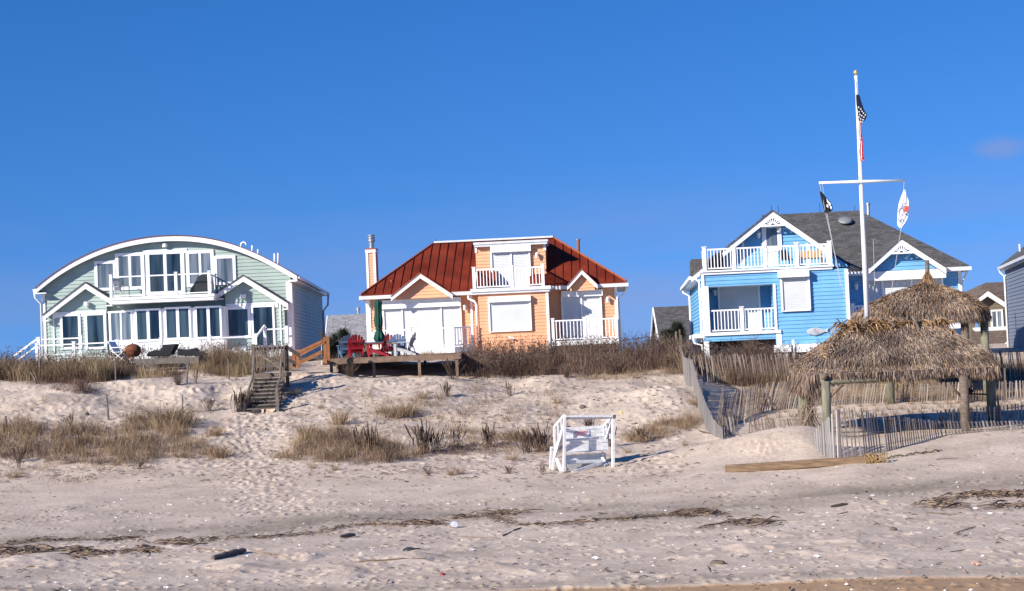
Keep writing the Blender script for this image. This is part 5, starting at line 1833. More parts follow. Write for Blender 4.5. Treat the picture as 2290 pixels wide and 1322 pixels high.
# ============================================================ TIKI HUTS
def thatch_panel(mb, gold, A, B, C, D, n, rs, lift=0.09, goldp=0.12, fr=0.42, clipb=0.0):
    """fronds over a roof face A,B (upper edge) C,D (lower edge, D under A)"""
    A, B, C, D = map(Vector, (A, B, C, D))
    nrm = (B - A).cross(D - A)
    if nrm.length < 1e-6: nrm = (C - B).cross(D - A)
    nrm.normalize()
    if nrm.z < 0: nrm = -nrm
    for k in range(n):
        t = rs.random(); s = rs.random()
        # area weighting: lower rows are wider
        top = A.lerp(B, s); bot = D.lerp(C, s)
        Lr = (bot - top).length
        t = max(0.0, t * (1 - min(0.6, clipb / max(Lr, 0.3))) + 0.0)
        p = top.lerp(bot, t)
        dn = (bot - top).normalized()
        sd = dn.cross(nrm).normalized()
        Lf = fr * rs.uniform(0.6, 1.3)
        w = rs.uniform(0.006, 0.018)
        ang = rs.gauss(0, 0.22)
        d = (dn * math.cos(ang) + sd * math.sin(ang))
        lf = lift * rs.uniform(0.2, 1.1)
        p0 = p + nrm * lf * 0.4
        p1 = p0 + d * Lf * 0.6 + nrm * lf * 0.8
        p2 = p0 + d * Lf + nrm * lf * rs.uniform(-0.6, 0.9) - EZ * 0.04
        tgt = gold if rs.random() < goldp else mb
        wv = (sd * math.cos(rs.uniform(-1, 1)) + nrm * rs.uniform(-.7, .7)) * w
        tgt.add([p0 - wv, p0 + wv, p1 + wv * 0.8, p1 - wv * 0.8, p2], [(0, 1, 2, 3), (3, 2, 4)])
        cl = 0.5 + 0.28 * math.sin(p.x * 3.1 + 2 * math.sin(p.z * 4)) * math.sin(p.z * 5 + p.x)
        tinted(tgt, min(1, max(0, rs.gauss(cl, 0.28))))


def log_post(h, p, zt, zg, r=0.14, m_='post', name='post'):
    MB().tube([(p[0], p[1], zg - 0.4), (p[0], p[1], (zg + zt) / 2), (p[0] + 0.01, p[1], zt)], [r * 1.04, r, r * 0.96], 12).build(name, M[m_], h, smooth=True)


def tiki_front():
    F = Frame(2010, 950, 55.0, 0)
    h = F.empty('tiki_hut', 'nearer thatched tiki hut with a long ridge behind the sand fence', 'hut')
    L = F.loc
    rs = random.Random(21)
    Dp = 4.2
    # eaves
    e0, e1 = L(1812, 846, 0), L(2232, 830, 0)
    e0.z = e1.z = (e0.z + e1.z) / 2 - 0.02
    x0, x1 = e0.x, e1.x
    r0, r1 = L(1903, 731, Dp / 2), L(2088, 724, Dp / 2)
    r1.z = r0.z
    b0, b1 = Vector((x0 + 0.05, Dp, e0.z)), Vector((x1 + 0.1, Dp, e0.z))
    # sagging pitch breaks: mid points bulge
    m0, m1 = Vector((x0 + 0.28, 0.28, e0.z + 0.55)), Vector((x1 - 0.22, 0.28, e0.z + 0.55))
    n0, n1 = Vector((x0 + 0.20, Dp - 0.4, e0.z + 0.50)), Vector((x1 - 0.25, Dp - 0.4, e0.z + 0.50))
    base = MB()
    EB = EY * 0.12
    faces = [(r0, r1, m1, m0), (m0, m1, e1, e0), (r1, r0, n0, n1), (n1, n0, b0, b1), (r0, r0, m0, n0), (n0, m0, e0, b0), (r1, r1, n1, m1), (m1, n1, b1, e1)]
    for f in faces:
        pts = [p for i, p in enumerate(f) if i == 0 or (Vector(p) - Vector(f[i - 1])).length > 1e-6]
        base.add(pts, [tuple(range(len(pts)))])
        base.add([Vector(p) - EZ * 0.12 for p in pts], [tuple(range(len(pts)))[::-1]])
    rf = base.build('thatch_roof', M['thatchbase'], h, fixn=False)
    mb, gold = MB(), MB()
    counts = [13000, 8000, 1200, 1000, 2800, 3500, 2800, 3500]
    for f, c in zip(faces, counts):
        thatch_panel(mb, gold, *f, int(c * 1.35), rs, goldp=0.09 if f is faces[0] else 0.16, clipb=0.0 if f in (faces[0], faces[2], faces[4], faces[6]) else 0.28)
    # hanging eave fringe
    def fringe(p, q, n, out, Lf=0.36):
        for k in range(n):
            s = rs.random(); a = Vector(p).lerp(Vector(q), s) + out * rs.uniform(-0.12, 0.06) + EZ * rs.uniform(0.0, 0.18)
            l_ = Lf * rs.uniform(0.5, 1.15) * (0.85 + 0.3 * math.sin(a.x * 2.3 + 1))
            d = Vector((rs.gauss(0, 0.12), rs.gauss(0, 0.08), -1)) + out * 0.25
            w = Vector((rs.uniform(-1, 1), rs.uniform(-.5, .5), 0)).normalized() * rs.uniform(0.01, 0.024)
            tg = gold if rs.random() < 0.08 else mb
            p1, p2 = a + d * l_ * 0.6, a + d * l_
            tg.add([a - w, a + w, p1 + w * .8, p1 - w * .8, p2], [(0, 1, 2, 3), (3, 2, 4)])
            tinted(tg, min(1, max(0, rs.gauss(0.4, 0.26))))
    fringe(e0 - EY * 0.2, e1 - EY * 0.2, 4200, Vector((0, -1, 0)), 0.26)
    fringe(e0, b0, 1500, Vector((-1, 0, 0)), 0.5)
    fringe(e0 - EX * 0.1, e0 + EX * 0.45, 700, Vector((0, -1, 0)), 0.6)
    fringe(e1, b1, 1500, Vector((1, 0, 0)), 0.36)
    fringe(b0, b1, 1200, Vector((0, 1, 0)), 0.2)
    # drooping clump at far left
    c = L(1806, 868, 0.7)
    fringe(c - EX * 0.3, c + EX * 0.3, 200, Vector((0, -1, 0)), 0.5)
    # golden ragged ridge fronds
    for (pa, pb, n, ll) in ((r0 - EX * 0.25, r0 + EX * 1.3, 900, 0.75), (r0 + EX * 1.2, r1 + EX * 0.5, 420, 0.42), (r1, L(2190, 800, 0.9), 420, 0.42), (r0, L(1830, 800, 0.5), 160, 0.4)):
        for k in range(n):
            a = Vector(pa).lerp(Vector(pb), rs.random()) + Vector((0, rs.uniform(-0.2, 0.2), rs.uniform(-0.05, 0.10)))
            d = Vector((rs.gauss(0.1, 0.75), -rs.uniform(0.1, 1.0), rs.uniform(-0.9, 0.45))).normalized()
            l_ = ll * rs.uniform(0.5, 1.2)
            w = Vector((rs.uniform(-1, 1), rs.uniform(-1, 1), rs.uniform(-1, 1))).normalized() * rs.uniform(0.012, 0.03)
            p1 = a + d * l_ * 0.55; p2 = a + d * l_ - EZ * 0.22 * l_ / 0.5
            gold.add([a - w, a + w, p1 + w * .9, p1 - w * .9, p2], [(0, 1, 2, 3), (3, 2, 4)])
            tinted(gold, min(1, max(0, rs.gauss(0.45, 0.3))))
    mb.build('thatch_fronds', M['thatch'], rf, fixn=False)
    gold.build('golden_fronds', M['thatchgold'], rf, fixn=False)
    # crossed ridge sticks
    for (u0_, v0_, u1_, v1_) in ((2040, 706, 2056, 738), (1985, 712, 2001, 730), (1925, 716, 1934, 734), (1938, 712, 1928, 728)):
        MB().tube([L(u0_, v0_, Dp / 2 - 0.35), L(u1_, v1_, Dp / 2 - 0.5)], 0.045, 7).build('ridge_stick', M['wood_grey'], h)
    MB().tube([r0 + EZ * 0.02 + EX * 0.8, r1 + EZ * 0.10 - EX * 0.2], 0.06, 8).build('ridge_pole', M['wood_deck'], h)
    # posts and beams
    for (u, d, r, m_) in ((1848, -0.30, 0.145, 'post'), (1798, 3.4, 0.2, 'post'), (2157, -0.22, 0.155, 'wood_old'), (2217, 3.3, 0.16, 'post')):
        x = F.x(u, 900, d)
        w_ = F.world((x, d, 0))
        log_post(h, (x, d), (L(1845, 853, -0.3).z if d < 0 else e0.z + 0.12), gz(w_.x, w_.y) - F.O.z, r, m_)
    zB = L(1845, 853, 0.3).z
    MB().tube([L(1836, 855, -0.3), L(1875, 853.5, -0.22), Vector((x1 - 0.4, 0.1, zB + 0.03))], 0.085, 10).build('eave_beam', M['post'], h, smooth=True)
    MB().tube([L(1843, 843, -0.45), L(1850, 842, 3.5)], 0.10, 10).build('side_beam', M['wood_old'], h, smooth=True)
    MB().tube([(x1 - 0.35, -0.1, zB + 0.12), (x1 - 0.35, 3.6, zB + 0.12)], 0.10, 10).build('side_beam', M['post'], h, smooth=True)
    MB().tube([(x0 + 0.5, 3.4, zB), (x1 - 0.3, 3.4, zB)], 0.10, 10).build('eave_beam', M['wood_old'], h, smooth=True)
    MB().tube([L(1855, 888, -0.3), L(1884, 860, -0.3)], 0.055, 8).build('brace', M['wood_deck'], h, smooth=True)
    MB().tube([L(2149, 886, -0.25), L(2118, 856, -0.25)], 0.045, 8).build('brace', M['wood_old'], h, smooth=True)
    # hanging swing bracket between right posts
    MB().bar(L(2160, 881, 1.2), L(2207, 882, 1.2), 0.12, 0.05).build('cross_shelf', M['black'], h)
    MB().tube([L(2160, 874, 1.2), L(2175, 864, 1.2)], 0.02, 6).build('shelf_brace', M['black'], h)
    MB().lathe([(0.05, 0), (0.12, 0.05), (0.10, 0.12), (0.03, 0.15)], L(2170, 880, 1.2), 10).build('fitting', M['black'], h)
    # fallen frond bundle by the left post
    fb = MB()
    for k in range(90):
        a = L(1806, 915, 1.0) + Vector((rs.gauss(0, 0.12), rs.gauss(0, 0.1), rs.uniform(-0.1, 0.2)))
        q_ = L(1800 + rs.gauss(8, 18), 962, 1.0) + Vector((0, rs.gauss(0, 0.2), 0))
        w = EX * rs.uniform(0.008, 0.02)
        fb.add([a - w, a + w, q_ + w * .4, q_ - w * .4], [(0, 1, 2, 3)])
        tinted(fb, rs.uniform(0.2, 1))
    fb.build('hanging_fronds', M['thatch'], h, fixn=False)
    return F


tiki_front()


def tiki_rear():
    F = Frame(2090, 800, 64.0, 0)
    h = F.empty('tiki_hut', 'farther thatched tiki hut with a pointed peak behind the long one', 'hut')
    L = F.loc
    rs = random.Random(31)
    Dp = 4.4
    c = L(2075, 634, Dp / 2)
    zE = L(2100, 706, 0).z
    x0, x1 = F.x(1958, 716, 0), F.x(2217, 700, 0)
    cs = [Vector((x0 + 0.0, 0, zE)), Vector((x1, 0, zE)), Vector((x1 + 0.1, Dp, zE)), Vector((x0 - 0.1, Dp, zE))]
    # bulged rings: eave, shoulder, peak
    def ring(f, up):
        return [p.lerp(Vector((c.x, c.y, p.z)), f) + EZ * up for p in cs]
    rise = c.z - zE
    def oct(f, up):
        out = []
        r = ring(f, up)
        for i in range(4):
            a, b_ = r[i], r[(i + 1) % 4]
            out += [a.lerp(b_, 0.13), a.lerp(b_, 0.87)]
        return out
    rings = [oct(0.0, 0.0), oct(0.04, rise * 0.18), oct(0.22, rise * 0.44), oct(0.55, rise * 0.74), oct(0.96, rise * 1.0)]
    base = MB(); mb, gold = MB(), MB()
    cn = [1100, 1700, 1300, 700]
    for i in range(4):
        for k in range(8):
            a, b_ = rings[i][k], rings[i][(k + 1) % 8]
            d, c2 = rings[i + 1][k], rings[i + 1][(k + 1) % 8]
            base.add([a, b_, c2, d], [(0, 1, 2, 3)])
            wf = (b_ - a).length / 3.5
            front = 1.0 if k in (0, 1, 2, 7) else 0.4
            thatch_panel(mb, gold, d, c2, b_, a, int(cn[i] * wf * front * 1.5), rs, goldp=0.10 + (0.35 if k in (1, 2) else 0) + (0.15 if k == 7 else 0) + 0.1 * i, fr=0.36)
    base.add(rings[0], [tuple(range(8))])
    rf = base.build('thatch_roof', M['thatchbase'], h, fixn=False)
    for k in range(8):
        a, b_ = rings[0][k], rings[0][(k + 1) % 8]
        n = int(900 * (b_ - a).length / 3.5)
        for j in range(n):
            p = a.lerp(b_, rs.random()) + EZ * rs.uniform(0, 0.2)
            out = (p - Vector((c.x, c.y, p.z))).normalized()
            p = p + out * rs.uniform(-0.2, 0.08)
            d = Vector((rs.gauss(0, 0.12), rs.gauss(0, 0.1), -1)) + out * 0.1
            l_ = rs.uniform(0.14, 0.4)
            w = Vector((rs.uniform(-1, 1), rs.uniform(-1, 1), 0)).normalized() * rs.uniform(0.01, 0.024)
            tg = gold if rs.random() < (0.4 if k in (1, 2) else 0.12) else mb
            tg.add([p - w, p + w, p + d * l_ * .6 + w * .8, p + d * l_ * .6 - w * .8, p + d * l_], [(0, 1, 2, 3), (3, 2, 4)])
            tinted(tg, min(1, max(0, rs.gauss(0.4, 0.28))))
    # top knot
    for j in range(700):
        th = rs.uniform(0, 6.28); up = rs.random()
        a = c + Vector((0.05 * math.cos(th), 0.05 * math.sin(th), 0.50 - up * 0.25))
        r = 0.35 * (0.4 + up)
        q_ = c + Vector((r * math.cos(th), r * math.sin(th), 0.25 - up * 0.55 + rs.uniform(-.12, .1)))
        w = Vector((rs.uniform(-1, 1), rs.uniform(-1, 1), rs.uniform(-.5, .5))).normalized() * rs.uniform(0.01, 0.022)
        gold.add([a - w, a + w, q_ + w * .3, q_ - w * .3], [(0, 1, 2, 3)])
        tinted(gold, rs.uniform(0.1, 0.9))
    mb.build('thatch_fronds', M['thatch'], rf, fixn=False)
    gold.build('golden_fronds', M['thatchgold'], rf, fixn=False)
    MB().tube([c + EZ * 0.1, L(2073, 582, Dp / 2)], 0.085, 8).build('peak_pole', M['wood_grey'], h, smooth=True)
    for (u, d, m_) in ((2158, 0.4, 'wood_old'), (2202, 0.6, 'post'), (1985, 0.5, 'post'), (2030, Dp - 0.5, 'wood_old')):
        x = F.x(u, 750, d)
        w_ = F.world((x, d, 0))
        log_post(h, (x, d), zE + 0.2, gz(w_.x, w_.y) - F.O.z, 0.16, m_)
    MB().tube([(x0 + 0.4, 0.5, zE + 0.02), (x1 - 0.2, 0.5, zE + 0.02)], 0.09, 8).build('eave_beam', M['wood_old'], h, smooth=True)
    MB().tube([(x1 - 0.4, 0.3, zE + 0.12), (x1 - 0.4, Dp - 0.3, zE + 0.12)], 0.09, 8).build('side_beam', M['wood_old'], h, smooth=True)


tiki_rear()


# ============================================================ FLAGPOLE
def cloth(name, F, rows, mats, pick, d=0.0, amp=0.05, n=14, freq=3.0, parent=None, ph=0.0):
    """rows: (v, u_left, u_right); rippled sheet"""
    vs, fs, ms = [], [], []
    for i, (v, ul, ur) in enumerate(rows):
        for k in range(n + 1):
            f = k / n
            p = F.loc(ul + (ur - ul) * f, v, d)
            p.y = d + amp * math.sin(freq * f * 6.28 + 0.5 * i + ph) * (0.3 + f)
            vs.append(p)
    for i in range(len(rows) - 1):
        for k in range(n):
            fs.append((i * (n + 1) + k, i * (n + 1) + k + 1, (i + 1) * (n + 1) + k + 1, (i + 1) * (n + 1) + k))
            ms.append(pick(i, k))
    mb = MB(); mb.v = [tuple(p) for p in vs]; mb.f = fs; mb.m = ms
    o = mb.build(name, mats, parent, smooth=True)
    md = o.modifiers.new('thickness', 'SOLIDIFY'); md.thickness = 0.006
    return o


def interp_rows(keys, step):
    v0, v1 = keys[0][0], keys[-1][0]
    n = int((v1 - v0) / step)
    vv = np.linspace(v0, v1, n + 1)
    ks = np.array(keys, float)
    return [(float(v), float(np.interp(v, ks[:, 0], ks[:, 1])), float(np.interp(v, ks[:, 0], ks[:, 2]))) for v in vv]


def flagpole():
    Y = 57.25
    F = Frame(1941, 760, Y, 0)
    h = F.empty('flagpole', 'tall white flagpole with crossarm and gold ball rising from the tiki hut ridge', 'flagpole')
    top, base = F.loc(1914.5, 173, 0), F.loc(1940.5, 742, 0)
    MB().tube([base, base.lerp(top, 0.5), top], [0.088, 0.072, 0.05], 14).build('pole', M['white'], h, smooth=True)
    MB().lathe([(0.065, -0.02), (0.065, 0.05)], top, 12).build('truck', M['white'], h)
    b_ = top + EZ * 0.17
    MB().lathe([(0.005, -0.085), (0.05, -0.07), (0.08, -0.03), (0.085, 0.0), (0.075, 0.04), (0.045, 0.075), (0.005, 0.085)], b_, 16).tube([top, b_], 0.02, 6).build('finial_ball', M['gold'], h, smooth=True)
    a, c = F.loc(1831.5, 409, -0.1), F.loc(2023.5, 403.5, -0.1)
    MB().tube([a, a.lerp(c, 0.5), c], [0.038, 0.055, 0.038], 10).build('crossarm', M['white'], h, smooth=True)
    for (u0_, v0_, u1_, v1_, u2_, v2_) in ((1833, 410, 1846, 475, 1897, 700), (1839, 412, 1850, 480, 1880, 640), (2022, 405, 2015, 512, 1992, 660)):
        p, q_, r_ = F.loc(u0_, v0_, -0.1), F.loc(u1_, v1_, -0.12), F.loc(u2_, v2_, -0.1)
        MB().tube([p, q_, r_], 0.009, 5).build('halyard', M['rope'], h)
    MB().tube([F.loc(1912, 180, -0.1), F.loc(1913, 200, -0.1), F.loc(1919, 300, -0.12), F.loc(1936, 560, -0.1), F.loc(1940, 700, -0.1)], 0.008, 5).build('halyard', M['rope'], h)
    MB().tube([F.loc(1953, 535, -0.05), F.loc(1956, 640, -0.05)], 0.007, 5).build('halyard', M['rope'], h)
    # --- national flag hanging limp
    t = F.empty('flag', 'limp stars and stripes flag wrapped against the flagpole top', 'flag', 'flags on the flagpole')
    r1 = interp_rows([(212, 1914.5, 1921), (230, 1915.5, 1928), (245, 1917, 1931), (258, 1918.5, 1939), (268, 1920, 1935), (276, 1922, 1928)], 4)
    cloth('canton', F, r1, [M['navy']], lambda i, k: 0, -0.12, 0.05, parent=t)
    st = MB()
    r2 = random.Random(8)
    for (u, v) in ((1920, 240), (1925, 244), (1921, 250), (1928, 249), (1931, 253), (1923, 256), (1935, 257), (1927, 259), (1921, 262), (1932, 262), (1925, 266), (1930, 268), (1924, 272), (1928, 273)):
        p = F.loc(u, v, -0.205)
        pts = []
        for j in range(10):
            rr = (0.034 if j % 2 == 0 else 0.015); th = math.pi / 2 + j * math.pi / 5
            pts.append(p + Vector((rr * math.cos(th), 0, rr * math.sin(th))))
        st.prism(pts, (0, 0.006, 0))
    st.build('stars', M['flagwhite'], t)
    r3 = interp_rows([(270, 1919.5, 1925), (290, 1921, 1926), (305, 1921.5, 1927.5), (330, 1922, 1930), (350, 1922.5, 1932), (357, 1923, 1932), (361, 1925, 1932)], 4)
    cloth('stripes', F, r3, [M['flagred'], M['flagwhite']], lambda i, k: 0 if ((i * 0.35 + k * 0.55) % 4) > 1.5 else 1, -0.12, 0.04, parent=t)
    # --- black flag
    t = F.empty('flag', 'black flag with a ragged white emblem under the left crossarm', 'flag', 'flags on the flagpole')
    r1 = interp_rows([(428, 1833, 1834.5), (440, 1835.5, 1847), (452, 1838, 1856), (462, 1840.5, 1861), (471, 1843, 1862), (476, 1844.5, 1850)], 3)
    cloth('cloth', F, r1, [M['black']], lambda i, k: 0, -0.12, 0.05, parent=t)
    em = MB()
    for pts in ([(1848, 444), (1852, 449), (1853, 455), (1850, 453)], [(1853, 450), (1858, 456), (1857, 462), (1853, 458)], [(1849, 456), (1853, 460), (1852, 465), (1848, 462)], [(1857, 459), (1860.5, 463), (1859, 469), (1856, 465)]):
        em.prism([F.loc(u, v, -0.215) for u, v in pts], (0, 0.005, 0))
    em.build('emblem', M['flagwhite'], t)
    # --- white flag
    t = F.empty('flag', 'white flag with an orange and blue emblem under the right crossarm', 'flag', 'flags on the flagpole')
    r1 = interp_rows([(424, 2022, 2024), (440, 2015, 2029), (455, 2010, 2032.5), (470, 2008, 2033), (485, 2007, 2030), (500, 2006.5, 2024), (506, 2008, 2019), (511, 2013, 2016)], 3)
    cloth('cloth', F, r1, [M['flagwhite']], lambda i, k: 0, -0.12, 0.02, parent=t)
    pts = [(2023, 464), (2028, 460), (2032, 462), (2032, 469), (2028, 475), (2024, 473), (2022.5, 469)]
    MB().prism([F.loc(u, v, -0.155) for u, v in pts], (0, 0.006, 0)).build('emblem_patch', M['logoorange'], t)
    eb = MB()
    for pts in ([(2028, 454), (2020, 455), (2017, 462), (2011, 467), (2009, 475)], [(2026, 477), (2019, 482), (2014, 478), (2010, 484)], [(2026, 477), (2029, 484)], [(2022, 459), (2019, 466), (2021, 474), (2027, 478)], [(2008, 490), (2011, 494)], [(2014, 490), (2012, 496), (2016, 498)], [(2018, 489), (2021, 496)]):
        eb.tube([F.loc(u, v, -0.155) for u, v in pts], 0.009, 5)
    eb.build('emblem_lines', M['logoblue'], t)


flagpole()


# ============================================================ SAND FENCES
def sand_fence(label, path, hs, spacing=0.10, wslat=0.045, seed=1, mt='fence', jitter=0.05, lean=(0, 0), posts=(), dark=0.0, wires=3, gaps=None):
    """path: world points (x,y,zbase); hs: heights; lean: dx per metre at start,end"""
    rs = random.Random(seed)
    pts = [Vector(p) for p in path]
    seg = [0]
    for a, b_ in zip(pts[:-1], pts[1:]): seg.append(seg[-1] + math.hypot(b_.x - a.x, b_.y - a.y))
    Lt = seg[-1]
    h = empty('sand_fence', (pts[0].x, pts[0].y, pts[0].z), 0, label, 'fence', 'wire bound slat fences in the dunes')
    O = pts[0]
    def at(s):
        i = max(j for j in range(len(seg) - 1) if seg[j] <= s + 1e-9)
        f = (s - seg[i]) / max(1e-6, seg[i + 1] - seg[i])
        g = s / Lt
        return pts[i].lerp(pts[i + 1], f) - O, hs[i] + (hs[i + 1] - hs[i]) * f, g, (pts[i + 1] - pts[i]).normalized()
    mb = MB()
    s = 0.0
    while s < Lt:
        p, hh, g, d = at(s)
        ln = lean[0] + (lean[1] - lean[0]) * g + rs.gauss(0, jitter)
        hh2 = hh * rs.uniform(0.94, 1.03)
        if rs.random() > 0.03:
            dv = Vector((d.x, d.y, 0)).normalized()
            top = p + EZ * hh2 + dv * ln * hh2 + Vector((rs.gauss(0, 0.01), rs.gauss(0, 0.01), 0))
            ww = wslat * rs.uniform(0.75, 1.2)
            a_ = dv * ww / 2; b2 = Vector((-dv.y, dv.x, 0)) * 0.006
            q_ = p - EZ * 0.25 - dv * ln * 0.25
            mb.add([q_ - a_ - b2, q_ + a_ - b2, q_ + a_ + b2, q_ - a_ + b2, top - a_ - b2, top + a_ - b2, top + a_ + b2, top - a_ + b2],
                   [(0, 3, 2, 1), (4, 5, 6, 7), (0, 1, 5, 4), (1, 2, 6, 5), (2, 3, 7, 6), (3, 0, 4, 7)])
            tinted(mb, min(1, max(0, rs.gauss(0.58 - dark, 0.2))))
        s += spacing * rs.uniform(0.85, 1.15)
    mb.build('slats', M[mt], h, fixn=False)
    wb = MB()
    for k in range(wires):
        f = (k + 0.6) / wires
        w = []
        for j in range(int(Lt / 0.5) + 1):
            p, hh, g, d = at(min(Lt, j * 0.5))
            ln = lean[0] + (lean[1] - lean[0]) * g
            w.append(p + EZ * hh * f + Vector((d.x, d.y, 0)).normalized() * ln * hh * f)
        if len(w) > 1: wb.tube(w, 0.006, 4, cap=False)
    wb.build('wire', M['metal'], h)
    for (f, hh) in posts:
        p, h0, g, d = at(f * Lt)
        ln = lean[0] + (lean[1] - lean[0]) * g
        nrm = Vector((-d.y, d.x, 0)).normalized() * 0.05
        MB().bar(p + nrm - EZ * 0.3, p + nrm + EZ * hh + Vector((d.x, d.y, 0)) * ln * hh * 0.6, 0.06, 0.04).build('stake', M['wood_old'], h)
    return h


def ground_path(uvs, y=None, off=0.0):
    out = []
    for q_ in uvs:
        if len(q_) == 3:
            p = P(q_[0], q_[1], q_[2]); p.z = gz(p.x, p.y)
        else: p = G(*q_)
        out.append(p)
    return out


# edge-on run coming down toward the beach
a = ground_path([(1520, 800, 76), (1533, 860, 70), (1553, 900, 67), (1563, 930, 64), (1578, 950, 61), (1597, 970, 58.5), (1618, 985, 56.5)])
sand_fence('sand fence run seen nearly edge on running down beside the bare dune', a, [1.0, 1.05, 1.15, 1.1, 1.0, 0.6, 0.35], 0.075, 0.05, 2, 'fencedark', 0.03, (0.0, 0.0), ((0.0, 1.6), (0.08, 1.5), (0.95, 0.5)))
# rear run
a = ground_path([(1535, 850, 71), (1600, 868, 70.5), (1700, 862, 70.5), (1850, 855, 70.5), (2050, 850, 70), (2290, 842, 69.5), (2450, 835, 69)])
sand_fence('rear sand fence run on the dune top in front of the blue house', a, [0.95, 1.2, 1.35, 1.4, 1.4, 1.35, 1.3], 0.095, 0.036, 3, 'fencewarm', 0.05, (-0.15, -0.06), ((0.1, 1.3), (0.24, 1.5), (0.5, 1.5), (0.75, 1.5)), 0.12)
# leaning dark slats joining rear and middle
a = ground_path([(1602, 940, 61.5), (1640, 925, 62.5), (1700, 915, 64.5), (1820, 905, 65), (1900, 903, 65), (2000, 900, 65), (2130, 898, 65), (2300, 892, 64.5), (2450, 888, 64)])
sand_fence('middle sand fence run behind the nearer tiki hut with leaning slats at its left end', a, [1.15, 1.2, 1.1, 0.95, 0.8, 0.7, 0.7, 0.7, 0.7], 0.098, 0.044, 4, 'fencewarm', 0.04, (0.42, -0.05), ((0.02, 1.3), (0.25, 1.2), (0.5, 1.1), (0.62, 1.2), (0.8, 1.2)))
# low half buried run behind the front mound
a = ground_path([(1612, 978, 57.6), (1662, 972, 57.8), (1720, 965, 58), (1790, 960, 58.2), (1850, 958, 58.2)])
sand_fence('low half buried sand fence tips behind the front sand mound', a, [0.75, 0.55, 0.45, 0.35, 0.3], 0.10, 0.045, 5, 'fencewarm', 0.07, (-0.1, -0.1), ((0.1, 0.9),))
a = ground_path([(2100, 958, 57.5), (2200, 952, 57.5), (2300, 946, 57.5), (2450, 940, 57)])
sand_fence('upright sand fence run at right edge behind the nearer hut post', a, [0.62, 0.65, 0.65, 0.65], 0.12, 0.045, 6, 'fence', 0.04, (-0.04, -0.04), ((0.4, 1.0),))
# front runs
a = ground_path([(1818, 995, 52.4), (1846, 1014, 51.2), (1880, 1027, 50.3)])
sand_fence('short front sand fence end sinking into the sand mound', a, [0.35, 1.1, 1.65], 0.085, 0.055, 7, 'fence', 0.02, (0, 0), ())
a = ground_path([(1882, 1027, 50.3), (1930, 1015, 50.6), (1990, 1000, 51.4), (2050, 982, 52.6), (2100, 968, 53.6), (2200, 958, 54.2), (2300, 950, 54.6), (2450, 943, 55)])
sand_fence('front sand fence run with tall slats curving away to the right', a, [1.62, 1.5, 1.1, 0.75, 0.5, 0.35, 0.28, 0.25], 0.135, 0.050, 8, 'fencewarm', 0.02, (-0.06, -0.28), ())


# ============================================================ STAKES, DRIFTWOOD, BEACH THINGS
def stake(label, u, vb, hm_, w=0.05, lean=0.0, mt='wood_grey', name='wooden_stake', group='old wooden stakes in the dune'):
    p = G(u, vb)
    t = MB().tube([Vector((0, 0, -0.3)), (lean * hm_ * 0.5, 0, hm_ * 0.5), Vector((lean * hm_, 0, hm_))], [w, w * 0.9, w * 0.7], 6).build(name, M[mt])
    t.location = p
    tag(t, label, 'stake', group)


stake('lone grey stake upright on bare sand below the left dune grass', 243, 938, 0.95, 0.045, -0.06)
stake('grey stake at foot of the left dune grass edge', 90, 850, 0.9, 0.06)
stake('grey stake just left of the small plank deck', 259, 852, 1.0, 0.035)
stake('thin stake behind the big grass clump at left', 409, 925, 0.7, 0.03)
stake('pale stake between the small deck and the stairs', 512, 850, 0.9, 0.035)
stake('slanted stake beside the small deck post', 416, 858, 0.9, 0.04, 0.15)
stake('leaning broken stake in front of the left dune grass', 85, 858, 0.5, 0.05, -0.6)
stake('short white marker post right of the wooden deck', 1041, 812, 0.34, 0.04, 0, 'white')
stake('thin white pole standing at the left end of the wooden deck', 720, 815, 0.95, 0.02, 0.02, 'white', 'white_pole')
stake('dark log end poking up left of the blue house fence', 1513, 800, 1.3, 0.06, 0.03, 'wood_old')
stake('charred post at far left middle of the dune slope', 12, 968, 0.6, 0.05, 0.05, 'drift')


def lying(name, label, cat, u0, v0, u1, v1, r, m_, square=False, sink=0.3, jag=0.0, n=7, group=None):
    a, b_ = G(u0, v0), G(u1, v1)
    L = (b_ - a).length
    t = a.copy()
    rs = random.Random(int(u0 + v0))
    mb = MB()
    if square:
        mb.bar(EZ * r * (1 - sink), (b_ - a) + EZ * r * (1 - sink), r * 2, r * 2)
    else:
        k = max(3, int(L / 0.15))
        pts = [(b_ - a) * (i / k) + EZ * r * (1 - sink) + Vector((0, rs.gauss(0, jag), abs(rs.gauss(0, jag)))) for i in range(k + 1)]
        rr = [r * rs.uniform(0.75, 1.1) for _ in pts]
        rr[0] *= 0.7; rr[-1] *= 0.6
        mb.tube(pts, rr, n)
    o = mb.build(name, M[m_])
    o.location = t
    return tag(o, label, cat, group)


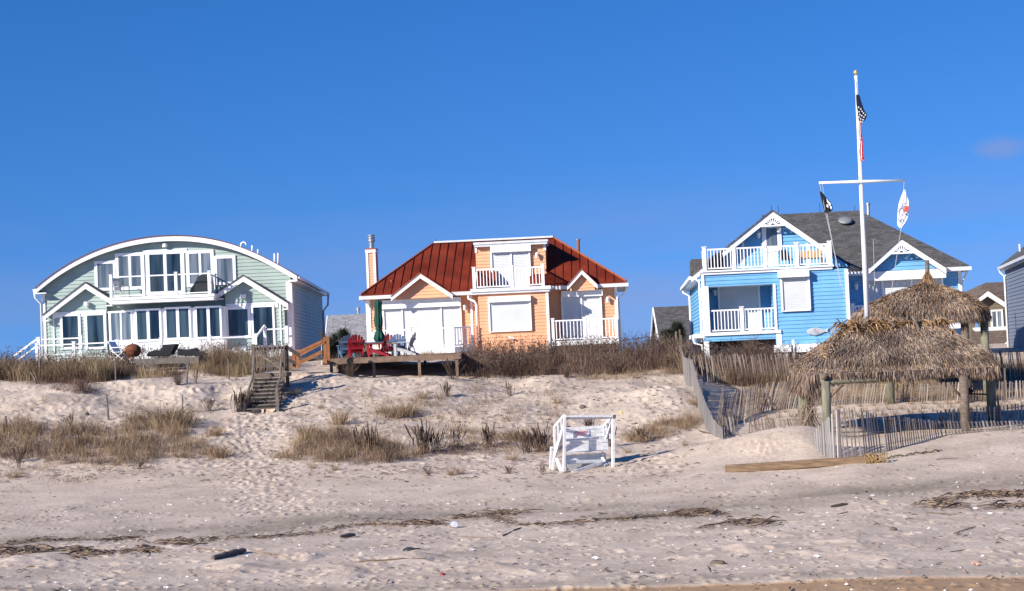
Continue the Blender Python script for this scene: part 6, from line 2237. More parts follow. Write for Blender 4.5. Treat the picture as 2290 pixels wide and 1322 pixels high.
bo = lying('timber_beam', 'long squared timber beam lying on the sand by the front fence', 'beam', 1622, 1056, 1966, 1034, 0.115, 'beam', True, 0.25)
md = bo.modifiers.new('bevel', 'BEVEL'); md.width = 0.02; md.segments = 2
lying('driftwood_log', 'short dark split driftwood log on the lower left beach', 'driftwood', 476, 1254, 549, 1236, 0.065, 'drift', False, 0.2, 0.008)
lying('wood_plank', 'tan weathered round ended plank near the bottom of the beach', 'driftwood', 802, 1264, 954, 1255, 0.048, 'beam', False, 0.2, 0.003)
lying('driftwood_stub', 'stubby dark driftwood piece left of the wrack line', 'driftwood', 760, 1206, 794, 1201, 0.05, 'drift', False, 0.2, 0.01)
lying('driftwood_stub', 'dark almond shaped driftwood piece on the right beach', 'driftwood', 1858, 1137, 1895, 1131, 0.045, 'drift', False, 0.2, 0.005)
for (la, u0, v0, u1, v1, r, mm) in (
        ('long thin brown stick under the dark wrack at right centre', 1564, 1181, 1668, 1162, 0.018, 'wood_old'),
        ('thin yellowish reed beside the split driftwood log', 565, 1233, 638, 1247, 0.012, 'beam'),
        ('pair end reed lying left of the split driftwood log', 440, 1229, 505, 1236, 0.018, 'wood_deck'),
        ('thin stick pointing at the clear jar', 828, 1176, 905, 1180, 0.012, 'beam'),
        ('brown stick below the centre wrack line', 1124, 1201, 1165, 1182, 0.016, 'drift'),
        ('slim reed left of the grey clam shells', 1030, 1202, 1120, 1206, 0.012, 'wood_deck'),
        ('dark twig lying below the almond driftwood', 1872, 1152, 1896, 1147, 0.014, 'drift'),
        ('long stick leading into the right edge wrack heap', 2075, 1127, 2145, 1116, 0.016, 'drift'),
        ('curved dark stick under the right edge wrack heap', 2068, 1148, 2148, 1154, 0.018, 'wood_old'),
        ('thin straight reed on the lower right beach', 2126, 1236, 2166, 1231, 0.012, 'wood_old'),
        ('thin reed on the lower beach below the almond driftwood', 1868, 1226, 1903, 1226, 0.012, 'wood_old'),
        ('thin reed slanting up on the right beach', 2133, 1195, 2182, 1180, 0.012, 'wood_old'),
        ('short twig left of the wet sand at bottom right', 1582, 1268, 1590, 1283, 0.012, 'drift'),
        ('dark stick by the sand fence foot', 1563, 965, 1588, 972, 0.03, 'drift'),
        ('thin dark rod to the right of the timber beam', 2094, 1029, 2142, 1026, 0.014, 'drift')):
    lying('driftwood_stick', la, 'stick', u0, v0, u1, v1, r, mm, False, 0.1, 0.006, 5, 'sticks on the beach')

# rope and chain on the beam
rs = random.Random(2)
a, b_ = G(1968, 1030), G(2105, 1010)
pts = [(b_ - a) * f + Vector((rs.gauss(0, 0.015), 0.05 * math.sin(f * 17 + 3 * math.sin(f * 9)) + rs.gauss(0, 0.02), 0.045 + 0.02 * math.sin(f * 31 + 2 * math.sin(f * 13)) + rs.gauss(0, 0.008))) for f in np.linspace(0, 1, 70)]
o = MB().tube(pts, 0.022, 6).build('old_rope', mat('tangled_rope', (0.13, 0.11, 0.06), 0.9, 0.4, 9)); o.location = a
tag(o, 'tangled dark rope trailing from the end of the timber beam', 'rope')
for (la, u) in (('rope lashing wound round the beam end', 1957), ):
    a = G(u, 1036)
    mb = MB()
    for k in range(14):
        th0 = rs.uniform(0, 3)
        pts = [Vector((rs.gauss(0, 0.05) + k * 0.045 - 0.3, 0.15 * math.cos(t_), 0.12 + 0.15 * math.sin(t_))) for t_ in np.linspace(th0, th0 + 4.5, 10)]
        mb.tube(pts, 0.016, 5)
    o = mb.build('rope_lashing', mat('golden_rope', (0.30, 0.19, 0.08), 0.9, 0.4, 9)); o.location = a
    tag(o, la, 'rope')


def lump(name, label, cat, u, v, rx, ry, rz_, m_, seed=0, group=None, lift=0.5):
    rs = random.Random(seed + int(u))
    n, k = 10, 5
    vs, fs = [], []
    for i in range(k + 1):
        ph = -math.pi / 2 + math.pi * i / k
        for j in range(n):
            th = 2 * math.pi * j / n
            q_ = 1 + rs.uniform(-.14, .14)
            vs.append((rx * math.cos(ph) * math.cos(th) * q_, ry * math.cos(ph) * math.sin(th) * q_, rz_ * math.sin(ph) * q_ + rz_ * lift))
    for i in range(k):
        for j in range(n): fs.append((i * n + j, i * n + (j + 1) % n, (i + 1) * n + (j + 1) % n, (i + 1) * n + j))
    o = MB().add(vs, fs).build(name, M[m_], smooth=True)
    o.location = G(u, v)
    o.rotation_euler = (0, 0, rs.uniform(-.6, .6))
    return tag(o, label, cat, group)


def shell(label, u, v, r, m_='shell', rot=0.3, tip=0.5):
    """scallop like shell: ribbed fan dome"""
    n = 13
    vs = [(0, -r * 0.15, 0)]
    fs = []
    rings = 4
    for i in range(1, rings + 1):
        f = i / rings
        for j in range(n):
            a = rad(-75 + 150 * j / (n - 1))
            rr = r * f * (1 + 0.05 * (j % 2))
            vs.append((rr * math.sin(a), rr * math.cos(a) - r * 0.15, r * 0.38 * math.sin(f * 2.4) + 0.02 * r * (j % 2)))
    for j in range(n - 1): fs.append((0, 1 + j, 2 + j))
    for i in range(rings - 1):
        for j in range(n - 1):
            o_ = 1 + i * n + j
            fs.append((o_, o_ + n, o_ + n + 1, o_ + 1))
    o = MB().add(vs, fs).build('sea_shell', M[m_])
    o.modifiers.new('t', 'SOLIDIFY').thickness = 0.004
    p = G(u, v)
    o.location = p + EZ * 0.01
    o.rotation_euler = (tip, 0, rot)
    tag(o, label, 'shell', 'shells on the beach')


for (la, u, v, r, mm, ro) in (
        ('largest orange pink shell on the wet lower right sand', 2183, 1266, 0.10, 'shellpink', 0.3),
        ('flat pale orange shell at the wet sand edge on the right', 2160, 1283, 0.08, 'shellpink', 1.2),
        ('small orange shell left of the wet sand edge on the right', 2032, 1284, 0.06, 'shellpink', 2.2),
        ('round white shell upper of two under the right wrack heap', 2182, 1141, 0.075, 'shell', 0.2),
        ('round white shell lower of two under the right wrack heap', 2214, 1151, 0.07, 'shell', -0.4),
        ('white shell lying below the centre wrack line', 1057, 1233, 0.06, 'shell', 0.5),
        ('white shell right of the horseshoe crab', 1030, 1218, 0.055, 'shell', 1.5),
        ('flat white shell on the lower centre beach', 1332, 1252, 0.08, 'shell', 0.1),
        ('long white shell near the bottom right of the beach', 1827, 1248, 0.07, 'shell', 0.1),
        ('white shell pair beside the centre wrack line', 1125, 1170, 0.07, 'shell', 1.0),
        ('pale pink shell above the centre wrack line', 1395, 1112, 0.07, 'shellpink', 1.0),
        ('long pale shell above the centre wrack line', 1292, 1116, 0.09, 'shell', 1.4),
        ('white shell on the damp band at right', 1952, 1112, 0.07, 'shell', 0.4),
        ('white shell alone on smooth sand above the left beach', 985, 1089, 0.07, 'shell', 0.9),
        ('white shell left of the damp band on the right', 1715, 1104, 0.07, 'shell', 0.9),
        ('white shell near the bottom left corner', 372, 1318, 0.06, 'shell', 0.3),
        ('white shell above the plank at lower centre', 440, 1302, 0.045, 'shell', 0.3)):
    shell(la, u, v, r, mm, ro)

# horseshoe crab
p = G(915, 1232)
t = empty('horseshoe_crab', p, rad(10), 'dark horseshoe crab shell on the lower centre beach', 'crab shell')
MB().lathe([(0.15, 0.0), (0.14, 0.03), (0.10, 0.06), (0.04, 0.08), (0.005, 0.082)], (0, 0, 0), 18).build('carapace', M['crab'], t, smooth=True)
MB().prism([(0.08, -0.09, 0.0), (0.22, -0.05, 0.0), (0.24, 0, 0.0), (0.22, 0.05, 0.0), (0.08, 0.09, 0.0)], (0, 0, 0.05)).build('abdomen', M['crab'], t, bevel=0.015)
MB().tube([(0.2, 0, 0.03), (0.40, 0.02, 0.01)], [0.012, 0.003], 6).build('tail', M['crab'], t)
# jar
p = G(1015, 1180)
t = empty('glass_jar', p, rad(20), 'clear round jar lying in the centre wrack line', 'jar')
m_, nt, b = nt_new('jar_plastic'); b.inputs['Base Color'].default_value = (0.6, 0.66, 0.75, 1); b.inputs['Roughness'].default_value = 0.15; b.inputs['Alpha'].default_value = 0.4
M['jar'] = m_
MB().lathe([(0.06, -0.1), (0.085, -0.09), (0.085, 0.06), (0.06, 0.08), (0.06, 0.1)], (0, 0, 0.08), 16, axis='y').build('body', M['jar'], t, smooth=True)
MB().lathe([(0.065, -0.13), (0.065, -0.102)], (0, 0, 0.08), 16, axis='y').build('lid', M['white'], t)
# litter
lump('red_litter', 'small red plastic scrap on the lower centre beach', 'litter', 990, 1287, 0.05, 0.04, 0.03, 'red', 1)
lump('dark_rock', 'dark flat rock on the bare dune above the lifeguard stand', 'rock', 1303, 914, 0.13, 0.12, 0.09, 'drift', 2)
lump('yellow_litter', 'tiny yellow plastic scrap right of the lifeguard stand', 'litter', 1389, 923, 0.05, 0.05, 0.04, 'yellow', 3)
lump('toy_scoop', 'bright green toy scoop on the sand right of the deck', 'toy', 1040, 838, 0.14, 0.07, 0.06, 'lime', 4)
lump('toy_boat', 'yellow toy beside the green scoop', 'toy', 1051, 840, 0.12, 0.05, 0.04, 'yellow', 5)
lump('wooden_block', 'small dark wooden block on the sand left of the lone stake', 'block', 194, 930, 0.10, 0.08, 0.10, 'wood_old', 6)
lump('plant_clod', 'brown clod under the right wrack on the lower beach', 'clod', 1945, 1119, 0.06, 0.06, 0.05, 'drift', 7)
lump('plant_clod', 'dark burrow lump at the bottom of the right beach', 'clod', 1605, 1262, 0.16, 0.10, 0.05, 'wood_old', 8)
lump('plant_clod', 'round clod on the right beach right of centre', 'clod', 1998, 1187, 0.08, 0.06, 0.05, 'wood_old', 9)
lump('sand_lump', 'dark seaweed lump under the stick at right centre', 'clod', 1665, 1173, 0.10, 0.06, 0.06, 'drift', 10)
# ============================================================ VEGETATION
def in_poly(x, y, poly):
    c = False
    n = len(poly)
    j = n - 1
    for i in range(n):
        if (poly[i][1] > y) != (poly[j][1] > y) and x < (poly[j][0] - poly[i][0]) * (y - poly[i][1]) / (poly[j][1] - poly[i][1]) + poly[i][0]:
            c = not c
        j = i
    return c


def mass(name, label, cat, mt, u0, u1, y0, y1, n, hgt, width=0.012, lean=0.45, seed=1, front=None, clump=0.35, hfun=None):
    """unaccountable grass over a patch of the crest: u range, Y range"""
    rs = np.random.RandomState(seed)
    nc = max(5, n // 40)
    cy = y0 + (y1 - y0) * rs.beta(1.0, 1.5, nc)
    cs = rs.uniform((u0 - 1145) / FPX, (u1 - 1145) / FPX, nc)
    cx = cs * cy
    if front is not None:
        # front edge pixel polyline: keep only clumps behind it
        ks = np.array(front, float)
        fu = 1145 + FPX * cx / cy
        fy = np.interp(fu, ks[:, 0], ks[:, 1]) + (vnoise(cx * 1.3, cy * 0.2, seed + 9) - 0.5) * 2.2
        cy = np.maximum(cy, fy + rs.uniform(0, 1.0, nc)); cx = cs * cy
    idx = rs.randint(0, nc, n)
    x = cx[idx] + rs.normal(0, clump, n) * 0.6; y = cy[idx] + rs.normal(0, clump, n) * 0.6
    z = base_z(x, y) - 0.03
    ch = rs.uniform(0.45, 1.3, nc)[idx]
    hh = hgt * ch * rs.uniform(0.55, 1.15, n)
    hh = hh * (0.35 + 1.25 * vnoise(x * 0.55 + 7, y * 0.4, seed + 3))
    if hfun is not None: hh = hh * hfun(1145 + FPX * x / y)
    pt = (vnoise(x * 1.1, y * 0.9, seed) - 0.5) * 0.75
    tc_ = rs.normal(0.46, 0.2, nc)[idx] + pt + rs.normal(0, 0.14, n)
    mb = blades(np.stack([x, y, z], 1), hh, rs.uniform(0.05, lean, n), rs.uniform(0.6, 1.3, n) * width, tc_, rs=rs)
    o = mb.build(name, M[mt], fixn=False)
    return tag(o, label, cat, kind='stuff')


def hprof(keys):
    ks = np.array(keys, float)
    return lambda u: np.interp(u, ks[:, 0], ks[:, 1])


mass('crest_grass', 'tall brown and green dune grass on the left crest', 'grass', 'crest', -120, 262, 71.6, 80, 13000, 1.0, 0.013, 0.85, 1,
     [(-120, 72.5), (0, 72.3), (60, 72.5), (130, 71.3), (200, 71.6), (262, 73.5)], hfun=hprof([(-100, .7), (0, .65), (60, .75), (150, 1.0), (220, 0.95), (262, .6)]))
mass('crest_grass', 'straw dune grass in front of the mint house between deck and stairs', 'grass', 'crest', 455, 566, 73, 80, 3500, 0.9, 0.010, 1.0, 2, [(455, 73.2), (566, 73.0)], hfun=hprof([(455, .9), (500, 1.0), (566, .7)]))
mass('crest_grass', 'low grass under the front of the small plank deck', 'grass', 'crest', 300, 400, 72.6, 74.2, 1500, 0.42, 0.013, 0.5, 12)
mass('crest_brush', 'brown brush and grass on the crest right of the wooden deck', 'brush', 'brush', 1035, 1525, 71.8, 79, 5000, 0.9, 0.010, 1.1, 3,
     [(1035, 74.5), (1090, 74), (1180, 74), (1250, 73), (1350, 71.6), (1420, 72.6), (1525, 72.5)], hfun=hprof([(1035, .7), (1100, .95), (1200, 1.15), (1350, 1.25), (1450, 1.1), (1525, 1.0)]))
mass('crest_grass', 'tan grass tufts mixed in the brush right of the wooden deck', 'grass', 'crest', 1040, 1525, 71.6, 78, 5000, 0.62, 0.010, 0.8, 4,
     [(1035, 74.2), (1090, 73.8), (1180, 73.8), (1250, 72.6), (1350, 71.6), (1420, 72.0), (1525, 71.8)])
mass('crest_brush', 'brown weeds between the rear fence and the blue house', 'brush', 'brush', 1520, 1800, 72, 78, 5000, 1.0, 0.010, 1.0, 5)
mass('crest_grass', 'tan grass behind the rear fence at right', 'grass', 'straw', 2120, 2400, 70.6, 76, 5000, 0.7, 0.014, 0.5, 6)
mass('fence_grass', 'thin straw grass growing along the rear fence', 'grass', 'crest', 1590, 2320, 70.0, 72.5, 12000, 0.95, 0.009, 0.4, 7)
mass('crest_grass', 'grass behind the deck chairs at the orange house porch', 'grass', 'crest', 735, 1040, 79, 83, 3500, 0.4, 0.014, 0.5, 8)


mass('fence_grass', 'thin straw grass on the sand between the middle and rear fences', 'grass', 'straw', 1640, 2420, 65.2, 70.8, 15000, 0.42, 0.009, 0.6, 71)


def brush_mass(label, u0, u1, y0, y1, ncl, per, rmin, rmax, hmin, hmax, seed, mt='brush', front=None, width=0.011, name='crest_brush', tone=0.5, stretch=1.0):
    """rounded twiggy bushes: short twigs spread through low domes"""
    rs = np.random.RandomState(seed)
    B, Hh, T, AZ = [], [], [], []
    for k in range(ncl):
        Y = y0 + (y1 - y0) * rs.beta(1.0, 1.6)
        s_ = (rs.uniform(u0, u1) - 1145) / FPX
        if front is not None:
            ks = np.array(front, float)
            Y = max(Y, float(np.interp(1145 + FPX * s_, ks[:, 0], ks[:, 1])) + rs.uniform(-0.3, 1.6))
        cx = s_ * Y
        r = rs.uniform(rmin, rmax); hh = rs.uniform(hmin, hmax)
        n = int(per * (r / rmax) ** 2)
        th = rs.uniform(0, 2 * np.pi, n); rr = r * np.sqrt(rs.uniform(0, 1, n))
        q = np.sqrt(np.clip(1 - (rr / r) ** 2, 0, 1))
        zz = hh * q * rs.uniform(0, 1, n) ** 0.6
        x, y = cx + rr * np.cos(th) * 1.25, Y + rr * np.sin(th)
        B.append(np.stack([x, y, base_z(x, y) + zz * 0.85 - 0.04], 1))
        Hh.append(rs.uniform(0.10, 0.30, n) * stretch * (0.6 + 0.5 * hh)); AZ.append(th + rs.normal(0, 0.8, n))
        T.append(rs.normal(tone, 0.16) + 0.18 * (zz / hh - 0.5) + rs.normal(0, 0.15, n))
    B = np.concatenate(B); Hh = np.concatenate(Hh); T = np.concatenate(T); AZ = np.concatenate(AZ)
    mb = blades(B, Hh, rs.uniform(0.1, 1.3, len(B)), rs.uniform(0.6, 1.3, len(B)) * width, T, az=AZ, rs=rs)
    return tag(mb.build(name, M[mt], fixn=False), label, 'brush', kind='stuff')


FR = [(1035, 74.5), (1090, 74), (1180, 74), (1250, 73), (1350, 71.6), (1420, 72.6), (1525, 72.5)]
brush_mass('rounded brown scrub on the crest right of the wooden deck', 1040, 1525, 71.8, 79, 150, 420, 0.35, 0.8, 0.35, 0.95, 61, front=FR, tone=0.55)
brush_mass('reddish twig tops standing out of the scrub at centre', 1045, 1525, 73, 79, 70, 240, 0.4, 0.8, 0.9, 1.35, 62, front=FR, tone=0.38, stretch=1.3)
brush_mass('tan grass mounds in the left crest', -110, 270, 71.6, 79, 120, 420, 0.3, 0.75, 0.3, 0.8, 63, mt='crest', front=[(-120, 72.5), (0, 72.3), (60, 72.5), (130, 71.3), (200, 71.6), (262, 73.5)], tone=0.36, stretch=1.3)
brush_mass('grass mounds between the small deck and stairs', 450, 570, 73, 79, 34, 380, 0.3, 0.7, 0.35, 0.8, 64, mt='crest', front=[(450, 73.2), (570, 73.0)], tone=0.6, stretch=1.5)
brush_mass('brown scrub in front of the mint house deck', 200, 640, 77.5, 82, 55, 200, 0.3, 0.7, 0.4, 0.9, 65, tone=0.45)
brush_mass('brown scrub between the rear fence and the blue house', 1525, 1800, 72.5, 78, 70, 330, 0.35, 0.8, 0.4, 1.0, 66, tone=0.45)


def patch(name, label, mt, poly, nclump, per, hgt, seed, width=0.012, lean=0.7, sd=0.10):
    """sparse clumps over a patch of slope outlined in the photograph"""
    rs = random.Random(seed); rn = np.random.RandomState(seed)
    us = [p[0] for p in poly]; vs = [p[1] for p in poly]
    B, Hh, T = [], [], []
    k = 0
    while k < nclump:
        u, v = rs.uniform(min(us), max(us)), rs.uniform(min(vs), max(vs))
        if not in_poly(u, v, poly): continue
        p = G(u, v)
        k += 1
        n = int(per * rs.uniform(0.5, 1.8) * 1.8)
        s = rs.uniform(0.3, 1.0) ** 1.3 + (0.5 if rs.random() < 0.12 else 0.1)
        xy = rn.normal(0, sd * (0.6 + s * 0.7), (n, 2)) * (1.5, 1.1)
        x, y = p.x + xy[:, 0], p.y + xy[:, 1]
        lift = rn.uniform(0, 1, n) ** 1.5 * 0.5 * hgt * s
        B.append(np.stack([x, y, base_z(x, y) - 0.02 + lift], 1))
        Hh.append(hgt * s * rn.uniform(0.25, 0.85, n)); T.append(rs.gauss(0.48, 0.18) + rn.normal(0, 0.17, n) + 0.25 * (lift / (0.5 * hgt * s) - 0.5))
    B = np.concatenate(B); Hh = np.concatenate(Hh); T = np.concatenate(T)
    mb = blades(B, Hh, rn.uniform(0.1, lean + 0.5, len(B)), rn.uniform(0.6, 1.2, len(B)) * width * 0.7, T, rs=rn)
    o = mb.build(name, M[mt], fixn=False)
    return tag(o, label, 'grass', kind='stuff')


patch('beach_grass', 'dense straw grass patch on the lower left dune', 'straw', [(-40, 960), (60, 945), (160, 960), (260, 955), (300, 930), (420, 945), (430, 985), (500, 1000), (505, 1025), (380, 1030), (240, 1042), (120, 1040), (20, 1030), (-40, 1020)], 330, 42, 0.50, 11)
patch('beach_grass', 'thin straw grass fringe below the lower left patch', 'straw', [(-40, 1020), (120, 1035), (350, 1030), (360, 1060), (200, 1075), (60, 1110), (-40, 1070)], 60, 14, 0.3, 12)
patch('beach_grass', 'straw grass patch right of the sand path', 'straw', [(640, 1030), (670, 985), (720, 960), (780, 975), (860, 985), (900, 1000), (960, 1010), (900, 1035), (760, 1040)], 170, 38, 0.48, 13)
patch('beach_grass', 'pale grass scattered on the dune above the lifeguard stand', 'straw', [(835, 905), (960, 890), (1100, 880), (1240, 885), (1270, 900), (1250, 940), (1080, 950), (900, 940)], 90, 14, 0.28, 14)
patch('beach_grass', 'pale grass along the centre dune foot', 'straw', [(960, 960), (1100, 970), (1240, 985), (1240, 1010), (1120, 1020), (960, 1010)], 70, 26, 0.36, 15)
patch('beach_grass', 'golden grass strip on the bare dune left of the fence', 'straw', [(1415, 975), (1480, 945), (1560, 935), (1565, 955), (1500, 975), (1430, 995)], 80, 30, 0.36, 16)
patch('beach_grass', 'faint sprouts on the smooth dune face', 'straw', [(1150, 850), (1300, 845), (1500, 850), (1540, 900), (1400, 920), (1250, 900)], 45, 9, 0.22, 17)
patch('beach_grass', 'few sprouts on flat sand before the dune', 'straw', [(200, 1075), (700, 1050), (1100, 1060), (1100, 1075), (600, 1085), (250, 1110)], 14, 8, 0.22, 18)
patch('beach_grass', 'few sprouts on the dune slope below the wooden deck', 'straw', [(650, 870), (900, 850), (1100, 850), (1100, 900), (800, 960), (650, 950)], 26, 10, 0.25, 19)
patch('beach_grass', 'tan grass at the foot of the brush before the fence', 'straw', [(1290, 850), (1400, 838), (1520, 822), (1525, 838), (1400, 852)], 60, 26, 0.3, 20)


def stalks(label, u0, u1, y0, y1, n, h0, h1, seed, mt='twig'):
    rs = random.Random(seed)
    mb = MB()
    for k in range(n):
        Y = rs.uniform(y0, y1); x = (rs.uniform(u0, u1) - 1145) / FPX * Y
        z = gz(x, Y); L = rs.uniform(h0, h1)
        a = Vector((x, Y, z)); d = Vector((rs.gauss(0, 0.22), rs.gauss(0, 0.22), 1)).normalized()
        p1 = a + d * L * 0.6; p2 = a + d * L + Vector((rs.gauss(0, 0.06), 0, 0))
        mb.tube([a, p1, p2], [0.007, 0.006, 0.004], 3, cap=False)
        for j in range(rs.randint(2, 5)):
            c = p1.lerp(p2, rs.uniform(0.2, 1.05)); e = c + Vector((rs.gauss(0, .08), rs.gauss(0, .08), rs.uniform(-.02, .12)))
            mb.tube([c, c.lerp(e, .6), e], [0.006, 0.016, 0.004], 3, cap=False)
        tinted(mb, min(1, max(0, rs.gauss(0.5, 0.25))))
    o = mb.build('weed_stalks', M[mt], fixn=False)
    return tag(o, label, 'weeds', kind='stuff')


stalks('dark seed stalks rising out of the brush right of the wooden deck', 1040, 1525, 72.5, 79, 900, 0.8, 1.35, 41)
stalks('dark weed stalks among the left crest grass', -100, 300, 72.5, 79, 260, 0.7, 1.2, 42)
stalks('dark weed stalks in front of the mint house deck', 230, 640, 77, 82, 420, 0.6, 1.1, 43)
stalks('weed stalks behind the rear fence', 1530, 1800, 73, 78, 260, 0.7, 1.3, 44)
patch('beach_brush', 'dark low growth inside the lower left grass patch', 'brush', [(-40, 960), (160, 965), (300, 940), (430, 985), (500, 1005), (380, 1035), (240, 1045), (20, 1035)], 170, 26, 0.30, 31)
patch('beach_brush', 'dark low growth inside the grass patch right of the path', 'brush', [(660, 1020), (720, 980), (860, 990), (960, 1010), (900, 1038), (760, 1042)], 90, 26, 0.30, 32)
patch('beach_brush', 'dark growth at the foot of the left crest grass', 'brush', [(-20, 845), (130, 845), (230, 850), (210, 885), (140, 880), (60, 860)], 70, 26, 0.35, 33)
patch('beach_brush', 'dark growth under the row of shrubs by the lifeguard stand', 'brush', [(920, 1000), (1240, 1000), (1240, 1016), (920, 1022)], 60, 22, 0.25, 34)

patch('beach_grass', 'sparse tan wisps across the centre dune slope', 'straw', [(640, 900), (900, 870), (1260, 860), (1280, 1000), (1000, 1010), (640, 980)], 150, 16, 0.34, 35)
patch('beach_grass', 'sparse wisps on the left dune slope', 'straw', [(-20, 890), (240, 900), (500, 900), (520, 960), (300, 940), (-20, 950)], 50, 10, 0.28, 36)
patch('beach_brush', 'brown wisps across the centre dune slope', 'brush', [(820, 900), (1000, 870), (1260, 870), (1280, 1000), (1000, 1015), (820, 1000)], 90, 18, 0.3, 37)

# individual tufts -------------------------------------------------
def tuft_mesh(seed, n, h_, sd, lean, mt='straw', tmean=0.5):
    rn = np.random.RandomState(seed)
    xy = rn.normal(0, sd, (n, 2))
    B = np.stack([xy[:, 0], xy[:, 1], np.full(n, -0.03)], 1)
    az = np.arctan2(xy[:, 1], xy[:, 0]) + rn.normal(0, 0.6, n)
    mb = blades(B, h_ * rn.uniform(0.45, 1.1, n), rn.uniform(0.1, lean, n), rn.uniform(0.7, 1.3, n) * 0.009, rn.normal(tmean, 0.22, n), az=az, rs=rn)
    return mb


TUFT_GROUP = 'separate grass tufts on the dune'
tp = [(tuft_mesh(50 + k, n, 1.0, sd, le)) for k, (n, sd, le) in enumerate(((320, 0.16, 0.6), (220, 0.20, 0.7), (150, 0.13, 0.8)))]
protos = []


def tuft(label, u, v, hgt, kind=0, wide=1.0, mt='straw'):
    mb = tp[kind]
    key = (kind, mt)
    for k_, o_ in protos:
        if k_ == key:
            o = o_.copy(); COL.objects.link(o); break
    else:
        o = mb.build('grass_tuft', M[mt], fixn=False); protos.append((key, o))
    o.location = G(u, v)
    o.scale = (wide * (0.4 + hgt), wide * (0.4 + hgt), hgt)
    o.rotation_euler = (0, 0, RD.uniform(0, 6.28))
    tag(o, label, 'grass tuft', TUFT_GROUP)


for a in (
        ('largest brown grass tuft standing above the lower left patch', 378, 955, 0.95, 0, 1.7, 'crest'),
        ('dark right half of the big grass tuft at lower left', 398, 958, 0.75, 0, 1.4, 'crest'),
        ('golden tuft at right tip of the lower left grass patch', 482, 975, 0.45, 0),
        ('greenish tuft at lower right corner of the left grass patch', 488, 1025, 0.5, 0, 1.3),
        ('golden tuft at top left of the lower left patch', 70, 968, 0.4, 1),
        ('golden tuft hugging the small deck front', 375, 822, 0.85, 0, 1.2, 'crest'),
        ('slim golden tuft left of the path right patch', 686, 985, 0.7, 0, 1.0),
        ('tall slim golden tuft above the path right patch', 762, 950, 0.65, 0, 0.9),
        ('broad golden tuft below the wooden deck', 885, 935, 0.55, 0, 1.3),
        ('tall golden tuft right part of the pair below the wooden deck', 912, 932, 0.7, 0, 1.2),
        ('small tuft right of the tall pair below the deck', 946, 893, 0.4, 2),
        ('dark tuft left of the golden pair below the deck', 852, 925, 0.4, 1, 1.0, 'crest'),
        ('tuft at left tip of the path right patch', 632, 1024, 0.35, 1, 1.2),
        ('golden tuft behind shrubs left of the lifeguard stand', 1160, 985, 0.5, 0, 1.6),
        ('slim tuft on the dune face above the lifeguard stand', 1248, 905, 0.45, 2, 0.7),
        ('golden tuft right of the lifeguard stand', 1420, 985, 0.5, 0, 1.3),
        ('low tuft touching the fence on the bare dune', 1553, 906, 0.38, 1, 0.8),
        ('tiny tuft on flat sand left of two before the dune', 1008, 1063, 0.33, 2, 0.7),
        ('tiny tuft on flat sand right of two before the dune', 1030, 1061, 0.33, 2, 0.7),
        ('tiny tuft alone on flat sand right of the lifeguard stand', 1405, 1014, 0.22, 2, 0.7),
        ('small tuft lowest right of the path below the patch', 748, 1053, 0.28, 2, 0.6),
        ('small tuft right below the path right patch', 700, 1048, 0.22, 2, 0.7),
        ('small tuft left below the path right patch', 716, 915, 0.25, 2, 0.6),
        ('golden tuft left of the stairs base shadow', 655, 885, 0.35, 1, 1.0),
        ('low pale tuft below the centre shrubs', 1142, 1030, 0.3, 2, 1.0),
        ('small tuft at far left edge of flat sand', 30, 1070, 0.3, 2, 1.0),
        ('sparse tuft above the smooth mound edge', 1533, 998, 0.22, 2, 0.6),
        ('golden tuft between the stairs and the ramp', 640, 830, 0.5, 1, 1.2)):
    tuft(*a)


# seed-head shrubs --------------------------------------------------
def shrub_mb(seed, n, hgt, spread, heads=True, side=0.5):
    rs = random.Random(seed)
    mb = MB()
    for k in range(n):
        az = rs.uniform(0, 6.28); ln = rs.uniform(0.05, spread)
        L = hgt * rs.uniform(0.55, 1.05)
        b0 = Vector((rs.gauss(0, 0.08), rs.gauss(0, 0.08), -0.05))
        d = Vector((math.cos(az) * ln, math.sin(az) * ln, 1)).normalized()
        p1 = b0 + d * L * 0.5 + Vector((rs.gauss(0, .02), rs.gauss(0, .02), 0))
        p2 = b0 + d * L + Vector((rs.gauss(0, .05), rs.gauss(0, .05), 0))
        rr = rs.uniform(0.006, 0.010)
        if heads:
            mb.tube([b0, p1, p1.lerp(p2, 0.4), p1.lerp(p2, 0.75), p2], [rr, rr, rr * 2.0, rr * 2.3, rr * 0.8], 5)
        else:
            mb.tube([b0, p1, p2], [rr * 1.2, rr * 0.8, rr * 0.3], 4)
        tinted(mb, min(1, max(0, rs.gauss(0.45, 0.22))))
        for j in range(rs.randint(1, 3) if side > 0 else 0):
            f = rs.uniform(0.3, 0.9)
            q0 = b0.lerp(p2, f)
            q1 = q0 + Vector((rs.gauss(0, 1), rs.gauss(0, 1), rs.uniform(0.3, 1.2))).normalized() * L * side * rs.uniform(0.2, 0.5)
            mb.tube([q0, q1], [rr * 0.7, rr * 0.35], 4)
            tinted(mb, min(1, max(0, rs.gauss(0.5, 0.22))))
    return mb


SH = [shrub_mb(70, 30, 1.0, 0.5), shrub_mb(71, 22, 1.0, 0.75), shrub_mb(72, 60, 1.0, 0.9, False, 0.9), shrub_mb(73, 13, 1.0, 0.5)]
sprotos = {}


def shrub(label, u, v, hgt, kind=0, wide=1.0, cat='shrub', name='dry_shrub', group='dead seed head shrubs on the dune'):
    if kind in sprotos:
        o = sprotos[kind].copy(); COL.objects.link(o)
    else:
        o = SH[kind].build(name, M['twig'], fixn=False); sprotos[kind] = o
    o.location = G(u, v)
    hgt *= 1.15
    o.scale = (wide * hgt, wide * hgt, hgt)
    o.rotation_euler = (0, 0, RD.uniform(0, 6.28))
    tag(o, label, cat, group)


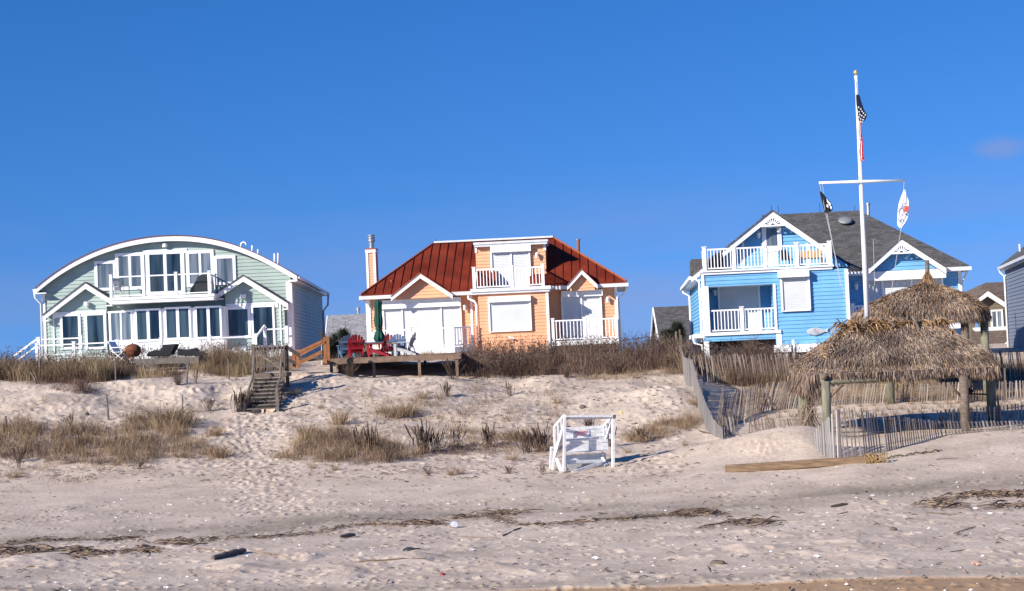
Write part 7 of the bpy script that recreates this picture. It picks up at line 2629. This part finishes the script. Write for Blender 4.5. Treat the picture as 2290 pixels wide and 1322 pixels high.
for a in (
        ('dark upright shrub left of the stairs foot', 537, 920, 0.85, 0, 1.2),
        ('second upright dead shrub touching the stairs foot', 553, 918, 0.8, 1, 0.7),
        ('small dark shrub left of the stairs by pale sticks', 468, 920, 0.5, 1, 1.0),
        ('seed head shrub above the lower left grass patch', 148, 960, 0.65, 3, 1.3),
        ('dead branches at far left edge of the dune', 12, 975, 0.5, 3, 0.8),
        ('dark shrub lying at left edge below the grass', 40, 1035, 0.5, 1, 1.3),
        ('thin bare stems inside the lower left grass patch', 180, 1010, 0.75, 3, 0.9),
        ('bushy dead shrub at the left foot of the crest grass', 165, 858, 0.55, 2, 1.6),
        ('low dead shrub below the left crest grass', 185, 878, 0.5, 1, 1.3),
        ('dead shrub under the small deck posts', 398, 862, 0.55, 2, 0.9),
        ('thin stems at the foot of the small deck post', 438, 858, 0.65, 3, 0.8),
        ('dark bushy shrub under left corner of the wooden deck', 783, 842, 0.62, 2, 1.2),
        ('thin dead stems in front of the wooden deck left corner', 760, 835, 0.9, 3, 0.8),
        ('dead shrub under right end of the wooden deck', 1012, 848, 0.85, 1, 1.0),
        ('dead shrub just below the wooden deck right end', 1000, 886, 0.55, 0, 1.1),
        ('upright shrub on the dune face right of centre', 1142, 885, 0.65, 3, 0.9),
        ('dead twiggy shrub under the brush at centre', 1222, 840, 0.55, 2, 1.0),
        ('dark dense shrub at the foot of the brush', 1268, 845, 0.5, 2, 1.1),
        ('large dark bush hanging over the crest at centre right', 1370, 838, 0.85, 2, 1.3),
        ('left dark shrub of the row above the flat sand', 800, 1010, 0.9, 3, 1.0),
        ('second dark shrub of the row right of the grass patch', 828, 1015, 1.0, 0, 0.9),
        ('short shrub at low edge of the grass patch right', 870, 1035, 0.65, 1, 0.9),
        ('thin stems rising from the grass patch right of the path', 765, 1000, 0.8, 3, 0.8),
        ('tallest dense seed head shrub left of centre', 945, 1015, 1.1, 0, 1.1),
        ('bushy seed head shrub right of the tallest one', 975, 1015, 0.75, 1, 1.1),
        ('forked shrub between the tall shrub and the centre ones', 1018, 1000, 0.75, 3, 1.2),
        ('upright shrub at centre in front of golden grass', 1092, 1000, 0.8, 0, 1.0),
        ('low dark shrub next left of the lifeguard stand', 1180, 1012, 0.75, 1, 1.2),
        ('tall arching shrub touching the lifeguard stand', 1208, 1010, 0.9, 0, 1.1),
        ('dark shrub behind the lifeguard stand top', 1318, 965, 0.55, 0, 1.1),
        ('dark shrub behind the lifeguard stand right post', 1362, 1000, 0.75, 0, 0.9),
        ('low sprawling dead branches left of the sand mound', 1440, 990, 0.5, 1, 1.2),
        ('tiny dead plant on flat sand below the centre shrubs', 957, 1060, 0.22, 1, 1.6),
        ('small curled dead plant left of the lifeguard stand', 1140, 1060, 0.25, 1, 1.6),
        ('bent dead stalk at the lifeguard stand foot', 1215, 1062, 0.35, 3, 1.2),
        ('small dark plant at bottom of the left grass patch', 310, 1050, 0.25, 1, 1.5),
        ('dead stalks at lower left before flat sand', 45, 1050, 0.45, 3, 0.8)):
    shrub(*a)

# bare twiggy bushes by the houses
def bare_bush(label, u, vb, Y, hgt, seed, spread=0.55, n=26):
    rs = random.Random(seed)
    p = P(u, vb, Y); p.z = gz(p.x, p.y)
    mb = MB()
    def br(a, d, L, r, lev):
        b_ = a + d * L
        mid = a + d * L * 0.5 + Vector((rs.gauss(0, .04), rs.gauss(0, .04), 0)) * L
        mb.tube([a, mid, b_], [r * 1.6, r * 1.3, r * 0.8], 4, cap=False); tinted(mb, min(1, max(0, rs.gauss(0.55, 0.2))))
        if lev > 0:
            for j in range(rs.randint(2, 4)):
                f = rs.uniform(0.35, 1)
                nd = (d + Vector((rs.gauss(0, .45), rs.gauss(0, .45), rs.gauss(0.1, .2)))).normalized()
                br(a.lerp(b_, f), nd, L * rs.uniform(0.4, 0.65), r * 0.55, lev - 1)
    for k in range(n):
        az = rs.uniform(0, 6.28); ln = rs.uniform(0.05, spread)
        br(Vector((rs.gauss(0, .15), rs.gauss(0, .15), -0.1)), Vector((math.cos(az) * ln, math.sin(az) * ln, 1)).normalized(), hgt * rs.uniform(0.45, 0.7), 0.013, 2)
    o = mb.build('bare_bush', M['twig'], fixn=False)
    o.location = p
    tag(o, label, 'bush', 'bare twiggy bushes near the houses')


bare_bush('tall bare twiggy bush in front of the blue house porch', 1672, 795, 76, 1.9, 1, 0.75, 16)
bare_bush('bare bush right of the blue house porch bush', 1700, 795, 76.5, 1.6, 2, 0.6, 9)
bare_bush('bare twigs beside the fish ornament on the blue house', 1845, 800, 76, 1.5, 3, 0.6, 8)
bare_bush('bare bush left of the dark shingled far house', 1462, 785, 80, 1.3, 4, 0.5, 10)
bare_bush('bare bush in front of the mint house left windows', 268, 800, 80, 1.3, 5, 0.5, 14)
bare_bush('bare bush in front of the mint house middle windows', 375, 790, 82, 1.1, 6, 0.5, 10)
bare_bush('bare bush behind the stairs landing', 590, 800, 78, 1.2, 7, 0.5, 12)
bare_bush('bare bush behind the left deck corner near the grey roof', 750, 800, 80, 2.0, 8, 0.45, 12)
bare_bush('bare bush in front of the small house at the far right', 2225, 800, 73, 1.4, 9, 0.5, 8)
bare_bush('bare bush at far left behind the crest grass', 15, 800, 80, 1.1, 10, 0.5, 7)
bare_bush('bare bush at upper right of the crest brush', 1500, 800, 77, 1.2, 11, 0.5, 10)


def pine(label, u, vb, vt, Y, seed, w=0.9):
    rs = random.Random(seed); rn = np.random.RandomState(seed)
    p = P(u, vb, Y); top = P(u, vt, Y)
    p.z = gz(p.x, p.y)
    H_ = top.z - p.z
    t = empty('pine_tree', p, 0, label, 'tree', 'dark pines behind the dune')
    MB().tube([(0, 0, -0.2), (0.05, 0, H_ * 0.5), (0, 0, H_ * 0.92)], [0.1, 0.07, 0.03], 7).build('trunk', M['drift'], t, smooth=True)
    lb = MB(); B, A = [], []
    for k in range(22):
        f = rs.uniform(0.2, 1); az = rs.uniform(0, 6.28)
        L = w * (1.15 - f * 0.75) * rs.uniform(0.6, 1.1)
        a = Vector((0, 0, H_ * f * 0.9)); d = Vector((math.cos(az), math.sin(az), rs.uniform(0.1, 0.7))).normalized()
        lb.tube([a, a + d * L], [0.025, 0.008], 5)
        for j in range(9):
            c = a + d * L * rs.uniform(0.35, 1.05)
            n = 26
            B.append(np.array(c) + rn.normal(0, 0.07, (n, 3)))
    lb.build('limbs', M['drift'], t)
    B = np.concatenate(B)
    mb = blades(B, rn.uniform(0.08, 0.2, len(B)), rn.uniform(0.5, 1.6, len(B)), 0.02, rn.uniform(0, 1, len(B)), down=0.2, rs=rn)
    mb.build('crown', M['pine'], t, fixn=False)


pine('small dark pine left of the wooden deck chairs', 762, 805, 738, 79, 1, 1.0)
pine('lower dark pine right of the ramp post', 745, 805, 760, 78, 4, 0.7)
pine('dark pine in front of the shingled far house', 1513, 790, 720, 86, 2, 0.7)
pine('small dark pine left of the shingled far house pine', 1496, 790, 742, 86, 3, 0.6)

# planted seedlings -------------------------------------------------
rn = np.random.RandomState(9)
sp = None
cnt = 0
rows = [(912, 63.6), (924, 62.3), (937, 61.0), (948, 59.8)]
for ri, (vv, Y) in enumerate([(870, 69.0), (878, 67.8), (888, 66.8), (897, 65.9), (907, 64.2), (918, 63.0), (930, 61.8), (941, 60.6), (951, 59.4)]):
    s0 = (1640 - 1145) / FPX if Y > 62 else (1680 - 1145) / FPX
    x = s0 * Y
    while x < (2330 - 1145) / FPX * Y:
        xx = x + rn.normal(0, 0.05); yy = Y + rn.normal(0, 0.10)
        x += 0.46
        if rn.rand() < 0.1: continue
        if sp is None:
            sp = tuft_mesh(90, 30, 1.0, 0.05, 0.55, tmean=0.35).build('grass_seedling', M['straw'], fixn=False); o = sp
        else:
            o = sp.copy(); COL.objects.link(o)
        o.location = (xx, yy, gz(xx, yy))
        k_ = rn.uniform(0.26, 0.48)
        o.scale = (0.9, 0.9, k_); o.rotation_euler = (0, 0, rn.uniform(0, 6))
        tag(o, 'small straw tuft in the planted rows between the sand fences', 'grass tuft', 'planted grass seedlings in rows')
        cnt += 1
print('seedlings', cnt)


# ============================================================ WRACK, SHELL GRIT, CRUMBS
def twig_scatter(name, label, spots, seed, lmin, lmax, mt='wrack', r=0.008, flat=True, tm=0.4):
    rs = random.Random(seed)
    mb = MB()
    for (x, y, s) in spots:
        z = gz(x, y)
        L = rs.uniform(lmin, lmax) * s
        az = rs.gauss(0.12, 0.55)
        d = Vector((math.cos(az), math.sin(az) * 1.3, 0)) * L / 2
        w = Vector((-math.sin(az), math.cos(az), 0)) * rs.uniform(0.5, 1.6) * r * (1 + s)
        c = Vector((x, y, z + rs.uniform(0.0, 0.035) * s))
        k1 = Vector((0, rs.gauss(0, 0.15) * L, rs.uniform(0.3, 1.0) * 0.04 * s))
        up = EZ * rs.uniform(0.006, 0.02) * (0.5 + s)
        a, b_, m_ = c - d, c + d, c + k1
        mb.add([a - w * .5, a + w * .5, m_ + w, m_ - w, b_ + w * .4, b_ - w * .4, m_ + up, a + up * .5, b_ + up * .5],
               [(0, 3, 6, 7), (7, 6, 2, 1), (3, 5, 8, 6), (6, 8, 4, 2)])
        tinted(mb, min(1, max(0, rs.gauss(tm, 0.28))))
    o = mb.build(name, M[mt], fixn=False)
    return tag(o, label, 'debris', kind='stuff')


rs = random.Random(77)
spots = []
dens = [480, 340, 700, 850, 110, 450]
for poly, n in zip(WR, dens):
    for k in range(n):
        i = rs.randint(0, len(poly) - 2)
        t_ = rs.random()
        p = poly[i].lerp(poly[i + 1], t_)
        cl = 0.3 + 0.7 * abs(math.sin(p.x * 1.7 + math.sin(p.x * 0.6) * 3)) ** 1.5
        if rs.random() > cl: continue
        spots.append((p.x + rs.gauss(0, 0.15), p.y + 0.25 * math.sin(p.x * 0.9) + rs.gauss(0, 0.13) * rs.choice((0.3, 0.6, 1.0, 4.0)), rs.uniform(0.3, 1.0)))
twig_scatter('wrack_line', 'dark seaweed and twig lines left by the tide', spots, 1, 0.06, 0.42, r=0.0045, tm=0.35)
# heap at right edge and far left
spots = []
for (u, v, su, sv, n) in ((2245, 1108, 40, 2.5, 380), (2110, 1132, 25, 4, 80), (2250, 1133, 30, 4, 60), (40, 1235, 60, 5, 150), (190, 1240, 30, 5, 90), (325, 1233, 18, 4, 60), (1120, 1150, 30, 4, 50), (940, 1170, 20, 2, 50), (400, 1215, 25, 4, 80), (1690, 1170, 25, 4, 60), (1560, 1150, 30, 3, 140)):
    for k in range(n):
        p = G(u + rs.gauss(0, su), v + rs.gauss(0, sv))
        spots.append((p.x, p.y, rs.uniform(0.5, 1.5)))
twig_scatter('wrack_heap', 'tangled reed and twig heaps on the tide line', spots, 2, 0.12, 0.55, r=0.0045, tm=0.4)
spots = []
for k in range(3000):
    Y = rs.uniform(28, 50) if rs.random() < 0.75 else rs.uniform(50, 60)
    x = rs.uniform(-0.31, 0.31) * Y
    if rs.random() > 0.35 + 0.65 * (vnoise(np.array([x * 0.8]), np.array([Y * 0.9]), 4)[0] > 0.5): continue
    spots.append((x, Y, rs.uniform(0.2, 0.8)))
twig_scatter('beach_crumbs', 'scattered dark twigs and seaweed crumbs over the beach', spots, 3, 0.05, 0.28, r=0.007, tm=0.35)
spots = []
for k in range(2600):
    u, v = rs.uniform(-30, 1560), rs.uniform(835, 1080)
    p = G(u, v)
    spots.append((p.x, p.y, rs.uniform(0.3, 1.0)))
twig_scatter('dune_litter', 'dead stems and crumbs lying over the dune slope', spots, 5, 0.08, 0.4, r=0.009, tm=0.4)


def grit():
    rs = random.Random(15)
    mb = MB()
    for k in range(850):
        Y = rs.uniform(27, 50)
        x = rs.uniform(-0.31, 0.31) * Y
        r = 0.009 * rs.uniform(0.6, 1.0) + (0.03 * rs.random() ** 5)
        z = gz(x, Y)
        vs = []
        for j in range(6):
            th = j * 1.047 + rs.uniform(-.3, .3)
            vs.append((x + r * 1.4 * math.cos(th), Y + r * math.sin(th), z))
        vs.append((x, Y, z + r * 0.9))
        mb.add(vs, [(j, (j + 1) % 6, 6) for j in range(6)])
    o = mb.build('shell_grit', M['shell'], fixn=False)
    tag(o, 'white shell chips sprinkled over the beach', 'shell chips', kind='stuff')


grit()

# power line in the gap between the orange and blue houses
o = MB().tube([P(1385, 762, 150), P(1432, 756, 150), P(1480, 751, 150)], 0.03, 5).build('utility_line', M['black'])
tag(o, 'thin dark utility line low in the gap left of the blue house', 'cable')

# ============================================================ LIGHT, SKY, CAMERA
sun_dir = Vector((1.2, 1.0, 0)).normalized()
EL = rad(25.5)
travel = sun_dir * math.cos(EL) - EZ * math.sin(EL)
sl = bpy.data.lights.new('sun', 'SUN')
sl.energy = 5.0
sl.angle = rad(0.5)
sl.color = (1.0, 0.93, 0.84)
so = bpy.data.objects.new('sun', sl)
COL.objects.link(so)
so.rotation_euler = travel.to_track_quat('-Z', 'Y').to_euler()
so.location = (-30, -30, 40)

wd = bpy.data.worlds.new('World')
scene.world = wd
wd.use_nodes = True
nt = wd.node_tree
N, L = nt.nodes, nt.links
bg = N['Background']
sky = N.new('ShaderNodeTexSky')
sky.sky_type = 'NISHITA'
sky.sun_disc = False
sky.sun_elevation = EL
# sun stands toward -travel; rotation measured clockwise from +Y
to_sun = -travel
sky.sun_rotation = math.atan2(to_sun.x, to_sun.y)
sky.altitude = 0
sky.air_density = 1.0
sky.dust_density = 0.0
sky.ozone_density = 3.0
# faint low clouds mixed over the sky
tc = N.new('ShaderNodeTexCoord')
mp = N.new('ShaderNodeMapping'); mp.inputs['Scale'].default_value = (3.0, 3.0, 16.0)
L.new(tc.outputs['Generated'], mp.inputs['Vector'])
ns = N.new('ShaderNodeTexNoise'); ns.inputs['Scale'].default_value = 1.6; ns.inputs['Detail'].default_value = 5
L.new(mp.outputs['Vector'], ns.inputs['Vector'])
cr = N.new('ShaderNodeValToRGB')
cr.color_ramp.elements[0].position = 0.36; cr.color_ramp.elements[0].color = (0, 0, 0, 1)
cr.color_ramp.elements[1].position = 0.75; cr.color_ramp.elements[1].color = (1, 1, 1, 1)
L.new(ns.outputs['Fac'], cr.inputs['Fac'])
sx = N.new('ShaderNodeSeparateXYZ'); L.new(tc.outputs['Generated'], sx.inputs[0])
mr = N.new('ShaderNodeMapRange'); mr.inputs['From Min'].default_value = 0.015; mr.inputs['From Max'].default_value = 0.11
mr.inputs['To Min'].default_value = 0.65; mr.inputs['To Max'].default_value = 0.0
L.new(sx.outputs['Z'], mr.inputs['Value'])
ml = N.new('ShaderNodeMath'); ml.operation = 'MULTIPLY'; L.new(cr.outputs['Color'], ml.inputs[0]); L.new(mr.outputs['Result'], ml.inputs[1])
cd_ = ray(2238, 332).normalized()
vs_ = N.new('ShaderNodeVectorMath'); vs_.operation = 'SUBTRACT'; vs_.inputs[1].default_value = cd_
L.new(tc.outputs['Generated'], vs_.inputs[0])
vm_ = N.new('ShaderNodeVectorMath'); vm_.operation = 'MULTIPLY'; vm_.inputs[1].default_value = (45, 45, 130)
L.new(vs_.outputs[0], vm_.inputs[0])
nv = N.new('ShaderNodeTexNoise'); nv.inputs['Scale'].default_value = 70; nv.inputs['Detail'].default_value = 5; L.new(tc.outputs['Generated'], nv.inputs['Vector'])
vl = N.new('ShaderNodeVectorMath'); vl.operation = 'LENGTH'; L.new(vm_.outputs[0], vl.inputs[0])
ad = N.new('ShaderNodeMath'); ad.operation = 'ADD'; L.new(vl.outputs['Value'], ad.inputs[0]); L.new(nv.outputs['Fac'], ad.inputs[1])
m3 = N.new('ShaderNodeMapRange'); m3.inputs['From Min'].default_value = 1.7; m3.inputs['From Max'].default_value = 0.5; m3.inputs['To Min'].default_value = 0; m3.inputs['To Max'].default_value = 0.42
m3.interpolation_type = 'SMOOTHSTEP'
L.new(ad.outputs[0], m3.inputs['Value'])
mxx = N.new('ShaderNodeMath'); mxx.operation = 'MAXIMUM'; L.new(ml.outputs[0], mxx.inputs[0]); L.new(m3.outputs['Result'], mxx.inputs[1])
hs = N.new('ShaderNodeHueSaturation'); hs.inputs['Saturation'].default_value = SKY_SAT; hs.inputs['Value'].default_value = SKY_VAL
hs.inputs['Hue'].default_value = SKY_HUE
L.new(sky.outputs['Color'], hs.inputs['Color'])
# the clear winter sky stays blue close to the horizon: look the sky up a little higher
va = N.new('ShaderNodeVectorMath'); va.operation = 'ADD'; va.inputs[1].default_value = (0, 0, SKY_UP)
vn = N.new('ShaderNodeVectorMath'); vn.operation = 'NORMALIZE'
L.new(tc.outputs['Generated'], va.inputs[0]); L.new(va.outputs[0], vn.inputs[0]); L.new(vn.outputs[0], sky.inputs['Vector'])
mx = N.new('ShaderNodeMix'); mx.data_type = 'RGBA'
L.new(mxx.outputs[0], mx.inputs['Factor']); L.new(hs.outputs['Color'], mx.inputs['A'])
mx.inputs['B'].default_value = (2.0, 2.1, 3.4, 1)
L.new(mx.outputs['Result'], bg.inputs['Color'])
bg.inputs['Strength'].default_value = 0.11

cd = bpy.data.cameras.new('camera')
cd.sensor_width = 36.0
cd.lens = FPX / W0 * 36.0
cd.clip_end = 9000
co = bpy.data.objects.new('camera', cd)
COL.objects.link(co)
mtx = Matrix((RT, UP, -FW)).transposed().to_4x4()
mtx.translation = CAM
co.matrix_world = mtx
scene.camera = co
scene.view_settings.view_transform = 'Standard'
scene.view_settings.look = 'None'
scene.view_settings.exposure = EXPO
scene.view_settings.gamma = 1.0
scene.render.resolution_x = 1024
scene.render.resolution_y = 591
